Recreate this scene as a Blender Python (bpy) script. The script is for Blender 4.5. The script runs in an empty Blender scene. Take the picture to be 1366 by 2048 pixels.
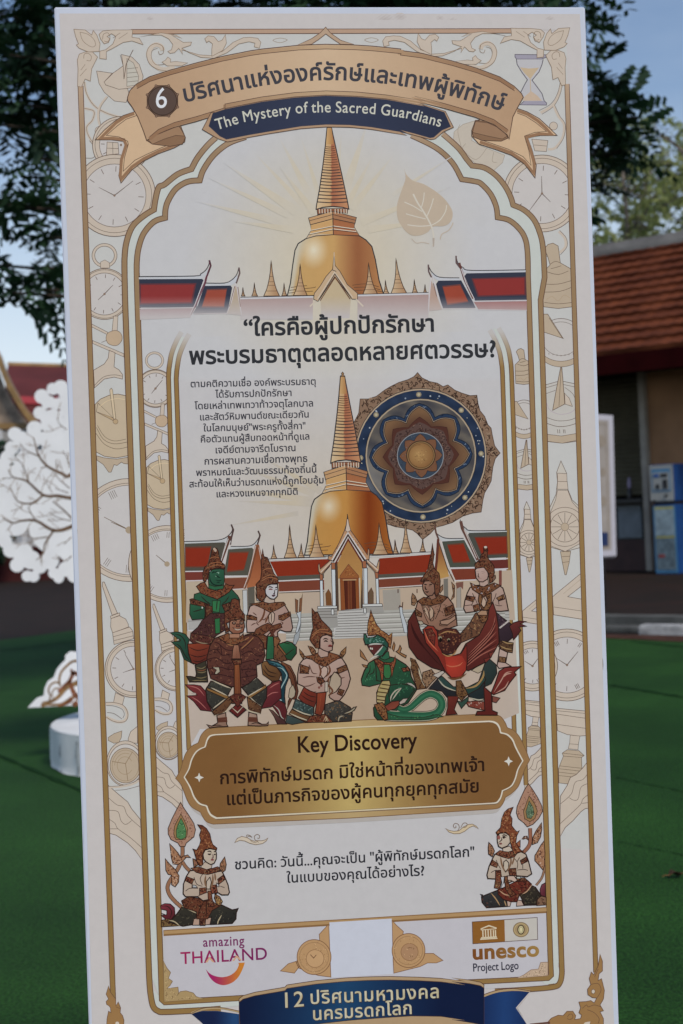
import bpy, bmesh, math, random
from mathutils import Vector, Matrix
from mathutils.geometry import tessellate_polygon
R = math.radians
SC = bpy.context.scene
COL = SC.collection
# ------------------------------------------------------------------ camera
FPX, PW, PH = 2800.0, 1366, 2048            # focal length in pixels of the 1366x2048 photograph
CAM = Vector((0, 0, 1.46))
_a = math.atan(.050); _p = -math.atan(14 / FPX)
FWD = Vector((0, math.cos(_p), math.sin(_p)))
_u0 = Vector((1, 0, 0)).cross(FWD)
RGT = Vector((1, 0, 0)) * math.cos(_a) - _u0 * math.sin(_a)
UPV = Vector((1, 0, 0)) * math.sin(_a) + _u0 * math.cos(_a)
cd = bpy.data.cameras.new('camera')
cd.sensor_fit = 'VERTICAL'; cd.sensor_height = 36; cd.lens = 36 * FPX / PH
cd.clip_start = .05; cd.clip_end = 3000
cd.dof.use_dof = True; cd.dof.focus_distance = 2.1; cd.dof.aperture_fstop = 7.2
co = bpy.data.objects.new('camera', cd); COL.objects.link(co)
m3 = Matrix((RGT, UPV, -FWD)).transposed()
co.matrix_world = Matrix.Translation(CAM) @ m3.to_4x4()
SC.camera = co
# ------------------------------------------------------------------ sky, sun, exposure
SUN_EL, SUN_AZ = R(48), R(152)               # azimuth clockwise from +Y
w = bpy.data.worlds.new('World'); SC.world = w; w.use_nodes = True
nt = w.node_tree; nt.nodes.clear()
out = nt.nodes.new('ShaderNodeOutputWorld'); bg = nt.nodes.new('ShaderNodeBackground')
sky = nt.nodes.new('ShaderNodeTexSky'); sky.sky_type = 'NISHITA'; sky.sun_disc = False
sky.sun_elevation = SUN_EL; sky.sun_rotation = SUN_AZ; sky.air_density = 1.0; sky.dust_density = 1.5; sky.ozone_density = 1.5
tc = nt.nodes.new('ShaderNodeTexCoord'); mp = nt.nodes.new('ShaderNodeMapping'); mp.inputs['Scale'].default_value = (1, 1, 2.6)
nz = nt.nodes.new('ShaderNodeTexNoise'); nz.inputs['Scale'].default_value = 2.2; nz.inputs['Detail'].default_value = 6; nz.inputs['Roughness'].default_value = .55
rp = nt.nodes.new('ShaderNodeValToRGB'); rp.color_ramp.elements[0].position = .40; rp.color_ramp.elements[1].position = .74
sep = nt.nodes.new('ShaderNodeSeparateXYZ')
hz = nt.nodes.new('ShaderNodeMapRange'); hz.inputs['From Min'].default_value = .02; hz.inputs['From Max'].default_value = .30
hz.inputs['To Min'].default_value = .95; hz.inputs['To Max'].default_value = 0.0
mx = nt.nodes.new('ShaderNodeMath'); mx.operation = 'MAXIMUM'
mix = nt.nodes.new('ShaderNodeMix'); mix.data_type = 'RGBA'
mix.inputs[7].default_value = (8.6, 9.3, 9.8, 1)          # cloud radiance in the sky texture's own units
grd = nt.nodes.new('ShaderNodeMix'); grd.data_type = 'RGBA'; grd.blend_type = 'MULTIPLY'; grd.inputs[0].default_value = 1
grd.inputs[7].default_value = (.88, 1.0, 1.12, 1)
L = nt.links.new
L(tc.outputs['Generated'], mp.inputs[0]); L(mp.outputs[0], nz.inputs['Vector']); L(nz.outputs['Fac'], rp.inputs[0])
L(tc.outputs['Generated'], sep.inputs[0]); L(sep.outputs['Z'], hz.inputs['Value'])
ml = nt.nodes.new('ShaderNodeMath'); ml.operation = 'MULTIPLY'; ml.inputs[1].default_value = .20
L(rp.outputs[0], ml.inputs[0]); L(ml.outputs[0], mx.inputs[0]); L(hz.outputs[0], mx.inputs[1])
L(mx.outputs[0], mix.inputs[0]); L(sky.outputs[0], grd.inputs[6]); L(grd.outputs[2], mix.inputs[6])
L(mix.outputs[2], bg.inputs[0]); bg.inputs[1].default_value = .085; L(bg.outputs[0], out.inputs[0])
sd = bpy.data.lights.new('sun', 'SUN'); sd.energy = 1.8; sd.angle = R(14); sd.color = (1, .86, .74)
so = bpy.data.objects.new('sun', sd); COL.objects.link(so)
sdir = Vector((math.sin(SUN_AZ) * math.cos(SUN_EL), math.cos(SUN_AZ) * math.cos(SUN_EL), math.sin(SUN_EL)))
so.rotation_euler = (-sdir).to_track_quat('-Z', 'Y').to_euler(); so.location = (0, -6, 12)
vs = SC.view_settings; vs.view_transform = 'Standard'; vs.look = 'None'; vs.gamma = 1; vs.use_curve_mapping = False
vs.exposure = 0.3
# ------------------------------------------------------------------ helpers
def ray(px, py):
    return (FWD + RGT * ((px - 683) / FPX) + UPV * ((1024 - py) / FPX))
def at(px, py, Y):                            # the world point seen at a photo pixel, at distance Y along +Y
    d = ray(px, py); return CAM + d * (Y / d.y)
def gnd(px, py, z=0.0):
    d = ray(px, py); return CAM + d * ((z - CAM.z) / d.z)
def lin(c): return c / 12.92 if c <= .04045 else ((c + .055) / 1.055) ** 2.4
def hx(h): return tuple(int(h[i:i + 2], 16) / 255 for i in (0, 2, 4))
def tag(o, label=None, cat=None, group=None, kind=None):
    if label: o['label'] = label
    if cat: o['category'] = cat
    if group: o['group'] = group
    if kind: o['kind'] = kind
    return o
def empty(name, loc=(0, 0, 0), rz=0):
    o = bpy.data.objects.new(name, None); COL.objects.link(o); o.location = loc; o.rotation_euler = (0, 0, rz)
    o.empty_display_size = .1
    return o
def mat(name, col, rough=.7, spec=.3, var=.12, scale=8.0, bump=0.0, bscale=40.0, col2=None, metal=0.0, coord='Object', detail=5):
    m = bpy.data.materials.new(name); m.use_nodes = True
    t = m.node_tree; b = t.nodes['Principled BSDF']
    b.inputs['Roughness'].default_value = rough; b.inputs['Specular IOR Level'].default_value = spec; b.inputs['Metallic'].default_value = metal
    tcn = t.nodes.new('ShaderNodeTexCoord'); n = t.nodes.new('ShaderNodeTexNoise'); n.inputs['Scale'].default_value = scale; n.inputs['Detail'].default_value = detail
    r = t.nodes.new('ShaderNodeValToRGB')
    c2 = col2 if col2 else tuple(min(1, c * (1 + var)) for c in col); c1 = col if col2 else tuple(c * (1 - var) for c in col)
    r.color_ramp.elements[0].color = (*c1, 1); r.color_ramp.elements[1].color = (*c2, 1)
    r.color_ramp.elements[0].position = .32; r.color_ramp.elements[1].position = .68
    t.links.new(tcn.outputs[coord], n.inputs['Vector']); t.links.new(n.outputs['Fac'], r.inputs[0]); t.links.new(r.outputs[0], b.inputs['Base Color'])
    if bump:
        n2 = t.nodes.new('ShaderNodeTexNoise'); n2.inputs['Scale'].default_value = bscale; n2.inputs['Detail'].default_value = 4
        bp = t.nodes.new('ShaderNodeBump'); bp.inputs['Strength'].default_value = bump; bp.inputs['Distance'].default_value = .02
        t.links.new(tcn.outputs[coord], n2.inputs['Vector']); t.links.new(n2.outputs['Fac'], bp.inputs['Height']); t.links.new(bp.outputs[0], b.inputs['Normal'])
    return m
class MB:
    def __init__(s): s.v = []; s.f = []
    def poly(s, pts):
        i = len(s.v); s.v += [tuple(p) for p in pts]; s.f.append(tuple(range(i, i + len(pts))))
    def box(s, x0, x1, y0, y1, z0, z1):
        i = len(s.v)
        s.v += [(x0, y0, z0), (x1, y0, z0), (x1, y1, z0), (x0, y1, z0), (x0, y0, z1), (x1, y0, z1), (x1, y1, z1), (x0, y1, z1)]
        for q in ((0, 3, 2, 1), (4, 5, 6, 7), (0, 1, 5, 4), (1, 2, 6, 5), (2, 3, 7, 6), (3, 0, 4, 7)): s.f.append(tuple(i + k for k in q))
    def tube(s, pts, rad, n=8, cap=True):
        pts = [Vector(p) for p in pts]; k0 = len(s.v)
        rs = rad if isinstance(rad, (list, tuple)) else [rad] * len(pts)
        for i, p in enumerate(pts):
            d = (pts[min(i + 1, len(pts) - 1)] - pts[max(i - 1, 0)]).normalized()
            a = d.cross(Vector((.13, .2, .97)) if abs(d.z) < .95 else Vector((1, .1, 0))).normalized(); b = d.cross(a)
            for j in range(n):
                t = 2 * math.pi * j / n; s.v.append(tuple(p + (a * math.cos(t) + b * math.sin(t)) * rs[i]))
        for i in range(len(pts) - 1):
            for j in range(n):
                a0 = k0 + i * n + j; a1 = k0 + i * n + (j + 1) % n
                s.f.append((a0, a1, a1 + n, a0 + n))
        if cap:
            s.f.append(tuple(k0 + j for j in range(n))[::-1]); s.f.append(tuple(k0 + (len(pts) - 1) * n + j for j in range(n)))
    def lathe(s, prof, n=40, cx=0, cy=0):
        k0 = len(s.v)
        for r, z in prof:
            for j in range(n):
                t = 2 * math.pi * j / n; s.v.append((cx + r * math.cos(t), cy + r * math.sin(t), z))
        for i in range(len(prof) - 1):
            for j in range(n):
                a0 = k0 + i * n + j; a1 = k0 + i * n + (j + 1) % n
                s.f.append((a0, a1, a1 + n, a0 + n))
        s.f.append(tuple(k0 + j for j in range(n))[::-1]); s.f.append(tuple(k0 + (len(prof) - 1) * n + j for j in range(n)))
    def prism(s, pts, y0, y1):               # outline in x,z pushed between y0 and y1
        n = len(pts); k = len(s.v)
        s.v += [(p[0], y0, p[1]) for p in pts] + [(p[0], y1, p[1]) for p in pts]
        for tri in tessellate_polygon([[Vector((p[0], p[1], 0)) for p in pts]]):
            s.f.append(tuple(k + q for q in tri)); s.f.append(tuple(k + n + q for q in reversed(tri)))
        for i in range(n): j = (i + 1) % n; s.f.append((k + i, k + j, k + n + j, k + n + i))
    def build(s, name, m, parent=None, smooth=False, bevel=0, fix=True):
        me = bpy.data.meshes.new(name); me.from_pydata(s.v, [], s.f); me.update()
        if fix:
            bm = bmesh.new(); bm.from_mesh(me); bmesh.ops.recalc_face_normals(bm, faces=bm.faces)
            if bevel:
                bmesh.ops.remove_doubles(bm, verts=bm.verts, dist=1e-5)
                bmesh.ops.bevel(bm, geom=[e for e in bm.edges if len(e.link_faces) == 2 and e.calc_face_angle() > .5], offset=bevel, segments=2, affect='EDGES')
            bm.to_mesh(me); bm.free()
        if smooth:
            for p in me.polygons: p.use_smooth = True
        o = bpy.data.objects.new(name, me); COL.objects.link(o)
        for q in (m if isinstance(m, list) else [m]): me.materials.append(q)
        if parent: o.parent = parent
        return o
# ------------------------------------------------------------------ ground, turf, platform
TH = R(38)
E1 = Vector((math.cos(TH), -math.sin(TH), 0)); E2 = Vector((math.sin(TH), math.cos(TH), 0))
QO = Vector((3.15, 14.55, 0))                 # the shop's frame: x along its front, y towards its back
M_asph = mat('worn_asphalt', (.021, .0175, .0145), .9, .12, .25, 1.6, .3, 60, col2=(.032, .022, .018))
g = MB(); g.poly([(-400, -200, 0), (400, -200, 0), (400, 900, 0), (-400, 900, 0)])
tag(g.build('ground', M_asph), kind='structure')
def turf_mat():
    m = bpy.data.materials.new('artificial_turf'); m.use_nodes = True; t = m.node_tree; b = t.nodes['Principled BSDF']
    b.inputs['Roughness'].default_value = .85; b.inputs['Specular IOR Level'].default_value = .15
    tcn = t.nodes.new('ShaderNodeTexCoord')
    n1 = t.nodes.new('ShaderNodeTexNoise'); n1.inputs['Scale'].default_value = .9; n1.inputs['Detail'].default_value = 5
    n2 = t.nodes.new('ShaderNodeTexNoise'); n2.inputs['Scale'].default_value = 95; n2.inputs['Detail'].default_value = 3
    r1 = t.nodes.new('ShaderNodeValToRGB'); r1.color_ramp.elements[0].position = .35; r1.color_ramp.elements[1].position = .7
    r1.color_ramp.elements[0].color = (.0115, .052, .0110, 1); r1.color_ramp.elements[1].color = (.0205, .085, .0165, 1)
    r2 = t.nodes.new('ShaderNodeValToRGB'); r2.color_ramp.elements[0].position = .3; r2.color_ramp.elements[1].position = .75
    r2.color_ramp.elements[0].color = (.35, .36, .38, 1); r2.color_ramp.elements[1].color = (1.9, 1.7, 1.4, 1)
    mm = t.nodes.new('ShaderNodeMix'); mm.data_type = 'RGBA'; mm.blend_type = 'MULTIPLY'; mm.inputs[0].default_value = 1
    bp = t.nodes.new('ShaderNodeBump'); bp.inputs['Strength'].default_value = .5; bp.inputs['Distance'].default_value = .02
    k = t.links.new
    k(tcn.outputs['Object'], n1.inputs[0]); k(tcn.outputs['Object'], n2.inputs[0]); k(n1.outputs['Fac'], r1.inputs[0]); k(n2.outputs['Fac'], r2.inputs[0])
    k(r1.outputs[0], mm.inputs[6]); k(r2.outputs[0], mm.inputs[7]); k(mm.outputs[2], b.inputs['Base Color'])
    k(n2.outputs['Fac'], bp.inputs['Height']); k(bp.outputs[0], b.inputs['Normal'])
    return m
M_turf = turf_mat()
cor = Vector((-3.22, 18.5, 0))
g = MB()
P0 = cor; P1 = cor + E1 * 30; P2 = P1 - E2 * 34; P3 = cor - E2 * 34
for a, b, z in ((P0, P1, 0),):
    g.v += [(*P0[:2], .012), (*P1[:2], .012), (*P2[:2], .012), (*P3[:2], .012), (*P0[:2], .001), (*P1[:2], .001), (*P2[:2], .001), (*P3[:2], .001)]
    g.f += [(0, 3, 2, 1), (0, 1, 5, 4), (3, 0, 4, 7), (1, 2, 6, 5), (2, 3, 7, 6)]
turf = tag(g.build('turf', M_turf), kind='structure')
# seams between the turf rolls: narrow dark strips laid on the turf
M_seam = mat('dark_green_turf_seam', (.009, .034, .010), .95, .05, .3, 30)
g = MB()
def seam(p, q, wd):
    n = Vector((-(q - p).y, (q - p).x, 0)).normalized() * wd / 2
    k = 10
    for i in range(k):
        a = p.lerp(q, i / k); b = p.lerp(q, (i + 1) / k)
        wa = n * (.6 + .4 * math.sin(i * 2.3 + p.x)); wb = n * (.6 + .4 * math.sin((i + 1) * 2.3 + p.x))
        g.poly([(*(a - wa)[:2], .0165), (*(b - wb)[:2], .0165), (*(b + wb)[:2], .0165), (*(a + wa)[:2], .0165)])
for a, b, wd in (((1222, 1374), (1375, 1400), .075), ((1262, 1286), (1375, 1298), .07), ((-10, 1512), (175, 1592), .05), ((-10, 1306), (158, 1284), .06),
                 ((1232, 1560), (1380, 1592), .012), ((1238, 1690), (1380, 1720), .009)):
    A_, B_ = gnd(*a), gnd(*b); seam(A_, B_, wd)
tag(g.build('turf_seam', M_seam), kind='structure')
# raised pavement in front of the shop
def shopframe(name): return empty(name, QO, -TH)
M_pave = mat('brick_red_pavement', (.033, .020, .016), .85, .12, .2, 1.2, .25, 30, col2=(.020, .0165, .0135))
M_kerb = mat('weathered_concrete_kerb', (.10, .105, .10), .9, .2, .35, 3.0, .4, 25)
M_kerbw = mat('chipped_white_kerb_paint', (.42, .43, .43), .8, .3, .35, 6.0, .6, 18)
M_soil = mat('red_soil', (.07, .035, .025), .95, .1, .35, 8, .6, 30)
pv = MB(); pv.box(-7, 16, .3, 14, .0, .14)
o = pv.build('pavement', M_pave); o.location = QO; o.rotation_euler = (0, 0, -TH); tag(o, kind='structure')
kb = MB(); kb.box(-7, 16, 0, .298, .0, .136); kb.box(-7, 16, -.34, -.004, 0, .055)
o = kb.build('kerb', M_kerb, bevel=.015); o.location = QO; o.rotation_euler = (0, 0, -TH); tag(o, kind='structure')
random.seed(5)
kw = MB()
x = .15
while x < 9:
    ln = random.uniform(.5, .9); d = random.uniform(-.02, .02); h = random.uniform(.085, .12)
    kw.box(x, x + ln - .02, -.62 + d, -.43 + d, .0, h); x += ln
o = kw.build('kerb_edge', M_kerbw, bevel=.02); o.location = QO; o.rotation_euler = (0, 0, -TH); tag(o, kind='structure')
sl = MB()
top = [(-.2 + i * .5, -.645 + .03 * math.sin(i * 1.7), .018) for i in range(20)]; bot = [(-.2 + i * .5, -1.0 + .12 * math.sin(i * 2.1 + 1), .0165) for i in range(20)]
for i in range(19): sl.poly([bot[i], bot[i + 1], top[i + 1], top[i]])
o = sl.build('soil', M_soil); o.location = QO; o.rotation_euler = (0, 0, -TH); tag(o, kind='structure')
# ------------------------------------------------------------------ the shop
def wp(px, py, e2):                           # (x, z) in the shop frame where a pixel's ray meets the plane y = e2
    d = ray(px, py); o_ = CAM - QO
    t = (e2 - o_.dot(E2)) / d.dot(E2); p = o_ + d * t
    return p.dot(E1), p.z
WY = 7.67
shop = tag(shopframe('shop_building'), 'shop with an orange tiled roof, dark shutter and brown wall at the right', 'shop')
M_tile = mat('orange_roof_tile', (.085, .022, .0085), .8, .15, .3, 2.0, .3, 14, col2=(.165, .046, .017))
M_ridge = mat('grey_ridge_cap', (.24, .235, .22), .8, .3, .2, 4)
M_fascia = mat('dark_red_fascia', (.022, .0020, .0024), .8, .04, .2, 3)
M_wall = mat('ochre_brown_wall', (.38, .205, .105), .85, .2, .15, 2)
M_dark = mat('shade_dark_lining', (.020, .018, .016), .9, .1, .2, 2)  # near-black colour stands in for the shade under the roof
M_shut = mat('olive_roller_shutter', (.15, .135, .09), .6, .3, .15, 3)
M_post = mat('grey_white_post', (.40, .36, .30), .8, .2, .15, 4)
M_plin = mat('dark_red_plinth_tiles', (.055, .025, .022), .6, .4, .2, 5)
M_steel = mat('grey_blue_panel', (.17, .20, .22), .5, .4, .15, 6)
M_dsteel = mat('dark_counter', (.045, .042, .038), .5, .4, .2, 6)
X0, X1 = -12.0, 6.0
xe, ze = wp(1205, 712, WY - 1.35); xr, zr = wp(1190, 512, WY + 2.6)
rows = 13
def roof_mesh():
    b = MB(); n = 300
    for r_ in range(rows):
        t0 = r_ / rows; t1 = (r_ + 1.15) / rows
        ya, za = WY - 1.35 + t0 * 3.95, ze + t0 * (zr - ze); yb, zb = WY - 1.35 + t1 * 3.95, ze + t1 * (zr - ze)
        k = len(b.v)
        for i in range(n + 1):
            x = X0 + (X1 - X0) * i / n; ph = x / .23 * 2 * math.pi
            wv = .007 * math.sin(ph); j = .012 * math.sin(i * 12.9 + r_ * 7.1)
            b.v += [(x, ya + j, za + .085 + wv), (x, yb, zb + .010 + wv), (x, ya + .03, za - .01 + wv * .3)]
        for i in range(n):
            a = k + i * 3; b.f += [(a, a + 3, a + 4, a + 1), (a + 2, a + 5, a + 3, a)]
    return b
roof = roof_mesh().build('roof', M_tile, shop, smooth=False, fix=False)
b = MB(); b.box(X0, X1, WY + 2.45, WY + 2.75, zr + .0, zr + .17); b.box(X0, X1, WY + 2.38, WY + 2.82, zr - .06, zr - .003); b.build('ridge_cap', M_ridge, roof, bevel=.02)
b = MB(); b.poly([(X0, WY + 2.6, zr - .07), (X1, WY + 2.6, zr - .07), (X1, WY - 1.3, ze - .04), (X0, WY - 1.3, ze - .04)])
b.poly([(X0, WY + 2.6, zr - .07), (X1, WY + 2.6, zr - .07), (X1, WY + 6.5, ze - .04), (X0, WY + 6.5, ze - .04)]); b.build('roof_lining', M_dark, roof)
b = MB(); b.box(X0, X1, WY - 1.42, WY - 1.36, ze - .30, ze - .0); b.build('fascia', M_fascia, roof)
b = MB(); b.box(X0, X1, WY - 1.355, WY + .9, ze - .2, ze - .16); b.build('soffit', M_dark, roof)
xs, _ = wp(1287, 900, WY); xs2, _ = wp(1300, 900, WY)
b = MB(); b.box(xs2, X1, WY, WY + .18, .14, ze - .2); b.build('wall', M_wall, shop)
b = MB(); b.box(xs, xs2 - .003, WY - .12, WY + .2, .14, ze - .2); b.build('post', M_post, shop, bevel=.01)
xl = X0
_, zc = wp(1260, 998, WY)
sh = MB()
k = 26; z0 = zc + .05; z1 = ze - .2
for i in range(k):
    a = z0 + (z1 - z0) * i / k; c = z0 + (z1 - z0) * (i + 1) / k
    sh.poly([(xl, WY + .5, a), (xs, WY + .5, a), (xs, WY + .455, (a + c) / 2), (xl, WY + .455, (a + c) / 2)])
    sh.poly([(xl, WY + .455, (a + c) / 2), (xs, WY + .455, (a + c) / 2), (xs, WY + .5, c), (xl, WY + .5, c)])
sh.build('roller_shutter', M_shut, shop)
b = MB(); b.box(xl, xs - .004, WY - .15, WY + .6, zc - .06, zc); b.build('counter', M_dsteel, shop, bevel=.008)
_, zp = wp(1260, 1080, WY); _, zp1 = wp(1260, 1012, WY)
b = MB(); b.box(xl, xs - .004, WY, WY + .5, .14, zp); b.build('plinth_wall', M_plin, shop)
b = MB(); b.box(xl, xs - .004, WY + .1, WY + .5, zp + .002, zc - .062); b.build('counter_front', M_dsteel, shop)
pw = xs - .55
i = 0
while pw > xl + 1 and i < 5:
    b = MB(); wdt = 1.35 if i else .45
    b.box(pw, min(pw + wdt, xs - .12), WY + .05, WY + .098, zp + .03, zp1); b.build('front_panel', M_steel, shop, bevel=.006)
    i += 1; pw -= 1.40
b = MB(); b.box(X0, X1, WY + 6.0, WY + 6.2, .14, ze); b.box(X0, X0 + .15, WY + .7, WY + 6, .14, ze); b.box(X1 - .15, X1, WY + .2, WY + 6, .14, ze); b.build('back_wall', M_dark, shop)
# bottle on the counter
M_bot = mat('dark_bottle', (.02, .018, .02), .3, .5, .2, 20); M_lil = mat('lilac_bottle_top', (.34, .28, .40), .5, .4, .1, 20)
bx, bz = wp(1261, 998, WY)
p = QO + E1 * bx + E2 * (WY - .02)
bt = tag(empty('bottle', (p.x, p.y, zc)), 'small dark bottle with a lilac top standing on the shop counter', 'bottle')
b = MB(); b.lathe([(.038, .001), (.04, .02), (.04, .14), (.022, .17)], 16); b.build('body', M_bot, bt, smooth=True)
b = MB(); b.lathe([(.026, .171), (.03, .20), (.028, .29), (.018, .33), (.012, .36)], 16); b.build('cap', M_lil, bt, smooth=True)
# ------------------------------------------------------------------ water vending machine
mx0, _ = wp(1303, 1040, 6.7); mx1, _ = wp(1352, 1040, 6.7); _, mz1 = wp(1320, 929, 6.7); _, mzm = wp(1320, 1006, 6.7)
vm = tag(shopframe('vending_machine'), 'blue and white water vending machine standing against the brown shop wall', 'vending machine')
M_blue = mat('royal_blue_sheet_metal', (.012, .075, .27), .45, .4, .15, 4); M_lblue = mat('sky_blue_trim', (.055, .20, .36), .5, .4, .12, 5)
M_wht = mat('off_white_panel', (.30, .32, .31), .5, .4, .1, 5); M_gp = mat('grey_blue_poster', (.11, .16, .19), .6, .3, .35, 14)
M_lp = mat('pale_blue_poster', (.22, .30, .34), .6, .3, .25, 12); M_blk = mat('black_plastic', (.015, .016, .02), .4, .4, .2, 8); M_yel = mat('yellow_strip', (.35, .34, .10), .6, .3, .2, 8)
M_redp = mat('red_print', (.24, .05, .05), .6, .3, .2, 8)
mw = mx1 - mx0
b = MB(); b.box(mx0, mx1, 6.7, 7.45, mzm + .02, mz1); b.box(mx0 + .02, mx1, 6.72, 7.45, .14, mzm - .03); b.build('cabinet', M_blue, vm, bevel=.01)
b = MB(); b.box(mx0 + .03, mx1 - .01, 6.76, 7.4, mzm - .03, mzm + .02); b.build('recess', M_blk, vm)
b = MB(); b.box(mx0 + .01, mx1 - .01, 6.68, 6.698, mzm + .03, mz1 - .01); b.build('upper_panel', M_wht, vm, bevel=.004)
b = MB(); zz = mz1 - .07; b.box(mx0 + .05, mx1 - .05, 6.672, 6.679, mzm + .18, zz); b.build('control_plate', M_lblue, vm)
b = MB(); b.box(mx0 + .065, mx1 - .065, 6.668, 6.6715, mzm + .2, zz - .05); b.build('control_face', M_wht, vm)
for (a, c, e, f, mm) in ((.09, .18, .40, .45, M_blue), (.21, .32, .40, .45, M_blk), (.24, .32, .22, .36, M_blk), (.12, .18, .22, .29, M_blk), (.26, .31, .09, .13, M_blk), (.05, .10, .02, .05, M_blk)):
    s_ = mw / .42; b = MB(); b.box(mx0 + a * s_, mx0 + c * s_, 6.660, 6.667, mzm + e, mzm + f); b.build('button_panel', mm, vm)
b = MB(); b.box(mx0 + .03, mx1 - .01, 6.70, 6.718, .16, mzm - .05); b.build('lower_door', M_lblue, vm, bevel=.004)
b = MB(); b.box(mx0 + .06, mx1 - .03, 6.692, 6.699, .74, mzm - .10); b.build('pale_poster', M_lp, vm)
b = MB(); b.box(mx0 + .06, mx1 - .03, 6.692, 6.699, .21, .69); b.build('grey_poster', M_gp, vm)
for za_, zb_ in ((.70, .73), (mzm - .095, mzm - .06)):
    b = MB(); b.box(mx0 + .06, mx1 - .03, 6.692, 6.699, za_, zb_); b.build('yellow_strip', M_yel, vm)
b = MB(); b.box(mx0 + .10, mx0 + .20, 6.686, 6.6905, .40, .45); b.build('red_print', M_redp, vm)
# ------------------------------------------------------------------ far temple on the left
TD = 42.0
def tp(px, py, dy=0): return at(px, py, TD + dy)
M_rr = mat('dark_red_roof_tiles', (.105, .022, .020), .7, .3, .2, .8, .2, 6); M_gold = mat('gilded_trim', (.26, .16, .055), .45, .5, .3, 3)
M_white = mat('white_lime_wash', (.55, .57, .58), .85, .2, .1, 1.5); M_red2 = mat('bright_red_eave', (.36, .045, .05), .6, .3, .15, 1.2); M_ped = mat('carved_gable_panel', (.24, .19, .14), .6, .4, .4, 4)
M_grn = mat('green_hedge', (.03, .06, .035), .9, .1, .5, 3, .6, 9)
hall = tag(empty('temple_hall', tp(60, 1135, 4)), 'long temple hall with a dark red tiled roof behind the white tree cut-out', 'temple')
base = hall.location
def rel(v): v = Vector(v) - base; return (v.x, v.y, v.z)
def quadsolid(mbx, pts, off):
    a = [rel(p) for p in pts]; o2 = Vector(off); c = [tuple(Vector(p) + o2) for p in a]
    n = len(a); k = len(mbx.v); mbx.v += a + c
    mbx.f.append(tuple(range(k, k + n))); mbx.f.append(tuple(range(k + n, k + 2 * n))[::-1])
    for i in range(n): j = (i + 1) % n; mbx.f.append((k + i, k + j, k + n + j, k + n + i))
b = MB(); quadsolid(b, [at(16, 728, 50), at(420, 741, 50), at(420, 812, 46), at(8, 798, 46)], (0, .2, -.25)); b.build('roof', M_rr, hall)
b = MB(); quadsolid(b, [at(15, 724, 49.9), at(420, 736, 49.9), at(420, 741, 49.85), at(15, 730, 49.85)], (0, .35, 0)); b.build('roof_ridge', M_gold, hall)
b = MB(); quadsolid(b, [at(26, 792, 45.4), at(420, 806, 45.4), at(420, 820, 44.8), at(20, 806, 44.8)], (0, .3, -.1)); b.build('eave', M_red2, hall)
b = MB(); quadsolid(b, [at(10, 806, 44.9), at(420, 820, 44.9), at(420, 870, 43.6), at(0, 850, 43.6)], (0, .3, -.2)); b.build('lower_roof', M_rr, hall)
b = MB(); quadsolid(b, [at(0, 848, 46), at(420, 862, 46), at(420, 1128, 46), at(0, 1140, 46)], (0, 3, 0)); b.build('wall', M_white, hall)
porch = tag(empty('temple_gable', tp(-30, 1137, -2)), 'temple porch with a gold edged gable at the far left edge', 'temple porch'); base = porch.location
b = MB()
gpts = [at(x_, y_, 40) for x_, y_ in ((-40, 628), (-22, 668), (2, 712), (14, 745), (24, 768), (40, 795), (52, 818), (72, 838), (76, 845), (62, 846), (46, 826), (32, 803), (16, 776), (6, 752), (-6, 722), (-26, 684), (-40, 652), (-54, 684), (-74, 722), (-86, 752), (-96, 776), (-112, 803), (-126, 826), (-142, 846), (-156, 845), (-152, 838), (-132, 818), (-120, 795), (-104, 768), (-94, 745), (-82, 712), (-58, 668))]
gz = [rel(p) for p in gpts]; b.prism([(p[0], p[2]) for p in gz], gz[0][1] - .12, gz[0][1] + .12); b.build('bargeboard', M_gold, porch)
b = MB(); gz = [rel(at(x_, y_, 40.4)) for x_, y_ in ((-40, 668), (-8, 730), (10, 778), (28, 812), (55, 846), (-136, 846), (-108, 808), (-88, 770))]; b.prism([(p[0], p[2]) for p in gz], gz[0][1], gz[0][1] + .1); b.build('pediment', M_ped, porch)
b = MB(); quadsolid(b, [at(-40, 640, 40.8), at(6, 724, 40.8), at(36, 806, 40.8), at(60, 842, 40.8), at(62, 842, 47), at(6, 724, 47), at(-40, 640, 47)], (0, .01, -.15)); b.build('roof', M_rr, porch)
b = MB(); quadsolid(b, [at(-140, 846, 40.3), at(52, 846, 40.3), at(52, 858, 40.3), at(-140, 858, 40.3)], (0, .4, 0)); b.build('beam', M_gold, porch)
for xx in (-120, -66, 0, 44):
    b = MB(); q0 = rel(at(xx, 860, 40.4)); q1 = rel(at(xx + 4, 1140, 40.4)); b.tube([q1, q0], .10, 12); b.build('column', M_white, porch)
b = MB(); quadsolid(b, [at(-140, 862, 41.6), at(50, 862, 41.6), at(50, 1140, 41.6), at(-140, 1140, 41.6)], (0, .2, 0)); b.build('wall', M_white, porch)
def bush(name, c, rx, rz, n, label, leafm, seed):
    random.seed(seed); b = MB()
    for _ in range(n):
        while True:
            v = Vector((random.uniform(-1, 1), random.uniform(-1, 1), random.uniform(-1, 1)))
            if .35 < v.length < 1: break
        p = Vector((c.x + v.x * rx, c.y + v.y * rx, max(.05, c.z + v.z * rz))); d = Vector((random.gauss(0, 1), random.gauss(0, 1), random.gauss(0, .6))).normalized(); e = d.cross(Vector((random.gauss(0, 1), random.gauss(0, 1), random.gauss(0, 1)))).normalized()
        s_ = random.uniform(.08, .18); b.poly([p - d * s_, p + e * s_ * .5, p + d * s_, p - e * s_ * .5])
    return tag(b.build(name, leafm, fix=False), label, 'shrub')
M_bl = mat('dull_green_shrub_leaves', (.035, .07, .04), .8, .2, .4, 3)
c_ = at(4, 893, 36); c_.z = .9
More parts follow.
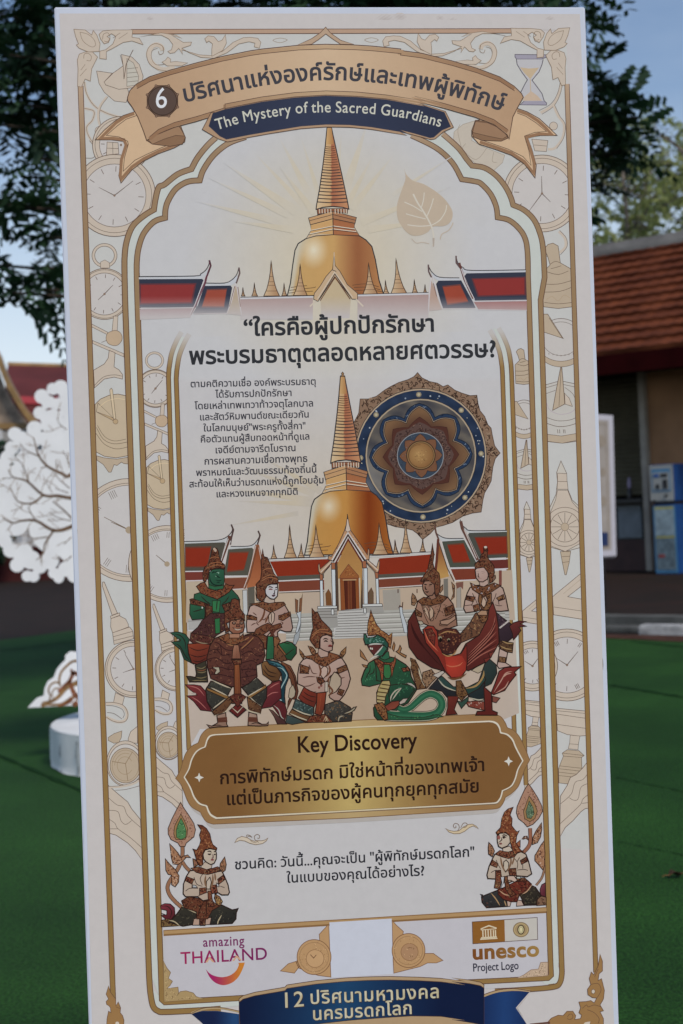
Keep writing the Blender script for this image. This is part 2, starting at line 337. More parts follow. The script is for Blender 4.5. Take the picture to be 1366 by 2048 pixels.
bush('shrub', at(6, 905, 36) * 1.0 - Vector((0, 0, 1.0)), .5, 1.35, 900, 'tall green shrub in front of the temple porch at the left edge', M_bl, 2)
bush('shrub', at(-22, 1010, 33) - Vector((0, 0, .6)), .55, .9, 700, 'lower shrub beside the tall shrub, left of the tree cut-out', M_bl, 9)
low = tag(empty('low_wall', at(60, 1130, 34)), 'low dark red wall running in front of the temple', 'wall'); low.location.z = 0; base = low.location
M_lw = mat('dark_red_low_wall', (.06, .014, .014), .8, .2, .2, 1)
b = MB(); quadsolid(b, [(-17, 34, .0), (-1, 34, .0), (-1, 34, .75), (-17, 34, .75)], (0, .25, 0)); b.build('wall_body', M_lw, low)
b = MB(); quadsolid(b, [(-17, 33.94, .753), (-1, 33.94, .753), (-1, 33.94, .83), (-17, 33.94, .83)], (0, .37, 0)); b.build('coping', M_lw, low)
# ------------------------------------------------------------------ trees
def leafmat(name, c1, c2, tr):
    m = bpy.data.materials.new(name); m.use_nodes = True; t = m.node_tree; b = t.nodes['Principled BSDF']
    b.inputs['Roughness'].default_value = .55; b.inputs['Specular IOR Level'].default_value = .3
    oi = t.nodes.new('ShaderNodeTexCoord'); n = t.nodes.new('ShaderNodeTexNoise'); n.inputs['Scale'].default_value = 1.7; n.inputs['Detail'].default_value = 6
    r = t.nodes.new('ShaderNodeValToRGB'); r.color_ramp.elements[0].color = (*c1, 1); r.color_ramp.elements[1].color = (*c2, 1); r.color_ramp.elements[0].position = .35; r.color_ramp.elements[1].position = .7
    tl = t.nodes.new('ShaderNodeBsdfTranslucent'); ad = t.nodes.new('ShaderNodeMixShader'); ad.inputs[0].default_value = tr
    k = t.links.new; k(oi.outputs['Object'], n.inputs[0]); k(n.outputs['Fac'], r.inputs[0]); k(r.outputs[0], b.inputs['Base Color']); k(r.outputs[0], tl.inputs[0])
    k(b.outputs[0], ad.inputs[1]); k(tl.outputs[0], ad.inputs[2]); k(ad.outputs[0], t.nodes['Material Output'].inputs[0])
    return m
M_leafd = leafmat('dark_feathery_leaves', (.010, .032, .018), (.030, .072, .028), .12)
M_bark = mat('dark_bark', (.035, .028, .022), .9, .2, .3, 12, .6, 20)
def sprig(b, p, d, ln, n=5, wl=.5):
    """one feathery leaf: paired leaflets along a drooping stalk"""
    d = d.normalized(); side = d.cross(Vector((random.gauss(0, .5), random.gauss(0, .5), 1))).normalized(); up = side.cross(d)
    for i in range(n):
        t = (i + .6) / n; q = p + d * ln * t + Vector((0, 0, -ln * .28 * t * t)); l_ = ln * wl * (1 - .45 * abs(t - .45) * 2)
        for s_ in (-1, 1):
            e = (side * s_ + d * .55 + Vector((0, 0, -.25)) + up * random.gauss(0, .15)).normalized(); wv = d * l_ * .30
            b.poly([q, q + e * l_ * .5 - wv, q + e * l_, q + e * l_ * .55 + wv])
big = tag(empty('feathery_tree', (.55, 11.2, 0)), 'big dark feathery-leaved tree towering behind the board, leaves drooping at its left side', 'tree')
TB = Vector((.55, 11.2, 0))
random.seed(11)
cr = MB(); tk = MB()
tk.tube([(0, 0, 0), (.05, .02, 1.2), (.0, .05, 2.4), (.05, .1, 3.4), (0, .15, 4.6), (-.05, .2, 5.8)], [.24, .2, .17, .14, .1, .05], 12)
def clump(px, py, rad_px, Y, n, branch=True, lv=.27):
    c = at(px, py, Y) - TB; rr = rad_px * Y / FPX
    if branch:
        h = min(5.4, max(2.4, c.z - .35 - .12 * Vector((c.x, c.y, 0)).length)); s0 = Vector((0, .1, h)); midp = (s0 + c) / 2 + Vector((0, 0, .25))
        tk.tube([s0, midp, c], [.045, .028, .010], 6, cap=False)
    for _ in range(n):
        v = Vector((random.gauss(0, .5), random.gauss(0, .5), random.gauss(0, .42)));
        if v.length > 1.25: v *= 1.25 / v.length
        d = Vector((random.gauss(0, 1), random.gauss(0, 1), random.gauss(-.15, .5)))
        sprig(cr, c + v * rr, d, random.uniform(.7, 1.25) * lv)
CL = [(0, 30, 80, 10.3, 70), (60, 20, 70, 10.6, 60), (115, 30, 60, 10.2, 45), (20, 110, 60, 10.0, 22), (85, 110, 60, 10.4, 42), (128, 100, 45, 10.8, 34),
      (55, 150, 60, 10.1, 48), (110, 175, 55, 10.5, 46), (10, 205, 60, 10.2, 44), (65, 215, 60, 10.6, 50), (118, 235, 42, 10.4, 30), (5, 250, 45, 10.0, 24), (60, 265, 45, 10.2, 26), (100, 285, 34, 10.3, 20),
      (80, 318, 26, 10.1, 15), (40, 352, 30, 10.2, 20), (60, 395, 34, 10.1, 28), (15, 410, 34, 10.0, 18), (105, 410, 24, 10.3, 14), (100, 475, 30, 10.2, 16),
      (85, 535, 40, 10.1, 32), (118, 555, 36, 10.4, 30), (45, 575, 36, 10.1, 24), (25, 585, 24, 10.0, 10), (98, 580, 30, 10.2, 22), (125, 612, 20, 10.3, 14), (-10, 530, 40, 10.2, 24), (-60, 400, 60, 10.2, 40), (-80, 220, 80, 10.3, 60), (-70, 60, 90, 10.5, 70),
      (1180, 25, 26, 11.3, 16), (1170, 60, 26, 11.3, 14), (1178, 95, 18, 11.5, 8), (1195, 150, 30, 11.0, 34), (1190, 190, 30, 11.2, 26), (1236, 215, 30, 11.0, 34), (1250, 255, 36, 11.0, 46), (1215, 260, 36, 11.2, 40), (1262, 300, 28, 11.0, 30),
      (1228, 310, 30, 11.1, 26), (1195, 300, 40, 11.3, 40), (1188, 350, 28, 11.3, 22), (1205, 370, 20, 11.2, 8), (1272, 235, 20, 11.0, 10), (1215, 200, 22, 11.1, 10), (1195, 240, 30, 11.3, 20)]
for q in CL: clump(q[0], q[1], q[2], q[3], max(4, int(q[4] * .38)))
for i in range(34):                          # the top of the crown, above the board and out of frame
    clump(random.uniform(60, 1150), random.uniform(-420, 30), 85, random.uniform(10, 12.2), 50, i % 3 == 0)
for i in range(16): clump(150 + i * 66, random.uniform(-14, 8), 40, random.uniform(10.5, 11.5), 15, False)
for i in range(26):                          # crown behind the board
    clump(random.uniform(170, 1140), random.uniform(40, 480), 80, random.uniform(10.2, 12.4), 34, i % 3 == 0)
tk.build('trunk', M_bark, big, smooth=True, fix=False); cr.build('crown', M_leafd, big, fix=False)
M_leafo = leafmat('sparse_olive_leaves', (.22, .28, .10), (.42, .45, .17), .5)
M_bark2 = mat('pale_grey_bark', (.16, .14, .12), .9, .2, .25, 8)
def thin_tree(px, Y, h_px, seed, label, spread):
    random.seed(seed); bse = at(px, 1000, Y); bse.z = 0; root = tag(empty('slender_tree', bse), label, 'tree', 'slender trees behind the shop')
    t = MB(); c = MB(); top = at(px, h_px, Y).z
    tr = [Vector((0, 0, top * i / 6)) + Vector((random.gauss(0, .08) * i, random.gauss(0, .08) * i, 0)) for i in range(7)]
    t.tube(tr, [.16 - .02 * i for i in range(7)], 8)
    for i in range(34):
        z = random.uniform(.40, .98) * top; k = min(5, int(z / top * 6)); s0 = tr[k].lerp(tr[k + 1], z / top * 6 - k)
        a = random.uniform(0, 6.28); ln = spread * random.uniform(.35, 1) * (1.25 - z / top * .75)
        e = s0 + Vector((math.cos(a) * ln, math.sin(a) * ln, random.uniform(.3, 1.0) * ln)); t.tube([s0, (s0 + e) / 2 + Vector((0, 0, .1)), e], [.05, .03, .012], 5, cap=False)
        for _ in range(6):
            f = s0.lerp(e, random.uniform(.5, 1.05)); q = f + Vector((random.gauss(0, .45), random.gauss(0, .45), random.gauss(0, .35)))
            t.tube([f, q], [.014, .006], 4, cap=False)
            for _ in range(12):
                p = q + Vector((random.gauss(0, .2), random.gauss(0, .2), random.gauss(0, .17))); d = Vector((random.gauss(0, 1), random.gauss(0, 1), random.gauss(-.4, .7))).normalized(); s_ = random.uniform(.08, .16)
                e2_ = d.cross(Vector((random.gauss(0, 1), random.gauss(0, 1), random.gauss(0, 1)))).normalized() * s_ * .42
                c.poly([p - d * s_, p + e2_, p + d * s_, p - e2_])
    t.build('trunk', M_bark2, root, smooth=True, fix=False); c.build('crown', M_leafo, root, fix=False)
thin_tree(1245, 34, 330, 3, 'slender pale green tree behind the shop roof beside the board edge', 2.0)
thin_tree(1335, 36, 300, 8, 'slender olive green tree behind the shop roof at the right edge', 2.4)
thin_tree(1420, 33, 290, 21, 'slender tree just outside the right edge, its twigs reaching over the shop roof', 2.4)
# ------------------------------------------------------------------ white cut-out tree on its plinth
PC = at(353, 1430, 8.4); PC.z = 0
M_pl = mat('white_painted_plinth', (.66, .69, .69), .7, .3, .06, 5, .12, 9)
pl = tag(empty('round_plinth', PC), 'white round plinth with a seam, standing on the turf under the tree cut-out', 'plinth')
R0_ = .745; zt = at(353, 1430, 8.4).z
b = MB(); n_ = 96; pr_ = [(0, .013), (-.004, .02), (.0, .06), (-.002, zt * .5), (0, zt - .012)]
random.seed(31); fac = [.006 * math.sin(i * .9) + random.uniform(-.003, .003) for i in range(n_)]
for r_, z_ in pr_:
    for j in range(n_):
        t = 2 * math.pi * j / n_; q = R0_ + r_ + fac[j] * (1 if z_ < zt - .02 else .4); b.v.append((q * math.cos(t), q * math.sin(t), z_ + (.006 * math.sin(j * .7) if z_ < .02 else 0)))
for i in range(len(pr_) - 1):
    for j in range(n_): a0 = i * n_ + j; a1 = i * n_ + (j + 1) % n_; b.f.append((a0, a1, a1 + n_, a0 + n_))
b.build('side', M_pl, pl, smooth=True)
b = MB(); b.lathe([(R0_ - .02, zt - .0125), (R0_ - .002, zt - .011), (R0_ - .004, zt - .004), (R0_ - .014, zt)], 96); b.build('top', M_pl, pl)
M_sm = mat('grey_seam_tape', (.34, .37, .38), .8, .2, .2, 20)
for deg in (214, 228, 268, 310):
    a = R(deg); c2, s2 = math.cos(a), math.sin(a); b = MB()
    for i in range(8):
        z0_ = .02 + (zt - .06) * i / 8; z1_ = .02 + (zt - .06) * (i + 1) / 8; w0 = .007 + .003 * math.sin(i * 1.9)
        q = [Vector((c2 * (R0_ + .004), s2 * (R0_ + .004), 0)), Vector((-s2, c2, 0))]
        b.poly([q[0] - q[1] * w0 + Vector((.004 * math.sin(i), 0, z0_)), q[0] + q[1] * w0 + Vector((.004 * math.sin(i), 0, z0_)), q[0] + q[1] * w0 + Vector((.004 * math.sin(i + 1), 0, z1_)), q[0] - q[1] * w0 + Vector((.004 * math.sin(i + 1), 0, z1_))])
    b.build('seam', M_sm, pl)
ct = tag(empty('tree_cutout', (PC.x, PC.y, zt)), 'flat white tree cut-out with brown printed branches standing on the round plinth', 'tree cut-out')
base = ct.location
YC = PC.y
def cpt(px, py): p = at(px, py, YC); return (p.x - PC.x, p.z - zt)
M_foam = mat('white_foam_sheet', (.84, .85, .86), .7, .3, .04, 6); M_br = mat('brown_branch_print', (.15, .088, .048), .7, .2, .3, 14)
M_br2 = mat('rust_root_print', (.20, .075, .035), .7, .2, .4, 18); M_br3 = mat('ochre_root_print', (.26, .15, .06), .7, .2, .3, 18); M_gry = mat('pale_grey_leaf_print', (.55, .56, .58), .7, .2, .2, 30)
# scalloped crown: outline traced as lobes, its own left half from the photo and a mirrored right half
lobes = [(122, 775, 17), (106, 778, 14), (134, 792, 18), (84, 793, 17), (98, 806, 17), (118, 815, 22), (138, 820, 20), (80, 826, 15), (98, 838, 20), (122, 845, 24), (70, 858, 19), (30, 868, 16), (45, 880, 20), (60, 885, 22), (24, 896, 16), (90, 870, 26), (16, 915, 17),
         (4, 932, 18), (-8, 960, 20), (-14, 995, 20), (-10, 1030, 22), (-2, 1060, 20), (10, 1082, 16), (22, 1100, 18), (35, 1130, 17), (55, 1152, 13), (68, 1153, 13), (80, 1132, 18), (62, 1120, 22), (108, 1146, 13), (118, 1156, 12), (132, 1138, 18), (150, 1150, 18), (100, 1120, 22), (45, 1105, 24), (175, 1160, 22), (205, 1150, 24), (240, 1160, 24), (275, 1150, 24),
         (160, 760, 24), (170, 728, 20), (195, 705, 24), (230, 690, 24), (262, 668, 22), (300, 655, 24), (335, 648, 24)]
fo = MB()
def disc(cx, cy, r_, n=22): return [(cx + r_ * math.cos(6.2832 * i / n), cy + r_ * math.sin(6.2832 * i / n)) for i in range(n)]
def union_sheet():
    """the lobes merged into one sheet with a scalloped, notched edge: contour of a distance field, traced on a fine grid"""
    import numpy as np
    cx, cy = cpt(353, 910); H_ = .0055
    cs = []
    for (x_, y_, r_) in lobes:
        a, c = cpt(x_, y_); rr = r_ * YC / FPX * .84; cs += [(a, c, rr), (2 * cx - a, c, rr)]
    for x_, y_, r_ in ((200, 900, 95), (150, 960, 75), (82, 960, 54), (66, 1010, 48), (120, 1050, 62), (180, 1060, 80), (250, 1050, 110), (300, 800, 130), (353, 760, 90), (353, 900, 170), (353, 1050, 120), (62, 930, 34), (120, 910, 38), (32, 960, 30), (30, 1040, 32), (14, 1000, 24), (8, 975, 18), (230, 770, 60)):
        a, c = cpt(x_, y_); rr = r_ * YC / FPX; cs += [(a, c, rr), (2 * cx - a, c, rr)]
    hs = []
    for x_, y_, rx_, ry_ in ((99, 818, 5, 2.2), (118, 820, 4, 2), (102, 846, 2.4, 1.8), (85, 862, 2.4, 3)): a, c = cpt(x_, y_); hs.append((a, c, rx_ * YC / FPX, ry_ * YC / FPX))
    x0 = min(q[0] - q[2] for q in cs) - .05; x1 = max(q[0] + q[2] for q in cs) + .05; y0 = min(q[1] - q[2] for q in cs) - .05; y1 = max(q[1] + q[2] for q in cs) + .05
    gx = np.arange(x0, x1, H_); gy = np.arange(y0, y1, H_); X, Y = np.meshgrid(gx, gy); Fd = np.full(X.shape, -1.0)
    for a, c, rr in cs: Fd = np.maximum(Fd, rr - np.hypot(X - a, Y - c))
    for a, c, ax, ay in hs: Fd = np.minimum(Fd, (np.hypot((X - a) / ax, (Y - c) / ay) - 1) * min(ax, ay))
    S_ = Fd > 0; seg = {}
    ny, nx = Fd.shape
    def ip(i, j, k, l):
        f0, f1 = Fd[j, i], Fd[l, k]; t = f0 / (f0 - f1); return (gx[i] + (gx[k] - gx[i]) * t, gy[j] + (gy[l] - gy[j]) * t)
    code = S_[:-1, :-1] * 1 + S_[:-1, 1:] * 2 + S_[1:, 1:] * 4 + S_[1:, :-1] * 8
    TB_ = {1: [(3, 0)], 2: [(0, 1)], 3: [(3, 1)], 4: [(1, 2)], 5: [(3, 2), (1, 0)], 6: [(0, 2)], 7: [(3, 2)], 8: [(2, 3)], 9: [(2, 0)], 10: [(0, 3), (2, 1)], 11: [(2, 1)], 12: [(1, 3)], 13: [(1, 0)], 14: [(0, 3)]}
    for j, i in zip(*np.nonzero((code > 0) & (code < 15))):
        E_ = {0: (i, j, 'h'), 1: (i + 1, j, 'v'), 2: (i, j + 1, 'h'), 3: (i, j, 'v')}
        for a, b_ in TB_[int(code[j, i])]: seg[E_[a]] = E_[b_]
    loops = []
    while seg:
        k0 = next(iter(seg)); lp = []; k = k0
        while k in seg:
            i, j, t = k; lp.append(ip(i, j, i + 1, j) if t == 'h' else ip(i, j, i, j + 1)); k = seg.pop(k)
        if len(lp) > 8: loops.append(lp)
    ar = lambda L_: sum(L_[q - 1][0] * L_[q][1] - L_[q][0] * L_[q - 1][1] for q in range(len(L_))) / 2
    loops.sort(key=lambda L_: -abs(ar(L_)))
    return [loops[0]] + [l for l in loops[1:] if abs(ar(l)) > 2e-5]
LP_ = union_sheet()
k0 = 0; allp = [p for l in LP_ for p in l]; nn = len(allp)
fo.v += [(p[0], -.012, p[1]) for p in allp] + [(p[0], .012, p[1]) for p in allp]
for tri in tessellate_polygon([[Vector((p[0], p[1], 0)) for p in l] for l in LP_]): fo.f.append(tuple(tri)); fo.f.append(tuple(nn + q for q in reversed(tri)))
for l in LP_:
    m_ = len(l)
    for i in range(m_): j = (i + 1) % m_; fo.f.append((k0 + i, k0 + j, nn + k0 + j, nn + k0 + i))
    k0 += m_
tw = [cpt(325, 1160), cpt(332, 1260), cpt(322, 1340), cpt(384, 1340), cpt(374, 1260), cpt(381, 1160)]
fo.prism(tw, -.012, .012)
fo.build('crown_sheet', M_foam, ct)
roots = [(56, 1415), (62, 1408), (74, 1396), (88, 1391), (90, 1376), (96, 1362), (108, 1354), (114, 1338), (124, 1326), (131, 1320), (131, 1310), (140, 1303), (152, 1304), (160, 1312), (185, 1318), (230, 1322), (290, 1325), (353, 1325)]
rp_ = [cpt(*p) for p in roots]; cxm = cpt(353, 1400)[0]
rp_ = rp_ + [(2 * cxm - a, c) for a, c in reversed(rp_[:-1])]
zl = .002
rp_[0] = (rp_[0][0], max(zl, rp_[0][1])); rp_[-1] = (rp_[-1][0], max(zl, rp_[-1][1]))
rs = MB(); rs.prism([(a, max(zl, c)) for a, c in rp_], -.010, .014); rs.build('root_sheet', M_foam, ct)
twigs = []
def ribbon(bm_, pts, w0, w1, y, mirror=True, twig=False):
    P = [Vector((*cpt(*p), 0)) for p in pts]
    Q = []
    for i in range(len(P) - 1):
        for k in range(6):
            t = k / 6; a = P[max(i - 1, 0)]; b_ = P[i]; c = P[i + 1]; d = P[min(i + 2, len(P) - 1)]
            Q.append(.5 * ((2 * b_) + (c - a) * t + (2 * a - 5 * b_ + 4 * c - d) * t * t + (3 * b_ - a - 3 * c + d) * t ** 3))
    Q.append(P[-1]); n = len(Q)
    if twig:
        rgt_ = random.Random(int(pts[0][0] * 7 + pts[0][1]))
        for i in range(4, n - 1, 5):
            d = (Q[i] - Q[i - 1]).normalized(); sg = rgt_.choice((-1, 1)); q0 = Q[i]; ln = rgt_.uniform(.05, .12); t = [q0]
            a_ = math.atan2(d.y, d.x) + sg * rgt_.uniform(.5, 1.0)
            for k in range(4): a_ += rgt_.uniform(-.3, .3); t.append(t[-1] + Vector((math.cos(a_), math.sin(a_), 0)) * ln / 4)
            twigs.append(t)
            if rgt_.random() < .6: a2 = a_ + rgt_.choice((-1, 1)) * .8; twigs.append([t[2], t[2] + Vector((math.cos(a2), math.sin(a2), 0)) * ln * .4])
    for sgn in ((1, -1) if mirror else (1,)):
        for i in range(n - 1):
            d = (Q[i + 1] - Q[i]).normalized(); nn = Vector((-d.y, d.x, 0)); f = lambda k: (w0 + (w1 - w0) * k / (n - 1)) * YC / FPX / 2
            q = [Q[i] + nn * f(i), Q[i + 1] + nn * f(i + 1), Q[i + 1] - nn * f(i + 1), Q[i] - nn * f(i)]
            bm_.poly([((v.x if sgn > 0 else 2 * cxm - v.x), y, v.y) for v in q])
S_ = 3.413
def zt_(s): return [(float(a) / S_, 640 + float(c) / S_) for a, c in (p.split(',') for p in s.split())]
br = MB()
for s, a, c in (("700,900 480,1060 430,1050 330,1000 270,930 245,850 230,800", 8, 1.5), ("270,930 180,890 140,840", 2.5, 1), ("330,1000 280,1010", 2.5, 1),
                ("750,1230 490,1215 400,1200 300,1195 200,1110 160,1090 90,1070 60,1020", 8, 1.5), ("200,1110 180,1050 150,980 100,930", 3, 1), ("300,1195 220,1250 130,1240 90,1180 70,1130", 4, 1), ("90,1080 20,1080", 1.5, .8),
                ("700,1300 490,1410 370,1435 250,1370 150,1370 90,1385 20,1350", 9, 1.5), ("250,1370 200,1290 220,1250", 2.5, 1), ("90,1385 50,1440", 2, 1), ("370,1435 310,1530 300,1590 250,1640", 4.5, 1.2), ("330,1480 230,1490 190,1460", 2.5, 1), ("230,1490 200,1540", 1.5, .8),
                ("490,1350 430,1290 365,1240", 3.5, 2), ("490,1370 400,1350 340,1310", 2, .8), ("480,1150 410,1090 370,1040", 2, 1), ("480,1000 460,940 430,890", 2.2, 1), ("470,1180 380,1150", 2, 1), ("460,750 410,710 390,660", 1.6, .8), ("490,1610 450,1650", 2.4, 1), ("490,1480 440,1530", 2, 1), ("360,1180 330,1130 310,1080", 1.4, .8)):
    ribbon(br, zt_(s), a, c, -.0132, True, True)
ribbon(br, [(353, 1330), (352, 1200), (353, 1080), (353, 900), (352, 760)], 40, 6, -.0140, False)
for s in ([(353, 1080), (250, 1000), (190, 930), (170, 850)], [(353, 950), (290, 850), (260, 760)], [(353, 1010), (240, 985), (160, 955)], [(353, 1100), (250, 1060), (190, 1040)]): ribbon(br, s, 12, 3, -.0136)
tw_ = MB(); M_twig = mat('pale_brown_twig_print', (.27, .19, .13), .7, .2, .2, 14)
for t in twigs:
    for sgn in (1, -1):
        for i in range(len(t) - 1):
            d = (t[i + 1] - t[i]).normalized(); nn_ = Vector((-d.y, d.x, 0)) * .0021
            tw_.poly([((v.x if sgn > 0 else 2 * cxm - v.x), -.0129, v.y) for v in (t[i] + nn_, t[i + 1] + nn_ * .6, t[i + 1] - nn_ * .6, t[i] - nn_)])
br.build('branch_print', M_br, ct); tw_.build('twig_print', M_twig, ct)
random.seed(4); gp = MB()
cs_ = [cpt(random.uniform(0, 700), random.uniform(760, 1120)) for _ in range(420)]
for (a, c) in cs_:
    t = random.uniform(0, 6.28); r_ = random.uniform(.004, .008); cx, cy = cpt(353, 910)
    if (a - cx) ** 2 / 1.0 + (c - cy) ** 2 / .5 < .98: gp.poly([(a + r_ * math.cos(t), -.0128, c + r_ * math.sin(t)), (a + .3 * r_ * math.cos(t + 1.57), -.0128, c + .3 * r_ * math.sin(t + 1.57)), (a - r_ * math.cos(t), -.0128, c - r_ * math.sin(t)), (a - .3 * r_ * math.cos(t + 1.57), -.0128, c - .3 * r_ * math.sin(t + 1.57))])
gp.build('leaf_print', M_gry, ct)
S2 = 5.12
def zr_(s): return [(float(a) / S2, 1200 + float(c) / S2) for a, c in (p.split(',') for p in s.split())]
r1 = MB(); r2 = MB()
for s, a, c in (("800,620 740,630 680,680 630,740 610,820 620,880", 5, 4), ("620,850 570,840 520,870 500,930 520,980 500,1050", 4, 3), ("610,900 560,910 535,960 550,1000", 3, 2), ("430,1080 450,1050 520,1040 600,990 680,900 760,860 830,830", 4, 11), ("430,1090 480,1070 560,1070 640,1060 720,1010 800,960", 4, 6)): ribbon(r1, zr_(s), a, c, -.0112)
for s, a, c in (("600,940 660,880 720,820 760,730 780,760 830,740", 6, 9), ("720,820 740,900 780,980 830,1000", 5, 14), ("740,1000 700,1050 600,1085", 10, 3), ("760,1040 790,1080", 12, 12), ("730,700 740,740 760,760", 2, 10)): ribbon(r2, zr_(s), a, c, -.0118)
r1.build('root_print', M_br3, ct); r2.build('rust_root_print', M_br2, ct)
# ------------------------------------------------------------------ the information board: plane, ink and lettering
BW, BH, BT = .8, 1.6, .022
_yaw, _pit, _rol = 9.34663651e-02, -1.43808487e-03, 1.65278984e-02
BM = (Matrix.Rotation(_yaw, 3, 'Z') @ Matrix.Rotation(_pit, 3, 'X') @ Matrix.Rotation(_rol, 3, 'Y'))
BX, BN, BZ = BM.col[0].copy(), -BM.col[1], BM.col[2].copy()      # along the board, out of its face, up the board
BTOP = Vector((1.21341288e-02, 2.10612601, 2.20817662))          # middle of the top edge of the face
BO = BTOP - BZ * BH                                              # middle of the bottom edge
board = tag(empty('information_board'), 'tall white information board with an ornate gold framed temple print, standing in the foreground', 'information board')
board.matrix_world = Matrix.Translation(BO) @ BM.to_4x4()
def bp_(px, py):                                                 # photo pixel -> (x, z) on the board's own face
    d = ray(px, py); t = (BO - CAM).dot(BN) / d.dot(BN); v = CAM + d * t - BO
    return v.dot(BX), v.dot(BZ)
PAPER_SHOWN, PAPER_ALB = hx('adacae'), .56
_pl = [lin(c) for c in PAPER_SHOWN]
def ink(h):                                                      # an ink seen as h beside the paper -> its reflectance
    c = hx(h) if isinstance(h, str) else h
    c = tuple(max(0, x) * (1 + .115 * max(0, x)) for x in c)
    return tuple(min(.95, lin(x) / q * PAPER_ALB) for x, q in zip(c, _pl))
def mixc(a, b, t):
    a = hx(a) if isinstance(a, str) else a; b = hx(b) if isinstance(b, str) else b; t = max(0, min(1, t))
    return tuple(x + (y - x) * t for x, y in zip(a, b))
M_ink = bpy.data.materials.new('printed_ink'); M_ink.use_nodes = True
_t = M_ink.node_tree; _b = _t.nodes['Principled BSDF']; _b.inputs['Roughness'].default_value = .5; _b.inputs['Specular IOR Level'].default_value = .10
_at = _t.nodes.new('ShaderNodeAttribute'); _at.attribute_name = 'Col'
_tc = _t.nodes.new('ShaderNodeTexCoord'); _n = _t.nodes.new('ShaderNodeTexNoise'); _n.inputs['Scale'].default_value = 55; _n.inputs['Detail'].default_value = 6; _n.inputs['Roughness'].default_value = .7
_r = _t.nodes.new('ShaderNodeMapRange'); _r.inputs['To Min'].default_value = .93; _r.inputs['To Max'].default_value = 1.07
_m = _t.nodes.new('ShaderNodeMix'); _m.data_type = 'RGBA'; _m.blend_type = 'MULTIPLY'; _m.inputs[0].default_value = 1
_t.links.new(_tc.outputs['Object'], _n.inputs[0]); _t.links.new(_n.outputs['Fac'], _r.inputs['Value']); _t.links.new(_at.outputs['Color'], _m.inputs[6]); _t.links.new(_r.outputs[0], _m.inputs[7]); _t.links.new(_m.outputs[2], _b.inputs['Base Color'])
_n2 = _t.nodes.new('ShaderNodeTexNoise'); _n2.inputs['Scale'].default_value = 7; _n2.inputs['Detail'].default_value = 3; _bp = _t.nodes.new('ShaderNodeBump'); _bp.inputs['Strength'].default_value = .06; _bp.inputs['Distance'].default_value = .02
_t.links.new(_tc.outputs['Object'], _n2.inputs[0]); _t.links.new(_n2.outputs['Fac'], _bp.inputs['Height']); _t.links.new(_bp.outputs[0], _b.inputs['Normal'])
import numpy as np
_reg = np.zeros((20000, 5)); _nreg = 0
STEP = 7e-6
def layer(x0, y0, x1, y1):                                       # ink laid over other ink sits one film above it
    global _nreg
    q = _reg[:_nreg]; hit = (q[:, 0] < x1) & (q[:, 2] > x0) & (q[:, 1] < y1) & (q[:, 3] > y0)
    l = (q[hit, 4].max() + 1) if hit.any() else 1
    _reg[_nreg] = (x0, y0, x1, y1, l); _nreg += 1
    return l
def Z(x0, y0, s): return lambda st: [(x0 + float(a) / s, y0 + float(b) / s) for a, b in (p.split(',') for p in st.split())]
PX = Z(0, 0, 1)
def cat(pts, closed=True, n=6):
    m = len(pts); o = []
    for i in range(m if closed else m - 1):
        g = (lambda k: pts[k % m]) if closed else (lambda k: pts[max(0, min(m - 1, k))])
        a, b, c, d = g(i - 1), g(i), g(i + 1), g(i + 2)
        for k in range(n):
            t = k / n
            o.append(tuple(.5 * (2 * b[j] + (c[j] - a[j]) * t + (2 * a[j] - 5 * b[j] + 4 * c[j] - d[j]) * t * t + (3 * b[j] - a[j] - 3 * c[j] + d[j]) * t ** 3) for j in (0, 1)))
    if not closed: o.append(pts[-1])
    return o
def ell(cx, cy, rx, ry=None, rot=0, a0=0, a1=360, n=48):
    ry = rx if ry is None else ry; c, s = math.cos(R(rot)), math.sin(R(rot)); o = []
    full = abs(a1 - a0) >= 360
    for i in range(n if full else n + 1):
        t = R(a0 + (a1 - a0) * i / n); x, y = rx * math.cos(t), ry * math.sin(t); o.append((cx + x * c - y * s, cy + x * s + y * c))
    return o
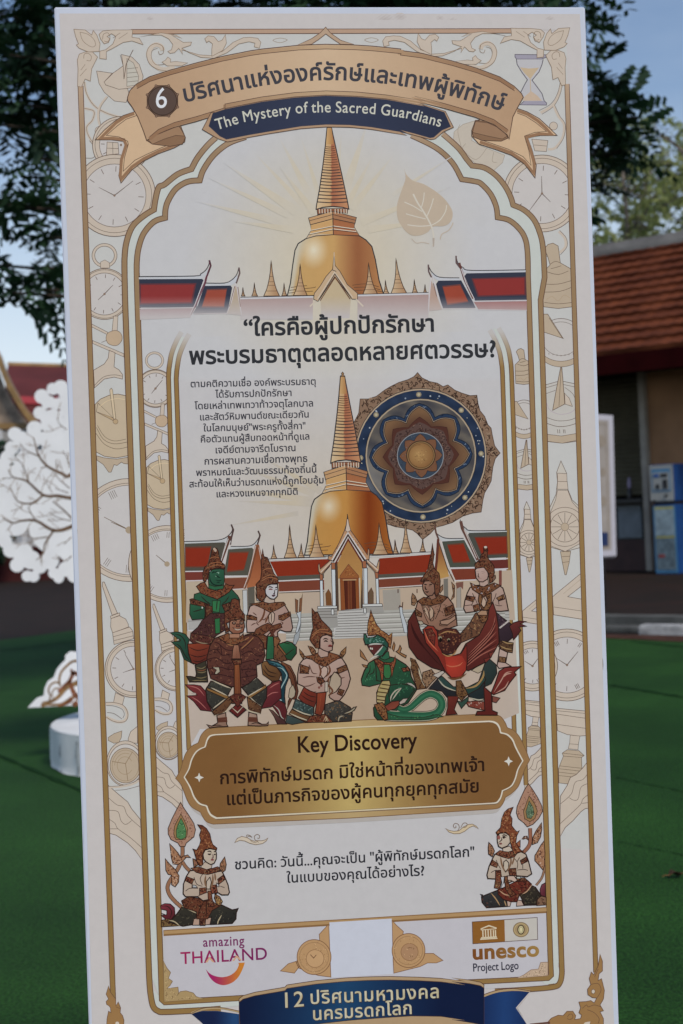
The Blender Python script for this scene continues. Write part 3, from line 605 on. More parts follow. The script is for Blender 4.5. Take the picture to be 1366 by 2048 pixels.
class Art:
    def __init__(s, name, parent=None, label=None, k=1.0): s.k = k; s.n = name; s.p = parent; s.V_ = []; s.F_ = []; s.C_ = []; s.label = label
    def tone(s, c):
        if s.k >= .9: return tuple(q * s.k for q in c)
        g = c[0] * .3 + c[1] * .59 + c[2] * .11; return tuple((q * .9 + g * .1) * s.k for q in c)
    def _put(s, tris_pts, faces, col, lay=None):
        xs = [p[0] for p in tris_pts]; ys = [p[1] for p in tris_pts]
        l = lay if lay is not None else layer(min(xs), min(ys), max(xs), max(ys))
        k = len(s.V_); fn = col if callable(col) else None; dn = lambda h: (*s.tone(ink(h)), 1); c0 = None if fn else dn(col)
        for p in tris_pts:
            x, z = bp_(*p); s.V_.append((x, -l * STEP, z)); s.C_.append(dn(fn(*p)) if fn else c0)
        s.F_ += [tuple(k + i for i in f) for f in faces]
        return l
    def f(s, col, pts, sm=0, o=None, ow=1.4, cut=None):          # a filled shape, o = its outline ink
        if sm: pts = cat(pts, True, sm)
        tri = tessellate_polygon([[Vector((p[0], p[1], 0)) for p in pts]])
        V = list(pts); T = [tuple(t) for t in tri]
        if callable(col):
            step = cut or 14
            for _ in range(6):
                mx_ = max(math.hypot(V[a][0] - V[b][0], V[a][1] - V[b][1]) for t in T for a, b in ((t[0], t[1]), (t[1], t[2]), (t[2], t[0])))
                if mx_ < step or len(T) > 9000: break
                mid = {}; N = []
                def md(a, b):
                    q = (min(a, b), max(a, b))
                    if q not in mid: mid[q] = len(V); V.append(((V[a][0] + V[b][0]) / 2, (V[a][1] + V[b][1]) / 2))
                    return mid[q]
                for a, b, c in T:
                    ab, bc, ca = md(a, b), md(b, c), md(c, a); N += [(a, ab, ca), (ab, b, bc), (ca, bc, c), (ab, bc, ca)]
                T = N
        s._put(V, T, col)
        if o: s.l(o, ow, pts, closed=True)
        return s
    def l(s, col, w, pts, sm=0, closed=False, taper=False, w1=None):   # a drawn line
        if sm: pts = cat(pts, closed, sm)
        P = [p for i, p in enumerate(pts) if i == 0 or math.hypot(p[0] - pts[i - 1][0], p[1] - pts[i - 1][1]) > .05]
        if closed and len(P) > 2 and math.hypot(P[0][0] - P[-1][0], P[0][1] - P[-1][1]) < .05: P.pop()
        n = len(P)
        if n < 2: return s
        V = []
        for i in range(n):
            a = P[i - 1] if (i > 0 or closed) else P[i]; b = P[(i + 1) % n] if (i < n - 1 or closed) else P[i]
            d1 = (P[i][0] - a[0], P[i][1] - a[1]); d2 = (b[0] - P[i][0], b[1] - P[i][1])
            l1 = math.hypot(*d1) or 1; l2 = math.hypot(*d2) or 1
            if d1 == (0, 0): d1, l1 = d2, l2
            if d2 == (0, 0): d2, l2 = d1, l1
            n1 = (-d1[1] / l1, d1[0] / l1); n2 = (-d2[1] / l2, d2[0] / l2); mx_ = (n1[0] + n2[0], n1[1] + n2[1]); ml_ = math.hypot(*mx_) or 1
            mxn = (mx_[0] / ml_, mx_[1] / ml_); k = 1 / max(.45, mxn[0] * n1[0] + mxn[1] * n1[1])
            t = i / (n - 1); ww = w + ((w1 - w) * t if w1 is not None else 0)
            if taper: ww = ww * min(1, .12 + 3.2 * min(t, 1 - t))
            h = ww / 2 * k
            V += [(P[i][0] + mxn[0] * h, P[i][1] + mxn[1] * h), (P[i][0] - mxn[0] * h, P[i][1] - mxn[1] * h)]
        F = [(2 * i, 2 * i + 1, 2 * ((i + 1) % n) + 1, 2 * ((i + 1) % n)) for i in range(n if closed else n - 1)]
        s._put(V, F, col)
        return s
    def build(s):
        me = bpy.data.meshes.new(s.n); me.from_pydata(s.V_, [], s.F_); me.update()
        at_ = me.color_attributes.new('Col', 'FLOAT_COLOR', 'POINT'); at_.data.foreach_set('color', [x for c in s.C_ for x in c])
        me.materials.append(M_ink)
        o = bpy.data.objects.new(s.n, me); COL.objects.link(o); o.parent = s.p or board
        # every film faces out of the board
        fl = [p for p in me.polygons if p.normal.y > 0]
        if fl:
            bm = bmesh.new(); bm.from_mesh(me); bm.normal_update()
            bmesh.ops.reverse_faces(bm, faces=[f for f in bm.faces if f.normal.y > 0]); bm.to_mesh(me); bm.free()
        if s.label: o['label'] = s.label
        return o
def inside(p, poly):
    x, y = p; c = False; j = len(poly) - 1
    for i in range(len(poly)):
        a, b = poly[i], poly[j]
        if (a[1] > y) != (b[1] > y) and x < (b[0] - a[0]) * (y - a[1]) / (b[1] - a[1]) + a[0]: c = not c
        j = i
    return c
def filigree(A, pts, cols, n, size=4.5, w=.9, seed=0, skip=None):           # carved-looking curls of ink inside an outline
    rg = random.Random(seed + n); xs = [p[0] for p in pts]; ys = [p[1] for p in pts]; k = 0; tries = 0
    V = {}
    while k < n and tries < n * 20:
        tries += 1; p = (rg.uniform(min(xs), max(xs)), rg.uniform(min(ys), max(ys)))
        if skip and math.hypot(p[0] - skip[0], p[1] - skip[1]) < skip[2]: continue
        if not inside(p, pts): continue
        a = rg.uniform(0, 6.28); r_ = size * rg.uniform(.5, 1.1); sw = rg.choice((-1, 1)) * rg.uniform(1.5, 4.2); q = []
        x, y = p
        for i in range(6):
            q.append((x, y)); x += math.cos(a) * r_ / 4; y += math.sin(a) * r_ / 4; a += sw / 5
        if not (inside(q[-1], pts) and inside(q[3], pts)): continue
        A.l(rg.choice(cols), w * rg.uniform(.7, 1.2), q, taper=True); k += 1
# lettering: outlines come from Blender's built-in font
_gc = {}
def glyph(ch):
    if ch in _gc: return _gc[ch]
    def obj_(tx):
        c = bpy.data.curves.new('glyph', 'FONT'); c.body = tx; c.size = 1; c.resolution_u = 5
        o = bpy.data.objects.new('glyph', c); COL.objects.link(o); return o, c
    def width(tx):
        o, c = obj_(tx); m = o.evaluated_get(bpy.context.evaluated_depsgraph_get()).to_mesh(); v = max(q.co.x for q in m.vertices)
        bpy.data.objects.remove(o); bpy.data.curves.remove(c); return v
    o, c = obj_(ch); cu = o.to_curve(bpy.context.evaluated_depsgraph_get()); loops = []
    for s_ in cu.splines:
        bz = s_.bezier_points; n = len(bz); L_ = []
        for i in range(n):
            a, b = bz[i], bz[(i + 1) % n]; p0, p1, p2, p3 = a.co, a.handle_right, b.co, b.handle_left
            p2, p3 = b.handle_left, b.co
            straight = (p1 - p0).cross(p3 - p0).length + (p2 - p0).cross(p3 - p0).length < 1e-5
            for k in range(1 if straight else 5):
                t = k / 5; q = p0 * (1 - t) ** 3 + p1 * 3 * t * (1 - t) ** 2 + p2 * 3 * t * t * (1 - t) + p3 * t ** 3
                if not L_ or math.hypot(q.x - L_[-1][0], q.y - L_[-1][1]) > 1e-4: L_.append((q.x, q.y))
        if math.hypot(L_[0][0] - L_[-1][0], L_[0][1] - L_[-1][1]) < 1e-4: L_.pop()
        loops.append(L_)
    o.to_curve_clear(); bpy.data.objects.remove(o); bpy.data.curves.remove(c)
    area = lambda L_: sum(L_[i - 1][0] * L_[i][1] - L_[i][0] * L_[i - 1][1] for i in range(len(L_))) / 2
    sg = 1 if area(max(loops, key=lambda q: abs(area(q)))) > 0 else -1
    outer = [q for q in loops if area(q) * sg > 0]; holes = [q for q in loops if area(q) * sg <= 0]
    parts = []
    for q in outer:
        hs = [h for h in holes if inside(h[0], q)]; P = [q] + hs; V = [v for l_ in P for v in l_]
        T = [tuple(t) for t in tessellate_polygon([[Vector((*v, 0)) for v in l_] for l_ in P])]
        R_ = [l_ if area(l_) * (1 if l_ is q else -1) > 0 else l_[::-1] for l_ in P]      # solid on the left of every loop
        parts.append((V, T, R_))
    adv = width('|' + ch + '|') - width('||')
    _gc[ch] = (parts, [v for p_ in parts for v in p_[0]], adv)
    return _gc[ch]
UPPER = set('ัิีึื็ํ'); TONE = set('่้๊๋์'); LOWER = set('ฺุู'); TALL = set('ปฝฟฬ')
def layout(tx, sp=0.0):
    o = []; x = 0; prev = ''; base = ''
    for i, ch in enumerate(tx):
        if ch == ' ': x += .26; base = ch; continue
        _, v, adv = glyph(ch)
        if ch in UPPER or ch in TONE or ch in LOWER:
            dx = dy = 0
            if ch in TONE and prev in UPPER: dy = .155
            if ch in TONE and prev == base and base in 'ำ': dy = 0
            if base in TALL and ch not in LOWER: dx = -.15
            o.append((ch, x - sp + dx, dy))
        else:
            o.append((ch, x, 0)); x += adv + sp; base = ch
        prev = ch
    return o, x - sp
def text(A, tx, path, col, bold=0.0, sp=0.0, hscale=1.0, ext=None, up=(-.034, -1.0), lh=None):
    """letters along a baseline path of photo pixels, fitted to its length"""
    lo, wd = layout(tx, sp)
    d = [0]
    for a, b in zip(path, path[1:]): d.append(d[-1] + math.hypot(b[0] - a[0], b[1] - a[1]))
    tot = d[-1]
    # ink extents: the path runs from the first letter's left edge to the last letter's right edge
    xs = [x + q[0] for ch, x, dy in lo for q in glyph(ch)[1]]; lft, rgt = min(xs), max(xs)
    sx = tot / (rgt - lft); sy = sx * hscale
    curved = len(path) > 2
    def pos(s_):
        s_ = max(-40, min(tot + 40, s_)); i = 0
        while i < len(d) - 2 and d[i + 1] < s_: i += 1
        a, b = path[i], path[i + 1]; L_ = d[i + 1] - d[i]; t = (s_ - d[i]) / L_
        return (a[0] + (b[0] - a[0]) * t, a[1] + (b[1] - a[1]) * t), ((b[0] - a[0]) / L_, (b[1] - a[1]) / L_)
    for ch, x, dy in lo:
        parts, v, adv = glyph(ch)
        cx = x + (min(q[0] for q in v) + max(q[0] for q in v)) / 2
        p, t = pos((cx - lft) * sx)
        u = (t[1], -t[0]) if curved else up
        def T(q): 
            ax = (q[0] + x - cx) * sx; ay = (q[1] + dy) * sy
            return (p[0] + t[0] * ax + u[0] * ay, p[1] + t[1] * ax + u[1] * ay)
        AW = [T(q) for q in v]; xs_ = [q[0] for q in AW]; ys_ = [q[1] for q in AW]
        l = layer(min(xs_) - bold, min(ys_) - bold, max(xs_) + bold, max(ys_) + bold)
        for pi, (V, F, LP) in enumerate(parts):
            A._put([T(q) for q in V], F, col, l + pi * .25)
            if not bold: continue
            for lp in LP:
                W = [T(q) for q in lp]; n = len(W); QV = []
                for i in range(n):
                    a, c, e = W[i - 1], W[i], W[(i + 1) % n]; l1 = math.hypot(c[0] - a[0], c[1] - a[1]) or 1; l2 = math.hypot(e[0] - c[0], e[1] - c[1]) or 1
                    n1 = (-(c[1] - a[1]) / l1, (c[0] - a[0]) / l1); n2 = (-(e[1] - c[1]) / l2, (e[0] - c[0]) / l2)
                    m_ = (n1[0] + n2[0], n1[1] + n2[1]); ml_ = math.hypot(*m_) or 1; m_ = (m_[0] / ml_, m_[1] / ml_); k = bold / max(.6, m_[0] * n1[0] + m_[1] * n1[1])
                    QV += [c, (c[0] + m_[0] * k, c[1] + m_[1] * k)]
                A._put(QV, [(2 * i, 2 * ((i + 1) % n), 2 * ((i + 1) % n) + 1, 2 * i + 1) for i in range(n)], col, l + pi * .25 + .12)
# ------------------------------------------------------------------ the board's body and easel
M_core = mat('white_foam_board', (.64, .685, .79), .6, .3, .03, 10)
b = MB(); b.box(-BW / 2, BW / 2, 0, BT, 0, BH); b.build('panel', M_core, board, bevel=.0015)
M_leg = mat('dark_steel_easel', (.05, .05, .055), .45, .5, .2, 10)
eas = BO.z
for x in (-.3, .3):
    b = MB(); b.tube([(x, BT + .016, .9), (x, BT + .016, -eas + .02)], .014, 8); b.build('leg', M_leg, board, smooth=True)
b = MB(); b.tube([(0, BT + .02, 1.0), (0, BT + .55, -eas + .06)], .013, 8); b.build('rear_leg', M_leg, board, smooth=True)
b = MB(); b.box(-.34, .34, -.03, BT + .03, -.024, -.002); b.build('rest_bar', M_leg, board)
# ------------------------------------------------------------------ print: paper ground and border
LX = lambda y: 155.6 + (y - 175) * .0357          # outer gold line, left and right
RX = lambda y: 1129.4 + (y - 175) * .0325
def vline(f, y0, y1, off=0.0, n=14): return [(f(y0 + (y1 - y0) * i / n) + off, y0 + (y1 - y0) * i / n) for i in range(n + 1)]
E_ML = lambda y: 243.4 + (y - 555) * .0356; E_IL = lambda y: 268 + (y - 555) * .0350
E_MR = lambda y: 1074.6 + (y - 555) * .0317; E_IR = lambda y: 1051.6 + (y - 555) * .0326
PAP = 'aea8a7'; BAND = 'acaeaa'; SIDE = 'acaaa8'; GOLD = '82673f'; GOLD_L = 'a18a76'; EDGE = '5a4235'; LINE = '5c4b40'; FAINT = 'aea195'; FAINT2 = 'a39381'
def GC(x, y): return mixc('887159', GOLD, (y - 350) / 900) if y > 300 else mixc(GOLD_L, '887159', (y - 250) / 60)
A = Art('paper_print')
A.f(PAP, [(119, 27), (640, 27), (1160, 28), (1186, 700), (1226, 2000), (1231, 2118), (187, 2178), (170, 1500), (143, 720)])
def fadeup(c): return lambda x, y: mixc(PAP, c, (y - 200) / 300)
A.f(SIDE, [(166, 68), (1133, 67), (1140, 400)] + [(RX(y), y) for y in (700, 1100, 1500, 1900)] + [(RX(2060) - 2, 2075), (236, 2130)] + [(LX(y) + 10, y) for y in (1900, 1500, 1100, 700, 400)])
for (sx_, sy_, sr_) in ((770, 40, 20), (800, 34, 14), (905, 42, 12), (880, 36, 9), (300, 38, 8), (1100, 38, 10)):
    A.f(lambda x, y: mixc('a29a98', PAP, math.hypot((x - sx_), (y - sy_) * 1.6) / sr_ + .25 * math.sin(x * .7 + y)), ell(sx_, sy_, sr_, sr_ * .62, n=26), cut=5)
A.f(PAP, [(LX(y) + 10, y) for y in range(1640, 2121, 60)] + [(RX(y), y) for y in range(2060, 1640, -60)])
A.build()
# ---- faded clocks and instruments down both sides
A = Art('instrument_print')
def watch(cx, cy, ro, ri, hands, ticks=12, col=FAINT, face='aea8a6', rot=3, num=None):
    A.f(col, ell(cx, cy, ro), o=LINE, ow=1.3); A.l(LINE, .9, ell(cx, cy, (ro + ri) / 2 + 2), closed=True); A.f(face, ell(cx, cy, ri), o=LINE, ow=1)
    for i in range(ticks):
        t = R(rot + 360 * i / ticks); a, c = math.cos(t), math.sin(t); r0, r1 = ri * .76, ri * .93
        if num:
            for k in range(1 + i % 3): A.l(LINE, 1.1, [(cx + a * r0 - c * (k * 3.2 - 2), cy + c * r0 + a * (k * 3.2 - 2)), (cx + a * r1 - c * (k * 3.2 - 2), cy + c * r1 + a * (k * 3.2 - 2))])
        else: A.l(LINE, 1.2, [(cx + a * r0, cy + c * r0), (cx + a * r1, cy + c * r1)])
    for h in hands: A.l('5c4e45', 1.7, [(cx, cy)] + [h], taper=False, w1=.8)
    A.f('7a675a', ell(cx, cy, 2.4, n=12))
z1 = Z(100, 0, 3.415); z3 = Z(800, 0, 3.415); zu1 = Z(100, 350, 3.415); zu3 = Z(800, 350, 3.415)
# boat
A.f(FAINT, z1("318,485 345,488 425,500 370,560 380,580 440,600 530,605 540,640 520,700 440,690 370,630 335,570"), o=LINE, ow=1)
A.f(FAINT, z1("488,372 560,390 610,440 636,520 630,560 560,600 470,610 380,580 370,560 430,500 500,450"), o=LINE, ow=1)
A.f('aaa49b', z1("525,400 570,430 605,520 600,580 525,590"), o=LINE, ow=.8)
A.l(LINE, 1.4, z1("568,340 545,385 520,440 505,540")); A.l(LINE, 1, z1("480,375 500,450 505,540"))
for y in (470, 500, 530, 560): A.l(LINE, .8, z1("525,%d 600,%d" % (y, y - 8)))
# rings and scroll work below the boat
A.l(FAINT, 5, z1("235,560 250,640 300,720 380,770 480,800 560,800"), sm=5); A.l(LINE, .9, z1("235,560 250,640 300,720 380,770 480,800 560,800"), sm=5)
A.l(FAINT, 5, z1("390,660 340,730 330,800 345,870"), sm=5); A.l(LINE, .8, z1("398,660 348,730 338,800 352,870"), sm=5)
A.l(FAINT, 5, z1("235,740 300,760 290,820 250,870 270,940 330,1010 400,1030"), sm=5); A.l(LINE, .8, z1("235,740 300,760 290,820 250,870 270,940 330,1010 400,1030"), sm=5)
A.f(FAINT, ell(199, 262, 9), o=LINE, ow=.8); A.l(LINE, 1, z1("245,1080 300,1075 310,1020 270,960"), sm=4)
watch(242, 290, 57, 43, [], 12)
A.f(FAINT, z1("390,970 465,975 470,1050 385,1060"), o=LINE, ow=1); A.l(LINE, .9, z1("390,1012 468,1015")); A.l(LINE, .9, z1("428,975 430,1055"))
watch(229, 391, 82, 63, [(198, 375), (266, 362)])
# ring and small watch
A.l(FAINT, 5, ell(209, 511, 22, 21), closed=True); A.l(LINE, 1, ell(209, 511, 25, 24), closed=True); A.l(LINE, 1, ell(209, 511, 19.5, 18.5), closed=True)
A.f(FAINT, zu1("345,595 375,580 405,598 408,635 345,635"), o=LINE, ow=.8)
watch(209, 588, 51, 42, [(226, 570), (196, 600)])
zl1 = Z(150, 640, 5.12)
def struts(z):
    A.f(FAINT, z("395,-40 440,-40 432,120 380,110"), o=LINE, ow=.9); A.f(FAINT, z("170,40 335,125 330,150 170,70"), o=LINE, ow=.9)
    A.f(FAINT, z("180,210 500,345 500,378 180,240"), o=LINE, ow=.9); A.f('a8937d', [p for p in z("400,108 450,118 480,160 478,210 440,255 390,262 340,240 318,190 335,135")], sm=4, o=LINE, ow=.9)
    A.f(FAINT, z("350,310 410,335 400,480 450,510 488,560 485,605 400,585 300,605 200,695 190,515 300,450 340,390"), o=LINE, ow=1.1)
    A.l(LINE, .9, z("200,670 290,585 400,562 480,575"), sm=4); A.l(LINE, .9, z("320,210 270,230"))
struts(zl1)
def sundial(z, cx=1):
    A.f('aa9a85', z("205,865 260,810 350,770 440,758 520,775 545,900 550,1300 540,1390 420,1412 300,1395 215,1350"), o=LINE, ow=1.2)
    A.l(LINE, .9, z("215,1160 300,1270 420,1320 540,1300"), sm=4); A.l(LINE, .9, z("220,1100 290,1220 400,1268 535,1250"), sm=4); A.l(LINE, .8, z("230,1080 300,1190 400,1238 520,1220"), sm=4)
    A.f('b5a48c', z("355,715 372,698 385,715 418,1010 395,1020"), o=LINE, ow=.9); A.f('a28c70', z("218,940 240,920 400,1010 390,1030"), o=LINE, ow=.8)
    A.f('aa9a85', z("235,850 390,1000 218,940"), o=LINE, ow=.9); A.f('a28c70', ell(*z("415,1040")[0], 5, n=14), o=LINE, ow=.7)
    A.f(FAINT2, z("220,1390 300,1412 430,1425 545,1405 545,1475 500,1470 475,1455 430,1490 400,1480 370,1558 345,1558 290,1480 225,1435"), o=LINE, ow=1)
    A.l('c0ad90', 1, z("250,890 330,830 430,805 510,815"), sm=4)
sundial(zl1)
def romanclock(z, cx, cy, r, hands):
    A.f(FAINT, ell(cx, cy, r), o=LINE, ow=1.2); A.l(LINE, .9, ell(cx, cy, r * .91), closed=True); A.f('aea9a8', ell(cx, cy, r * .87), o=LINE, ow=.9)
    for i in range(12):
        t = R(4 + 30 * i); a, c = math.cos(t), math.sin(t)
        for k in range(2 + i % 3):
            o_ = k * 4 - 4; A.l(LINE, .9, [(cx + a * r * .68 - c * o_, cy + c * r * .68 + a * o_), (cx + a * r * .83 - c * o_, cy + c * r * .83 + a * o_)])
    for h in hands: A.l('6a5a4c', 2, [(cx, cy), h], w1=1)
    A.f('948471', ell(cx, cy, r * .07, n=14))
romanclock(zl1, 258, 1060, 103, [(208, 1034), (222, 1044)])
zl2 = Z(150, 1000, 5.12)
def wand(z, wx, wy, wr, hands):
    A.f(FAINT, z("283,840 300,840 370,1010 435,1160 380,1180 330,1030 280,880"), o=LINE, ow=1.1); A.f(FAINT, z("362,1190 455,1155 460,1180 368,1215"), o=LINE, ow=1)
    A.f(FAINT, z("368,1215 455,1185 520,1220 545,1270 548,1300 470,1330 385,1360 365,1300"), o=LINE, ow=1); A.f(FAINT, z("385,1360 560,1300 590,1340 600,1420 400,1480"), o=LINE, ow=1)
    A.l(LINE, .9, z("392,1400 590,1345")); A.l(LINE, .9, z("398,1440 600,1390"))
    watch(wx, wy, wr, wr * .8, hands)
wand(zl2, 267, 1338, 57, [(250, 1308), (246, 1345)])
zl3 = Z(150, 1350, 5.12)
def tail(z):
    A.f(FAINT, z("415,180 505,225 485,310 395,280"), o=LINE, ow=1); A.l(FAINT, 6, z("315,300 400,290 500,330 535,400 510,465 450,480 380,460 320,430"), sm=5)
    A.l(LINE, 1, z("315,280 400,282 500,315 542,400 520,470 450,485 380,468 320,430"), sm=5); A.l(LINE, .9, z("320,312 400,318 480,350 505,400 490,440"), sm=5); A.l(LINE, .9, z("330,385 400,395 480,450"), sm=4)
    A.f(FAINT2, z("340,640 400,600 480,572 475,640 450,690 400,700 340,670"), o=LINE, ow=.9); A.f(FAINT, z("640,525 570,580 545,650 545,690 640,700"), o=LINE, ow=1)
def barrel(z, cx, cy, rx, ry):
    A.f(FAINT, ell(cx, cy - 4, rx * 1.22, ry * 1.3), o=LINE, ow=1.1); A.f('b0aaa6', ell(cx, cy - 2, rx * 1.12, ry * 1.17), o=LINE, ow=1.1); A.f(FAINT2, ell(cx, cy, rx, ry), o=LINE, ow=1.1)
    A.l('8d7862', .9, ell(cx, cy, rx * .86, ry * .88), closed=True); A.l('8d7862', .9, ell(cx - 1, cy, rx * .5, ry * .5, a0=30, a1=330)); A.l('8d7862', .9, ell(cx, cy, rx * .7, ry * .7, a0=180, a1=290))
    for t in (80, 195, 300): A.l('7c6650', 1.1, [(cx, cy - 4), (cx + rx * .9 * math.cos(R(t)), cy + ry * .9 * math.sin(R(t)))])
def plank(z):
    A.f(FAINT, z("330,1120 420,1200 540,1300 580,1370 670,1480 690,1900 620,1800 540,1720 420,1640 350,1620"), o=LINE, ow=1.2)
    for s_ in ("345,1260 430,1330 500,1350 540,1440 670,1560", "350,1385 440,1400 470,1490 520,1530 580,1490", "355,1480 410,1520 440,1575 560,1660 680,1765", "360,1575 440,1575"): A.l(LINE, .9, z(s_), sm=4)
tail(zl3); plank(zl3); barrel(zl3, 251, 1531, 31, 35)
A.l(FAINT, 4, zl3("330,1150 450,1145 580,1120 660,1080"), sm=4); A.l(LINE, .9, zl3("340,1140 450,1135 580,1105 660,1060"), sm=4); A.l(LINE, .9, zl3("410,1180 520,1172 660,1135"), sm=4)
# right side
A.f('8d8894', z3("785,372 1000,374 1005,390 965,404 795,404 785,388"), o='4f4a55', ow=1.3); A.f('8d8894', z3("850,688 985,688 1002,704 1000,718 820,716"), o='4f4a55', ow=1.3)
HG = z3("795,405 800,440 830,490 870,540 850,580 825,630 845,690 985,690 970,640 930,585 900,550 950,490 970,440 978,405")
A.f('a6a3a6', HG); A.l('4f4a55', 1.6, z3("795,405 800,440 830,490 870,545 850,580 825,630")); A.l('4f4a55', 1.6, z3("978,405 970,440 950,490 902,548 930,585 970,640 985,690"))
A.f('ab9880', z3("820,460 880,468 950,462 920,500 890,540 850,500")); A.f('ae9a88', z3("838,688 850,660 895,622 940,655 968,688")); A.l('ab9880', 1.6, z3("890,540 892,625"))
A.l(FAINT, 5, z3("1105,540 1085,640 1040,720 960,770"), sm=5); A.l(LINE, .9, z3("1115,540 1095,640 1050,725 970,780"), sm=5); A.l(LINE, .9, z3("1095,560 1075,640 1030,710 950,755"), sm=5)
A.l(FAINT, 5, z3("1050,720 1080,790 1120,850 1110,940 1060,1010 1010,1020"), sm=5); A.l(LINE, .9, z3("1055,715 1090,790 1128,850 1118,940 1070,1015"), sm=5)
A.f(FAINT, ell(1107, 252, 8), o=LINE, ow=.8); A.f(FAINT, z3("900,950 1010,960 1000,1035 920,1030"), o=LINE, ow=.9); A.l(LINE, .8, z3("915,990 1005,998"))
A.f('aba196', z3("510,825 430,850 370,900 365,960 400,1020 470,1080 560,1150 640,1165 700,1110 715,1060 560,1000 490,960"), o='8f8274', ow=.9)
for s_ in ("410,850 395,900 420,1010", "450,980 430,1020 520,1090 600,1000", "640,1040 630,1100 660,1110"): A.l('8f8274', .9, z3(s_), sm=4)
watch(1084, 387, 77, 60, [(1083, 352), (1056, 425), (1101, 404)])
A.l(FAINT, 5, zu3("1085,385 1125,430 1130,490 1090,530"), sm=5); A.l(LINE, .9, zu3("1090,378 1135,430 1140,490 1095,545"), sm=5); A.l(LINE, .9, zu3("960,520 1010,560"))
def flask(z):
    A.f(FAINT2, z("985,505 1010,475 1045,465 1080,485 1085,520 1095,600 1165,640 1180,800 1178,900 1080,912 980,900 970,670 1025,615 1010,560"), o=LINE, ow=1.1)
    for s_ in ("1025,610 1060,590 1095,600", "1030,640 1070,630 1100,620", "980,745 1080,745 1175,720", "980,800 1090,795 1178,765", "985,870 1080,880 1178,870", "1000,660 1080,680 1150,655"): A.l(LINE, .9, z(s_), sm=3)
    A.l('9b8670', .8, z("1000,850 1040,830 1080,860 1120,820 1160,840"), sm=4)
flask(zu3)
def dial2(z, cx, cy, rx, ry):
    A.f('aca6a3', ell(cx, cy, rx, ry), o=LINE, ow=1.1); A.l(LINE, .8, ell(cx, cy - ry * .1, rx * .82, ry * .75), closed=True)
    A.f(FAINT2, [(cx - rx, cy + ry * .55)] + ell(cx, cy + ry * .35, rx, ry * .8, a0=170, a1=10, n=20)[::1] + [(cx + rx, cy + ry * .55)] + ell(cx, cy + ry * .1, rx, ry * .8, a0=10, a1=170, n=20), o=LINE, ow=.9)
    for i in range(9): A.l(LINE, 1, [(cx - rx * .7 + i * rx * .175, cy + ry * .62 - abs(i - 4) * 1.3), (cx - rx * .7 + i * rx * .175, cy + ry * .62 - abs(i - 4) * 1.3 + 3)])
zr5 = Z(990, 640, 5.12); zr6 = Z(990, 1000, 5.12); zr7 = Z(990, 1350, 5.12)
dial2(zr5, 1122, 682, 46, 45)
A.f(FAINT2, zr5("480,-60 540,-60 700,190 490,120"), o=LINE, ow=1.1); A.l(LINE, .9, zr5("555,-20 690,185"))
def dial3(z):
    A.f('aaa5a0', z("515,665 640,630 700,628 850,660 850,1240 690,1262 535,1245"), o=LINE, ow=1.1); A.l(LINE, .9, z("520,695 640,660")); A.l(LINE, .9, z("700,660 840,690")); A.l(LINE, .8, z("520,755 620,720")); A.l(LINE, .8, z("715,690 800,760 830,850"), sm=3)
    A.l('9d8d98', .9, z("530,850 560,920 660,965 780,945 840,880"), sm=4); A.l(LINE, .9, z("535,1000 640,1032 760,1025 840,995"), sm=4); A.l(LINE, 1.1, z("535,1060 640,1090 740,1085 845,1055"), sm=4)
    A.f(FAINT2, z("535,1170 680,1188 845,1160 848,1230 690,1262 538,1242"), o=LINE, ow=.9)
    A.f(FAINT2, z("672,485 685,487 715,860 590,925 630,700"), o=LINE, ow=1.2); A.l(LINE, .9, z("678,490 655,880")); A.f(FAINT, z("712,750 760,800 792,885 718,862"), o=LINE, ow=.9)
    for x in (640, 660, 700, 715): A.l(LINE, 1, z("%d,1120 %d,1160" % (x, x + 4)))
dial3(zr5)
def compasspen(z, dy=0):
    A.f('aea79f', z("675,-400 735,-270 735,-190 745,-110 790,0 900,100 900,480 720,528 560,480 560,80 625,-60 640,-190 630,-280"), sm=0, o=LINE, ow=1.1)
    A.f(FAINT, z("640,-275 735,-270 738,-190 640,-190"), o=LINE, ow=.9); A.f(FAINT, z("640,-190 740,-190 748,-110 635,-110"), o=LINE, ow=.9)
    A.f(FAINT, z("640,-100 745,-100 790,20 880,120 880,440 720,528 570,470 570,120 620,0"), o=LINE, ow=.9)
    cx, cy = z("715,275")[0]; u = abs(z("100,0")[0][0] - z("0,0")[0][0]) / 100
    A.l(LINE, .9, ell(cx, cy, 205 * u, 200 * u), closed=True); A.l(LINE, 1, ell(cx, cy, 150 * u, 155 * u), closed=True)
    for i in range(12): A.l(LINE, .9, [(cx + 45 * u * math.cos(R(30 * i)), cy + 45 * u * math.sin(R(30 * i))), (cx + 140 * u * math.cos(R(30 * i)), cy + 145 * u * math.sin(R(30 * i)))])
    A.f(FAINT2, ell(cx, cy, 40 * u), o=LINE, ow=.7); A.f(FAINT2, z("670,528 775,525 760,640 730,765 715,765 690,640"), o=LINE, ow=1); A.l(LINE, .8, z("685,580 770,575")); A.l(LINE, .8, z("692,640 762,630"))
compasspen(zr6)
def ruler(z):
    A.f(FAINT, z("590,990 900,735 900,870 745,990 915,1020 915,1225 600,1175"), o=LINE, ow=1.1); A.l(LINE, .8, z("600,1095 910,1140")); A.l('948471', .7, z("700,960 890,800"))
ruler(zr6)
watch(1134, 1330, 72, 56, [(1112, 1316), (1156, 1303)], num=True)
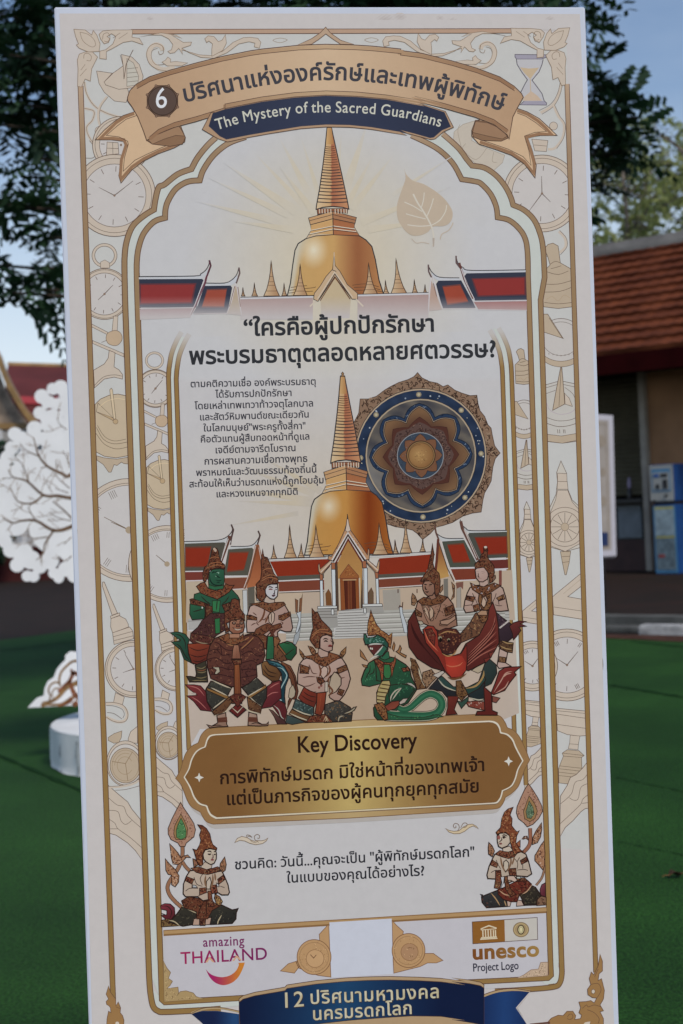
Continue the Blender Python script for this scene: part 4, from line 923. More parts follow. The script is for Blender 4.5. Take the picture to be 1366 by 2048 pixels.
def chalice(z):
    A.f(FAINT, z("625,340 940,370 940,620 860,625 740,610 640,570"), o=LINE, ow=1.1); A.l(LINE, .9, z("630,400 940,445")); A.l(LINE, .9, z("635,505 940,548")); A.l(LINE, .8, z("630,365 940,395"))
    A.f(FAINT, z("770,615 870,625 855,700 850,765 750,755 765,690"), o=LINE, ow=.9); A.l(LINE, .8, z("765,705 855,712"))
    A.f(FAINT2, z("740,765 860,775 912,825 885,845 890,950 910,980 900,1060 740,1115 655,1105 650,960 700,830 688,800"), o=LINE, ow=1)
    for s_ in ("690,800 915,825", "700,830 890,845", "660,930 890,955", "655,960 890,985", "655,995 880,1020", "655,1030 860,1050"): A.l(LINE, .8, z(s_))
chalice(zr7)
def plank2(z):
    A.f(FAINT, z("960,870 900,950 830,1020 770,1050 740,1130 670,1240 665,1660 720,1560 800,1490 880,1400 920,1370 970,1360"), o=LINE, ow=1.2)
    for s_ in ("955,1000 900,1070 820,1100 780,1220 670,1320", "955,1110 880,1150 850,1270 800,1280 760,1255", "965,1215 900,1270 880,1320 800,1400 670,1520", "965,1305 890,1315"): A.l(LINE, .9, z(s_), sm=4)
plank2(zr7)
A.build()
# ---- paper outside the gold lines covers what runs past them; white bands; the frames
A = Art('frame_print')
A.f(PAP, [(119, 27)] + vline(LX, 72, 2060) + [(185, 2060), (170, 1500), (143, 720)])
A.f(PAP, [(1160, 28), (1186, 700), (1226, 2000), (1229, 2062)] + vline(RX, 2062, 72, 8))
A.f(PAP, [(150, 40), (1138, 40), (1136, 60), (152, 60)])
ml = z1("1115,940 1055,997 990,1078 948,1155 855,1190 765,1260") + zu1("725,85 703,165 692,237 622,280 547,350 507,450 492,560 492,700")
il = z1("1320,935 1200,980 1100,1060 1030,1160 1005,1232") + zu1("920,47 842,95 792,170 772,230 768,293 692,320 622,400 587,500 575,600 575,700")
mr = z3("275,915 380,1010 440,1090 475,1132 560,1147 640,1200 700,1272") + zu3("738,150 755,205 830,240 900,310 945,420 962,530 970,700")
ir = z3("60,925 230,1010 340,1110 405,1225 500,1240") + zu3("540,62 602,130 640,215 650,290 730,310 800,370 840,440 855,540 858,700")
def smoothcusp(pts, cusps, n=5):
    o = []; k = [0] + cusps + [len(pts) - 1]
    for a, b in zip(k, k[1:]): seg = cat(pts[a:b + 1], False, n); o += seg if not o else seg[1:]
    return o
ML = smoothcusp(ml, [3, 8]) + vline(E_ML, 600, 1940)
IL = smoothcusp(il, [4, 9]) + vline(E_IL, 600, 2004)
MR = smoothcusp(mr, [3, 8]) + vline(E_MR, 600, 1910)
IR = smoothcusp(ir, [3, 8]) + vline(E_IR, 600, 1972)
def shift(pts, d): return [(x + d, y) for x, y in pts]
CENTER = 'aaa6a6'
# inner field
CF = IL[::-1] + [(486, 272), (560, 260), (655, 255), (750, 258), (818, 268)] + IR
def glow(x, y):
    r1 = math.hypot((x - 668) / 1.0, (y - 520) / 1.05); r2 = math.hypot((x - 690) / 1.15, (y - 1010) / .8)
    c = mixc('acaaac', 'b5a890', (1 - r1 / 280) * .95)
    c = mixc(c, 'ada190', max(0, 1 - r2 / 330) if y > 780 else 0)
    if y > 760: c = mixc(c, 'a8a1a0', .3)
    return c
A.f(glow, CF, cut=26)
FR = A; A = Art('small_instrument_print')
# the same objects again, smaller and fainter, in the inner columns
def sub(z, bx, by, ax, ay, k):                  # zoom frame z moved so that (bx,by) lands on photo point (ax,ay), scaled by k
    q = z("%g,%g" % (bx, by))[0]
    return lambda st: [(ax + (p[0] - q[0]) * k, ay + (p[1] - q[1]) * k) for p in z(st)]
A.l(FAINT, 4, ell(309, 721, 16.5, 15.5), closed=True); A.l(LINE, .8, ell(309, 721, 18.5, 17.5), closed=True); A.l(LINE, .8, ell(309, 721, 14.3, 13.3), closed=True)
watch(311, 777, 38, 31, [(325, 760), (303, 787)])
struts(sub(zl1, 400, 185, 323, 842, .78)); sundial(sub(zl1, 415, 1040, 325, 962, .78)); romanclock(zl1, 334, 1128, 77, [(312, 1110), (322, 1118)])
wand(sub(zl2, 283, 840, 306, 1208, .80), 354, 1338, 44, [(338, 1312), (338, 1344)]); tail(sub(zl3, 415, 180, 325, 1380, .82)); barrel(zl3, 337, 1490, 23, 26); plank(sub(zl3, 345, 1130, 313, 1514, .80))
flask(sub(zu3, 1045, 465, 1042, 697, .55)); dial2(zr5, 1048, 836, 30, 36); A.f(FAINT2, sub(zr5, 700, 190, 1056, 838, .72)("500,-60 540,-60 700,190 490,120"), o=LINE, ow=1)
dial3(sub(zr5, 680, 485, 1053, 880, .66)); compasspen(sub(zr6, 675, -400, 1053, 1003, .62)); ruler(sub(zr6, 600, 990, 1046, 1222, .60)); watch(1065, 1332, 50, 36, [(1049, 1322), (1078, 1314)], num=True)
chalice(sub(zr7, 640, 340, 1050, 1400, .62)); plank2(sub(zr7, 960, 870, 1085, 1490, .62))
A.build(); A = FR
A.f(glow, [(376, 674), (364, 705), (357, 745), (368, 1040), (379, 1300), (384, 1600), (1026, 1600), (1029, 1400), (1012, 1040), (1002, 745), (997, 700), (988, 662)], cut=26)
A.f(BAND, shift(ML, 5) + shift(IL[::-1], 4)); A.f(BAND, shift(MR, 5) + shift(IR[::-1], 4))
def bar(pts, w, c=GOLD, cl=GOLD_L, y1=520, e=EDGE):
    A.l(e, w + 2.4, pts); 
    A.l(lambda x, y: mixc(cl, c, (y - 220) / (y1 - 220)), w - .6, pts)
bl = lambda: None
A.l(EDGE, 12.3, ML_ := shift(ML, 5.2)); A.l(GC, 9.0, ML_)
A.l(EDGE, 12.0, IL_ := shift(IL, 5.2)); A.l(GC, 8.8, IL_)
A.l(EDGE, 11.4, MR_ := shift(MR, 5)); A.l(GC, 8.4, MR_)
A.l(EDGE, 11.2, IR_ := shift(IR, 4.8)); A.l(GC, 8.2, IR_)
# outer gold lines
A.l(EDGE, 11.6, vline(LX, 172, 1998, 5.6)); A.l(GC, 8.8, vline(LX, 172, 1998, 5.6)); A.l(EDGE, 10.4, vline(RX, 168, 1945, 4.8)); A.l(GC, 7.8, vline(RX, 168, 1945, 4.8))
A.l(EDGE, 10.2, [(262, 63.5), (655, 62.5), (1030, 61.8)]); A.l('a08674', 7.6, [(262, 63.5), (655, 62.5), (1030, 61.8)])
# inner pair of lines that fade out at their tops
def inner(x0, x1, ya, yb, w, lean):
    st = [(x0 + lean * 26, ya), (x0 + lean * 16, ya + 18), (x0 + lean * 6, ya + 44), (x0 + lean * 1, ya + 74)]
    p = cat(st, False, 5) + [(x0 + (x1 - x0) * i / 12, ya + 90 + (yb - ya - 90) * i / 12) for i in range(13)]
    A.l(lambda x, y: mixc('a8a3a1', EDGE, (y - ya - 6) / 70), w + 2, p); A.l(lambda x, y: mixc('a8a3a1', GOLD, (y - ya - 6) / 70), w - 1, p)
zz_ = [(337, 700)]
A.f(BAND, [(360, 672), (346, 700), (340, 740), (345.5, 1040), (357, 1480), (376, 1480), (365, 1040), (355, 740), (362, 700), (374, 676)])
A.f(BAND, [(986, 656), (1000, 690), (1006, 740), (1016.5, 1040), (1030, 1480), (1047, 1480), (1034, 1040), (1021, 740), (1014, 690), (1004, 662)])
A.f(SIDE, [(372, 1480), (357, 1480), (362, 1560), (376, 1560)])
inner(337, 361.5, 664, 1560, 8, 1); inner(352.5, 378, 668, 1500, 8, 1)
inner(1005, 1029, 660, 1480, 7.6, -1); inner(1023, 1052, 656, 1570, 7.6, -1)
# bottom corners of the frames
z4 = Z(150, 1650, 5.144); z8 = Z(990, 1650, 5.144)
def round_(pts, w, c=GOLD): A.l(EDGE, w + 2.4, pts); A.l(c, w - .6, pts)
A.f(BAND, cat(z4("755,1650 765,1760 800,1860 870,1925 1290,1905"), False, 4) + [(700, 1985), (960, 1968), (1080, 1958)] + cat(z8("520,1640 640,1620 690,1560 680,1480"), False, 4) + [(1108, 1930), (1095, 1948), (780, 1970), (330, 2002)])
A.f('a9a5aa', [(329, 1866), (1091, 1820), (1094.5, 1954), (780, 1972), (329, 2003)])
round_(cat([(297.6, 1930), (298.9, 1962), (301.5, 1990)] + z4("805,1865 855,1912 930,1922 1290,1905 1500,1890"), False, 5), 9.9, GC)
round_([(322.4, 1960), (323.8, 1999), (330, 2004.5), (480, 1996), (600, 1988)], 9.4, GC); round_([(1100, 1900), (1102.2, 1950), (1096, 1956), (1000, 1961), (900, 1966)], 8.8, GC)
round_(cat([(1122.3, 1903), (1123.2, 1930), (1123.5, 1948)] + z8("665,1625 600,1665 340,1690 0,1710"), False, 5), 9.0, GC)
# divider under the kneeling figures
A.l('7a5c3c', 12, [(327, 1866), (570, 1851), (820, 1836), (1092, 1820)]); A.l('9a7c58', 6.5, [(328, 1865), (570, 1850), (820, 1835), (1093, 1819)])
A.build()
# ---- carved corner ornaments and scrolls
A = Art('scroll_print')
def orn(z, s_, col=FAINT, o='7b6756', sm=4, ow=1.1): A.f(col, z(s_), sm=sm, o=o, ow=ow)
def corner(z, m=1):
    orn(z, "565,203 520,205 430,205 360,212 335,235 345,265 370,300 400,290 410,265 390,250 420,230 450,250 430,300 380,340 340,350 340,400 385,405 385,352 420,335 500,290 560,280 620,300 636,306 610,262 560,255", sm=0)
    orn(z, "163,200 240,205 285,240 295,208 320,240 342,300 335,352 260,355 200,330 180,308 195,300 175,250", sm=0)
    A.l('7b6756', .9, z("205,220 225,280 280,320 310,310 300,270 260,235 205,220"), sm=3)
    orn(z, "240,355 200,370 187,410 192,470 188,590 215,595 240,540 275,555 285,470 310,420 325,390 290,355", sm=0)
    A.l('7b6756', 1, z("230,400 235,370 260,365 282,385 275,415 250,412"), sm=4); A.l('7b6756', .8, z("210,480 240,440")); A.l('7b6756', .8, z("205,520 250,470"))
    A.l('7b6756', 1, z("360,270 365,235 395,225 410,255 395,285 370,280"), sm=4); A.l('7b6756', .8, z("430,260 480,225")); A.l('7b6756', .8, z("470,265 530,225"))
corner(z1)
mirz3 = lambda st: [(2 * 643.6 - x + (y - 60) * -.01, y - 3) for x, y in z1(st)]
corner(mirz3)
def topscroll(z):
    A.f(FAINT, z("600,255 680,240 760,240 810,265 840,305 830,340 805,352 820,365 850,360 880,330 905,370 900,340 950,355 1020,375 1100,380 1180,350 1250,290 1320,258 1366,255 1420,262 1440,290 1430,330 1395,320 1400,295 1360,285 1290,300 1210,360 1120,398 1030,392 950,360 900,330 960,310 967,288 910,290 870,265 830,240 900,262 860,240 760,225"), o='7b6756', ow=1)
    A.f(FAINT, z("1105,385 1180,345 1205,295 1198,238 1175,275 1150,285 1120,250 1080,245 1057,265 1070,292 1085,280 1110,300 1105,340"), o='7b6756', ow=1)
    A.l(FAINT, 9, z("770,345 760,318 725,305 690,325 672,370 690,420 740,465 790,475 850,455"), sm=5); A.l('7b6756', 1.1, z("775,350 770,318 725,298 680,318 660,370 680,435 740,475 830,488"), sm=5); A.l('7b6756', 1, z("740,350 750,372 775,360 770,320"), sm=4); A.l('7b6756', .9, z("735,330 700,345 692,390 720,440 780,440"), sm=5)
    A.f(FAINT, z("765,425 790,410 805,390 825,405 822,425 860,420 940,430 900,450 800,450"), o='7b6756', ow=.9)
topscroll(z1)
topscroll(mirz3)
# little diamonds and the peak over the ribbon
z2 = Z(450, 0, 3.415)
for s_ in ("327,275 375,260 425,273 375,292", "953,273 1000,258 1048,273 1000,290"): A.l('8a7a6c', 1.1, z2(s_), sm=3, closed=True)
A.f(GOLD_L, z2("688,185 720,225 790,275 880,303 790,303 740,270 688,232 640,270 590,303 490,310 590,265 650,225"), o=EDGE, ow=1.2)
# bottom corner leaves
def botleft():
    A.f('8a6a45', z4("345,1655 365,1720 420,1790 420,1860 445,1820 470,1880 465,1930 490,1960 505,2010 500,2060 325,2060 330,1990 345,1915 370,1930 365,1880 350,1860 325,1845 320,1815 345,1790 320,1740"), o=EDGE, ow=1.1); A.l(EDGE, .9, z4("420,1870 470,1890")); A.f('b0a79c', ell(*z4("435,2042")[0], 4, n=12))
    A.f('8a6a45', [(213, 2050), (248, 2050), (262, 2085), (300, 2105), (420, 2104), (420, 2112), (250, 2122), (226, 2100)], o=EDGE, ow=1)
botleft()
A.f('8a6a45', z8("1080,1330 1105,1400 1105,1500 1070,1530 1060,1600 1095,1580 1125,1700 1115,1790 1080,1850 1115,1910 1080,1920 1115,1990 1115,2060 560,2060 540,2030 580,1985 650,1955 700,1960 740,1915 800,1915 830,1960 820,2000 880,1990 890,1955 862,1930 880,1880 862,1820 940,1815 985,1805 1020,1830 1045,1780 1000,1775 955,1745 950,1690 985,1640 968,1580 990,1512 1015,1540 1060,1450"), o=EDGE, ow=1.2)
for s_ in ("985,1640 1060,1630 1090,1700 1040,1790", "900,1885 940,1850 960,1870 1020,1850 1090,1870", "950,1900 1020,1930 1070,1990 1060,2040", "740,1990 770,2000 800,1980 790,1945 760,1950 745,1975", "1025,1560 1060,1480"): A.l(EDGE, 1, z8(s_), sm=4)
A.f('b0a79c', ell(*z8("1010,1712")[0], 3.6, 4.4, n=14), o=EDGE, ow=.9); A.f('b0a79c', z8("925,2030 980,2020 970,2060 900,2060"))
A.l('5a3a30', 4, [(1060, 2049), (1100, 2045)]); A.l(GOLD, 7, [(440, 2104), (1050, 2066)])
# small flourishes above the question
zq1 = Z(450, 1640, 5.059); zq2 = Z(700, 1620, 5.059)
A.f('b3a697', zq1("98,228 125,185 170,165 225,178 260,200 300,215 330,205 365,210 410,200 435,180 420,210 380,238 310,250 250,235 200,212 150,205"), o='6d5a4a', ow=1.2)
A.l('6d5a4a', 1.3, zq1("225,178 220,152 250,155 272,175 255,165 232,165"), sm=3); A.l('6d5a4a', 1.3, zq1("340,225 305,200 298,165 325,145 350,160 345,185 328,182"), sm=4); A.l('6d5a4a', 1, zq1("255,205 290,225 320,228"), sm=3)
A.f('b3a288', zq2("965,185 1000,205 1050,215 1100,210 1150,170 1200,145 1240,142 1280,165 1298,190 1250,160 1210,175 1160,215 1110,238 1050,240 1000,222"), o='6d5a4a', ow=1.2)
A.l('6d5a4a', 1.3, zq2("1085,215 1105,180 1095,145 1065,135 1045,155 1055,180 1072,175 1068,158"), sm=4); A.l('6d5a4a', 1.3, zq2("1120,180 1145,135 1175,132 1185,150 1165,175 1140,172"), sm=4)
A.build()
# ------------------------------------------------------------------ upper temple picture
DK = '2d2b2f'; BRD = '5c382c'
def rays(A, cx, cy, lst, col='b3a792'):
    for a, r0, r1, w_ in lst:
        r1 = r0 + (r1 - r0) * (.66 if r1 > 180 else 1)   # soft golden wedges, broad near the dome and running out to a point
        t = R(a); c_, s_ = math.cos(t), math.sin(t); rm = r0 - 55
        V = [(cx + (rm + (r1 - rm) * i / 8) * c_, cy - (rm + (r1 - rm) * i / 8) * s_) for i in range(9)]
        def fn(x, y):
            u = (math.hypot(x - cx, y - cy) - rm) / (r1 - rm); k_ = min(1, u / .3) * min(1, (1 - u) / .5)
            return mixc(glow(x, y), col, max(0, k_) * .55)
        A.l(fn, w_ * 5.0, V, w1=1.2)
def chedi(A, tx, ty, x0, x1, by, fade=None):
    h = by - ty; w_ = x1 - x0; cx = (x0 + x1) / 2
    pr = [(0, 0), (.03, .12), (.06, .3), (.13, .5), (.2, .64), (.3, .8), (.42, .92), (.5, 1)]
    P = [(tx + (cx - tx) * t - w_ * k, ty + h * t) for k, t in pr] + [(tx + (cx - tx) * t + w_ * k, ty + h * t) for k, t in pr[::-1][:-1]]
    A.f(lambda x, y: mixc('b39d82', '977558', (x - x0) / w_ * 1.1), P, o='3a2a24', ow=1.5, cut=6)
    for t, k in ((.45, .11), (.6, .19), (.7, .25), (.86, .37)): A.l('5a4434', .9, [(tx + (cx - tx) * t - w_ * k * .95, ty + h * t), (tx + (cx - tx) * t + w_ * k * .95, ty + h * t)])
def stupa(A, z, hi, gold, dark, rim, out, finial=False, lightband=True):
    """z frames follow the upper picture's zoom: spire 700..842, dome 425..1085"""
    q = lambda s_: z(s_)
    dome = q("555,775 500,810 478,855 462,960 447,1080 425,1168 1085,1160 1052,1060 1027,920 1003,830 962,785 918,757 740,748 620,757")
    cx0 = q("425,0")[0][0]; cx1 = q("1085,0")[0][0]; hx_, hy_ = q("605,855")[0]; W_ = cx1 - cx0; y0 = q("0,755")[0][1]; y1 = q("0,1165")[0][1]
    def dc(x, y):
        u = (x - cx0) / W_
        c = mixc(gold, dark, (u - .48) / .24) if u < .74 else mixc(dark, rim, (u - .74) / .2)
        if u < .4: c = mixc(mixc(gold, 'a08a60', .25), c, u / .4)
        d = math.hypot(x - hx_, (y - hy_) * .8) / (W_ * .16); c = mixc(hi, c, d)
        if lightband: 
            v = max(0, (y - y0) / (y1 - y0)); e = .30 - .30 * v ** .55 + .09
            if u < e * .8 and v > .02: c = mixc('aea697', c, max(0, (u - e * .45) / (e * .35)))
        return c
    A.f(dc, dome, o=out, ow=2.2, cut=7)
    for s_ in ("450,1110 520,1100 560,1098", "440,1130 500,1122 600,1112 620,1105", "870,1095 960,1085 1050,1105", "880,1110 980,1108 1060,1125", "890,1130 1000,1128 1075,1140", "435,1148 520,1140 600,1135"): A.l('5a4030', 1.2, q(s_), sm=3)
    A.f('b09c84', q("555,775 583,728 740,698 885,702 918,756 740,749 620,757"), o=out, ow=1.2)
    A.f('b29064', q("585,680 738,638 740,700 590,735"), o=out, ow=1); A.f('8c5c3c', q("738,638 886,670 882,702 740,700"), o=out, ow=1)
    A.f('b08c60', q("588,690 738,650 740,748 600,740 575,765 585,732")); A.f('935f40', q("738,650 884,680 880,705 915,755 740,748"))
    for s_ in ("585,720 740,690", "575,745 740,710", "740,690 884,710", "740,710 895,728"): A.l('c0b4a4', 1.5, q(s_)); 
    for s_ in ("585,724 740,694", "572,750 740,716", "740,695 884,715", "740,717 900,735"): A.l(out, 1, q(s_))
    A.f('aa8763', q("570,635 735,588 738,640 583,682"), o=out, ow=1.2); A.f('93694c', q("735,588 898,632 888,672 738,640"), o=out, ow=1.2); A.l(out, 1.5, q("735,588 740,748")); A.l(out, 1, q("575,655 736,612")); A.l(out, 1, q("736,612 895,652"))
    A.f('7c5038', q("628,572 838,570 836,604 735,588 632,612"), o=out, ow=1)
    for x in (645, 663, 682, 702, 722, 752, 772, 792, 812, 828): A.l('b3a596', 2.0, q("%d,574 %d,%d" % (x, x + 1, 606 - abs(x - 735) * -.0 if x > 735 else 604)))
    sp = q("697,18 727,18 760,170 800,350 832,500 843,558 845,575 800,562 735,556 670,562 622,577 625,550 645,440 668,280 685,140")
    sx0 = q("622,0")[0][0]; sx1 = q("845,0")[0][0]; smid = q("725,0")[0][0]
    def sc(x, y): return mixc('b8a488', 'ae8c66', (x - sx0) / (smid - sx0)) if x < smid else mixc('935c44', 'a67858', (x - smid) / (sx1 - smid) * 1.3)
    A.f(sc, sp, o=out, ow=2.0, cut=6)
    A.f(lambda x, y: mixc('b39368', '9a7048', (x - q("690,0")[0][0]) / 14), q("699,20 727,20 742,132 689,132"), cut=6)
    yv = 150
    n = 0
    while yv < 545:
        l_ = 689 - (yv - 140) * .1575 + 1; r_ = 744 + (yv - 140) * .2365 - 1; sag = 6 + (yv - 140) * .02
        A.l('4b3026' if yv < 290 else out, 1.3 if yv < 290 else 1.9, q("%g,%g %g,%g %g,%g" % (l_, yv - 2, (l_ + r_) / 2, yv + sag * .25, r_, yv - 2)), sm=3)
        yv += 13 + n * .62; n += 1
    if finial:
        A.f('8a6a48', q("704,2 712,-8 722,2 719,12 728,22 698,22 708,12"), o=out, ow=1)
FADE0, FADE1 = 592, 634
def fd(c): return lambda x, y: mixc(c(x, y) if callable(c) else c, 'a8a1a1', (y - FADE0) / (FADE1 - FADE0))
def roofpic(A, z, dark, red, ridge, lines, tier=None, fade=False, redc='7c2e26', dkc='35343a', ridgec='a9a9ad', tierc='6b342c'):
    F = fd if fade else (lambda c: c)
    if tier: A.f(F(tierc), z(tier), cut=9)
    A.f(F(dkc), z(dark), o=None, cut=9)
    P = z(red); cxr = sum(p[0] for p in P) / len(P); cyr = sum(p[1] for p in P) / len(P)
    A.f(F(mixc(redc, dkc, .45)), P, cut=9); A.f(F(redc), [(cxr + (p[0] - cxr) * .94, cyr + (p[1] - cyr) * .86) for p in P], cut=9)
    for s_ in lines: A.l(F('b3adb0'), 2.0, z(s_))
A = Art('upper_temple_print')
rays(A, 662, 470, [(a, r0, r1, w_) for a, r0, r1, w_ in ((118, 150, 260, 3), (107, 130, 245, 2.2), (133, 130, 280, 2.6), (146, 140, 320, 4), (155, 150, 330, 3), (166, 170, 330, 3), (84, 150, 235, 2.2), (72, 150, 290, 4), (33, 200, 330, 2), (22, 120, 330, 3), (172, 130, 230, 3), (8, 130, 240, 3), (127, 110, 200, 3), (62, 110, 220, 3), (52, 120, 250, 3))])
zU = Z(450, 250, 3.415)
stupa(A, zU, 'c3baa8', 'ad8a5a', '865638', '9a6e48', DK)
for a in ((315, 925, 265, 372, 1168), (200, 1078, 183, 222, 1168), (403, 1080, 388, 422, 1166), (122, 1110, 112, 136, 1168), (513, 948, 468, 562, 1165), (980, 940, 942, 1042, 1155), (1167, 910, 1134, 1243, 1152), (1095, 1060, 1082, 1120, 1152), (1292, 1055, 1277, 1318, 1150), (1366, 1090, 1354, 1378, 1148)):
    p, q_ = zU("%d,%d %d,%d" % (a[0], a[1], a[2], a[4])); r_ = zU("%d,0" % a[3])[0]; chedi(A, p[0], p[1], q_[0], r_[0], q_[1])
A.f(fd('98827f'), zU("105,1192 600,1180 600,1330 105,1330"), cut=9); A.f(fd('98827f'), zU("905,1172 1390,1158 1390,1330 905,1330"), cut=9)
A.l('b0adb0', 4, zU("105,1184 600,1173")); A.l(DK, 1.3, zU("105,1177 600,1166")); A.l('b0adb0', 4, zU("905,1164 1390,1151")); A.l(DK, 1.3, zU("905,1157 1390,1144"))
A.f(fd('a9987e'), zU("650,1180 750,1050 860,1180 850,1320 660,1320"), cut=9)
A.f('ac947a', zU("745,870 752,960 785,1000 835,1090 905,1150 905,1190 868,1190 750,1035 635,1205 605,1190 610,1150 650,1100 690,1035 735,985"), o=DK, ow=1.2)
A.l(DK, 1.6, zU("640,1195 750,1018 862,1182")); A.l('b3a79a', 1.6, zU("632,1188 748,1005 872,1178")); A.l(BRD, 1.6, zU("650,1200 752,1040 855,1190")); A.l('b0a598', 1.4, zU("745,870 745,960")); A.l(DK, 1.3, zU("732,990 760,1000"))
A.l('b3a79a', 3, zU("620,1200 580,1240")); A.l('b3a79a', 3, zU("895,1190 945,1240"))
zUl = Z(100, 350, 3.415); zUr = Z(800, 350, 3.415)
for z, m in ((zUl, 0), (zUr, 1)):
    if not m:
        roofpic(A, z, "608,710 1030,704 1048,718 1000,905 612,905", "610,742 1000,738 972,878 612,885", None, ["612,912 985,906", "615,985 950,972"], "612,918 985,910 958,975 615,990", True, '7c3030', '2f3240', tierc='8e6f72')
        A.f('a9a9ae', z("606,700 990,694 1050,672 1080,640 1072,680 1040,710 608,712")); A.l(DK, 1.7, z("605,694 985,690 1030,675 1065,648 1085,612 1088,582"), sm=4); A.l('5c3440', 3.5, z("1088,582 1098,620 1072,690")); A.l(DK, 1, z("1088,582 1100,620 1078,680"), sm=3)
        roofpic(A, z, "1055,755 1230,752 1244,770 1212,945 975,945 1010,890", "1072,780 1210,775 1190,905 1035,905", None, ["980,950 1215,945"], None, True, '8a4436', '2f3240')
        A.f('a9a9ae', z("1065,745 1195,742 1250,715 1282,680 1275,730 1240,755 1060,758")); A.l(DK, 1.6, z("1065,738 1190,738 1240,718 1275,680 1290,632"), sm=4); A.l('5c4a4a', 3, z("1290,632 1296,670 1272,740"))
        A.f(fd('a0907e'), z("1270,750 1308,960 1210,950"), cut=8)
        for s_, c_, w_ in (("1070,690 1060,735 995,885 960,955", '5c3440', 4), ("1062,690 990,885 955,955", 'b3adb0', 1.6), ("1268,740 1240,860 1205,955", 'b3adb0', 2), ("1274,750 1292,860 1310,965", 'b3adb0', 2), ("1262,760 1225,900", '6b4a40', 1.4), ("1283,765 1300,900", '6b4a40', 1.4)): A.l(fd(c_), w_, z(s_))
    else:
        roofpic(A, z, "440,690 455,672 858,664 864,852 512,858", "488,706 858,694 860,822 530,832", None, ["503,864 866,857", "535,920 866,925"], "505,868 866,862 866,925 535,918", True, '7c2e2c', '2f3240', tierc='8a5a58')
        A.f('a9a9ae', z("858,648 492,652 430,634 398,605 415,650 450,672 858,664")); A.l(DK, 1.7, z("858,648 490,652 430,632 395,600 382,552"), sm=4); A.l('5c4a4a', 3, z("383,552 384,600 415,640"))
        roofpic(A, z, "246,745 262,722 418,720 500,870 518,912 290,912", "288,758 412,745 468,868 322,890", None, ["290,914 520,912"], None, True, '8a4030', '2f3240')
        A.f('a9a9ae', z("405,703 272,698 225,668 205,640 225,700 260,722 412,720")); A.l(DK, 1.6, z("405,703 270,698 222,668 198,630 193,612"), sm=4); A.l('5c4a4a', 3, z("193,612 196,660 215,700"))
        A.f(fd('a0887c'), z("212,715 195,930 285,920"), cut=8)
        for s_, c_, w_ in (("405,600 440,715 500,845", '5c3a34', 4), ("418,640 450,735 508,850", 'b3adb0', 1.6), ("212,700 198,850 195,940", 'b3adb0', 2.2), ("222,690 260,830 292,915", 'b3adb0', 2.2), ("228,740 250,830", '6b4a40', 1.2)): A.l(fd(c_), w_, z(s_))
A.build()
# ---- bodhi leaf
A = Art('leaf_print'); z = Z(800, 350, 3.415)
A.f('a79888', z("28,-45 42,-5 90,40 160,62 240,110 300,160 335,205 358,250 355,300 330,335 290,350 240,350 215,360 190,390 140,412 90,415 50,395 15,355 -15,300 -22,220 -5,150 20,80 38,20"), sm=3)
for s_, w_ in (("225,490 230,430 212,345 160,250 120,190 90,130", 3.2), ("210,345 130,350 50,340", 2), ("175,300 110,285 40,265", 2), ("150,250 95,215 30,185", 2), ("180,290 210,220 228,160", 2), ("145,225 160,170 165,120", 2), ("212,345 270,310 310,250 318,205", 2), ("130,210 100,150", 1.4)): A.l('b5aea4', w_, z(s_), sm=4)
A.l('a89b8e', 1.6, z("80,435 110,465 150,460 200,470"), sm=3); A.l('a89b8e', 2, z("275,440 285,405 330,380 355,345 362,325"), sm=3); A.f('9d9188', z("222,430 236,430 232,490 224,490"))
A.build()
# ------------------------------------------------------------------ mandala
A = Art('mandala_print', k=.74); zM = Z(680, 730, 4.269)
mcx, mcy = zM("690,775")[0]
out = zM("662,65 700,110 760,140 830,155 880,185 920,170 980,215 1040,240 1110,262 1168,258 1178,330 1195,390 1235,440 1262,510 1290,540 1300,600 1320,690 1366,752 1325,800 1305,870 1290,990 1265,1040 1235,1090 1220,1150 1205,1255 1130,1265 1050,1290 960,1345 880,1370 820,1385 770,1440 705,1490 660,1440 620,1410 560,1395 470,1380 380,1350 330,1290 250,1200 180,1100 110,950 95,800 90,700 100,520 130,470 160,410 172,290 240,290 310,268 380,215 430,185 500,150 580,125 630,100")
A.f('8a6d57', out, o='4a342a', ow=1.3); filigree(A, out, ['3f2a20', '38241c', '9a8068', '4a3226', '38241c'], 430, 10, 1.8, 7, (mcx, mcy, 134))
A.f('b09a80', ell(mcx, mcy, 562 / 4.269, 574 / 4.269, 0), o=DK, ow=1.2)
def blue(x, y):
    n = math.sin(x * .21 + 1.3 * math.sin(y * .13)) * .5 + math.sin(y * .17 + x * .06) * .5
    c = mixc('1c2b44', '2d3d58', .5 + n * .5); 
    return mixc(c, '86817e', max(0, 1 - math.hypot(x - 720, y - 985) / 55))
A.f(blue, ell(mcx, mcy, 548 / 4.269, 560 / 4.269), cut=8)
A.f('a8967f', ell(mcx, mcy, 474 / 4.269, 488 / 4.269), o=DK, ow=1.1)
def gry(x, y):
    n = math.sin(x * .11 + 2 * math.sin(y * .09)) * .5 + math.sin(y * .23 - x * .1) * .3
    c = mixc('47454a', '6a625a', .5 + n); return mixc(c, '8c8782', max(0, 1 - math.hypot(x - 725, y - 960) / 70))
A.f(gry, ell(mcx, mcy, 460 / 4.269, 474 / 4.269), cut=8)
pet = []
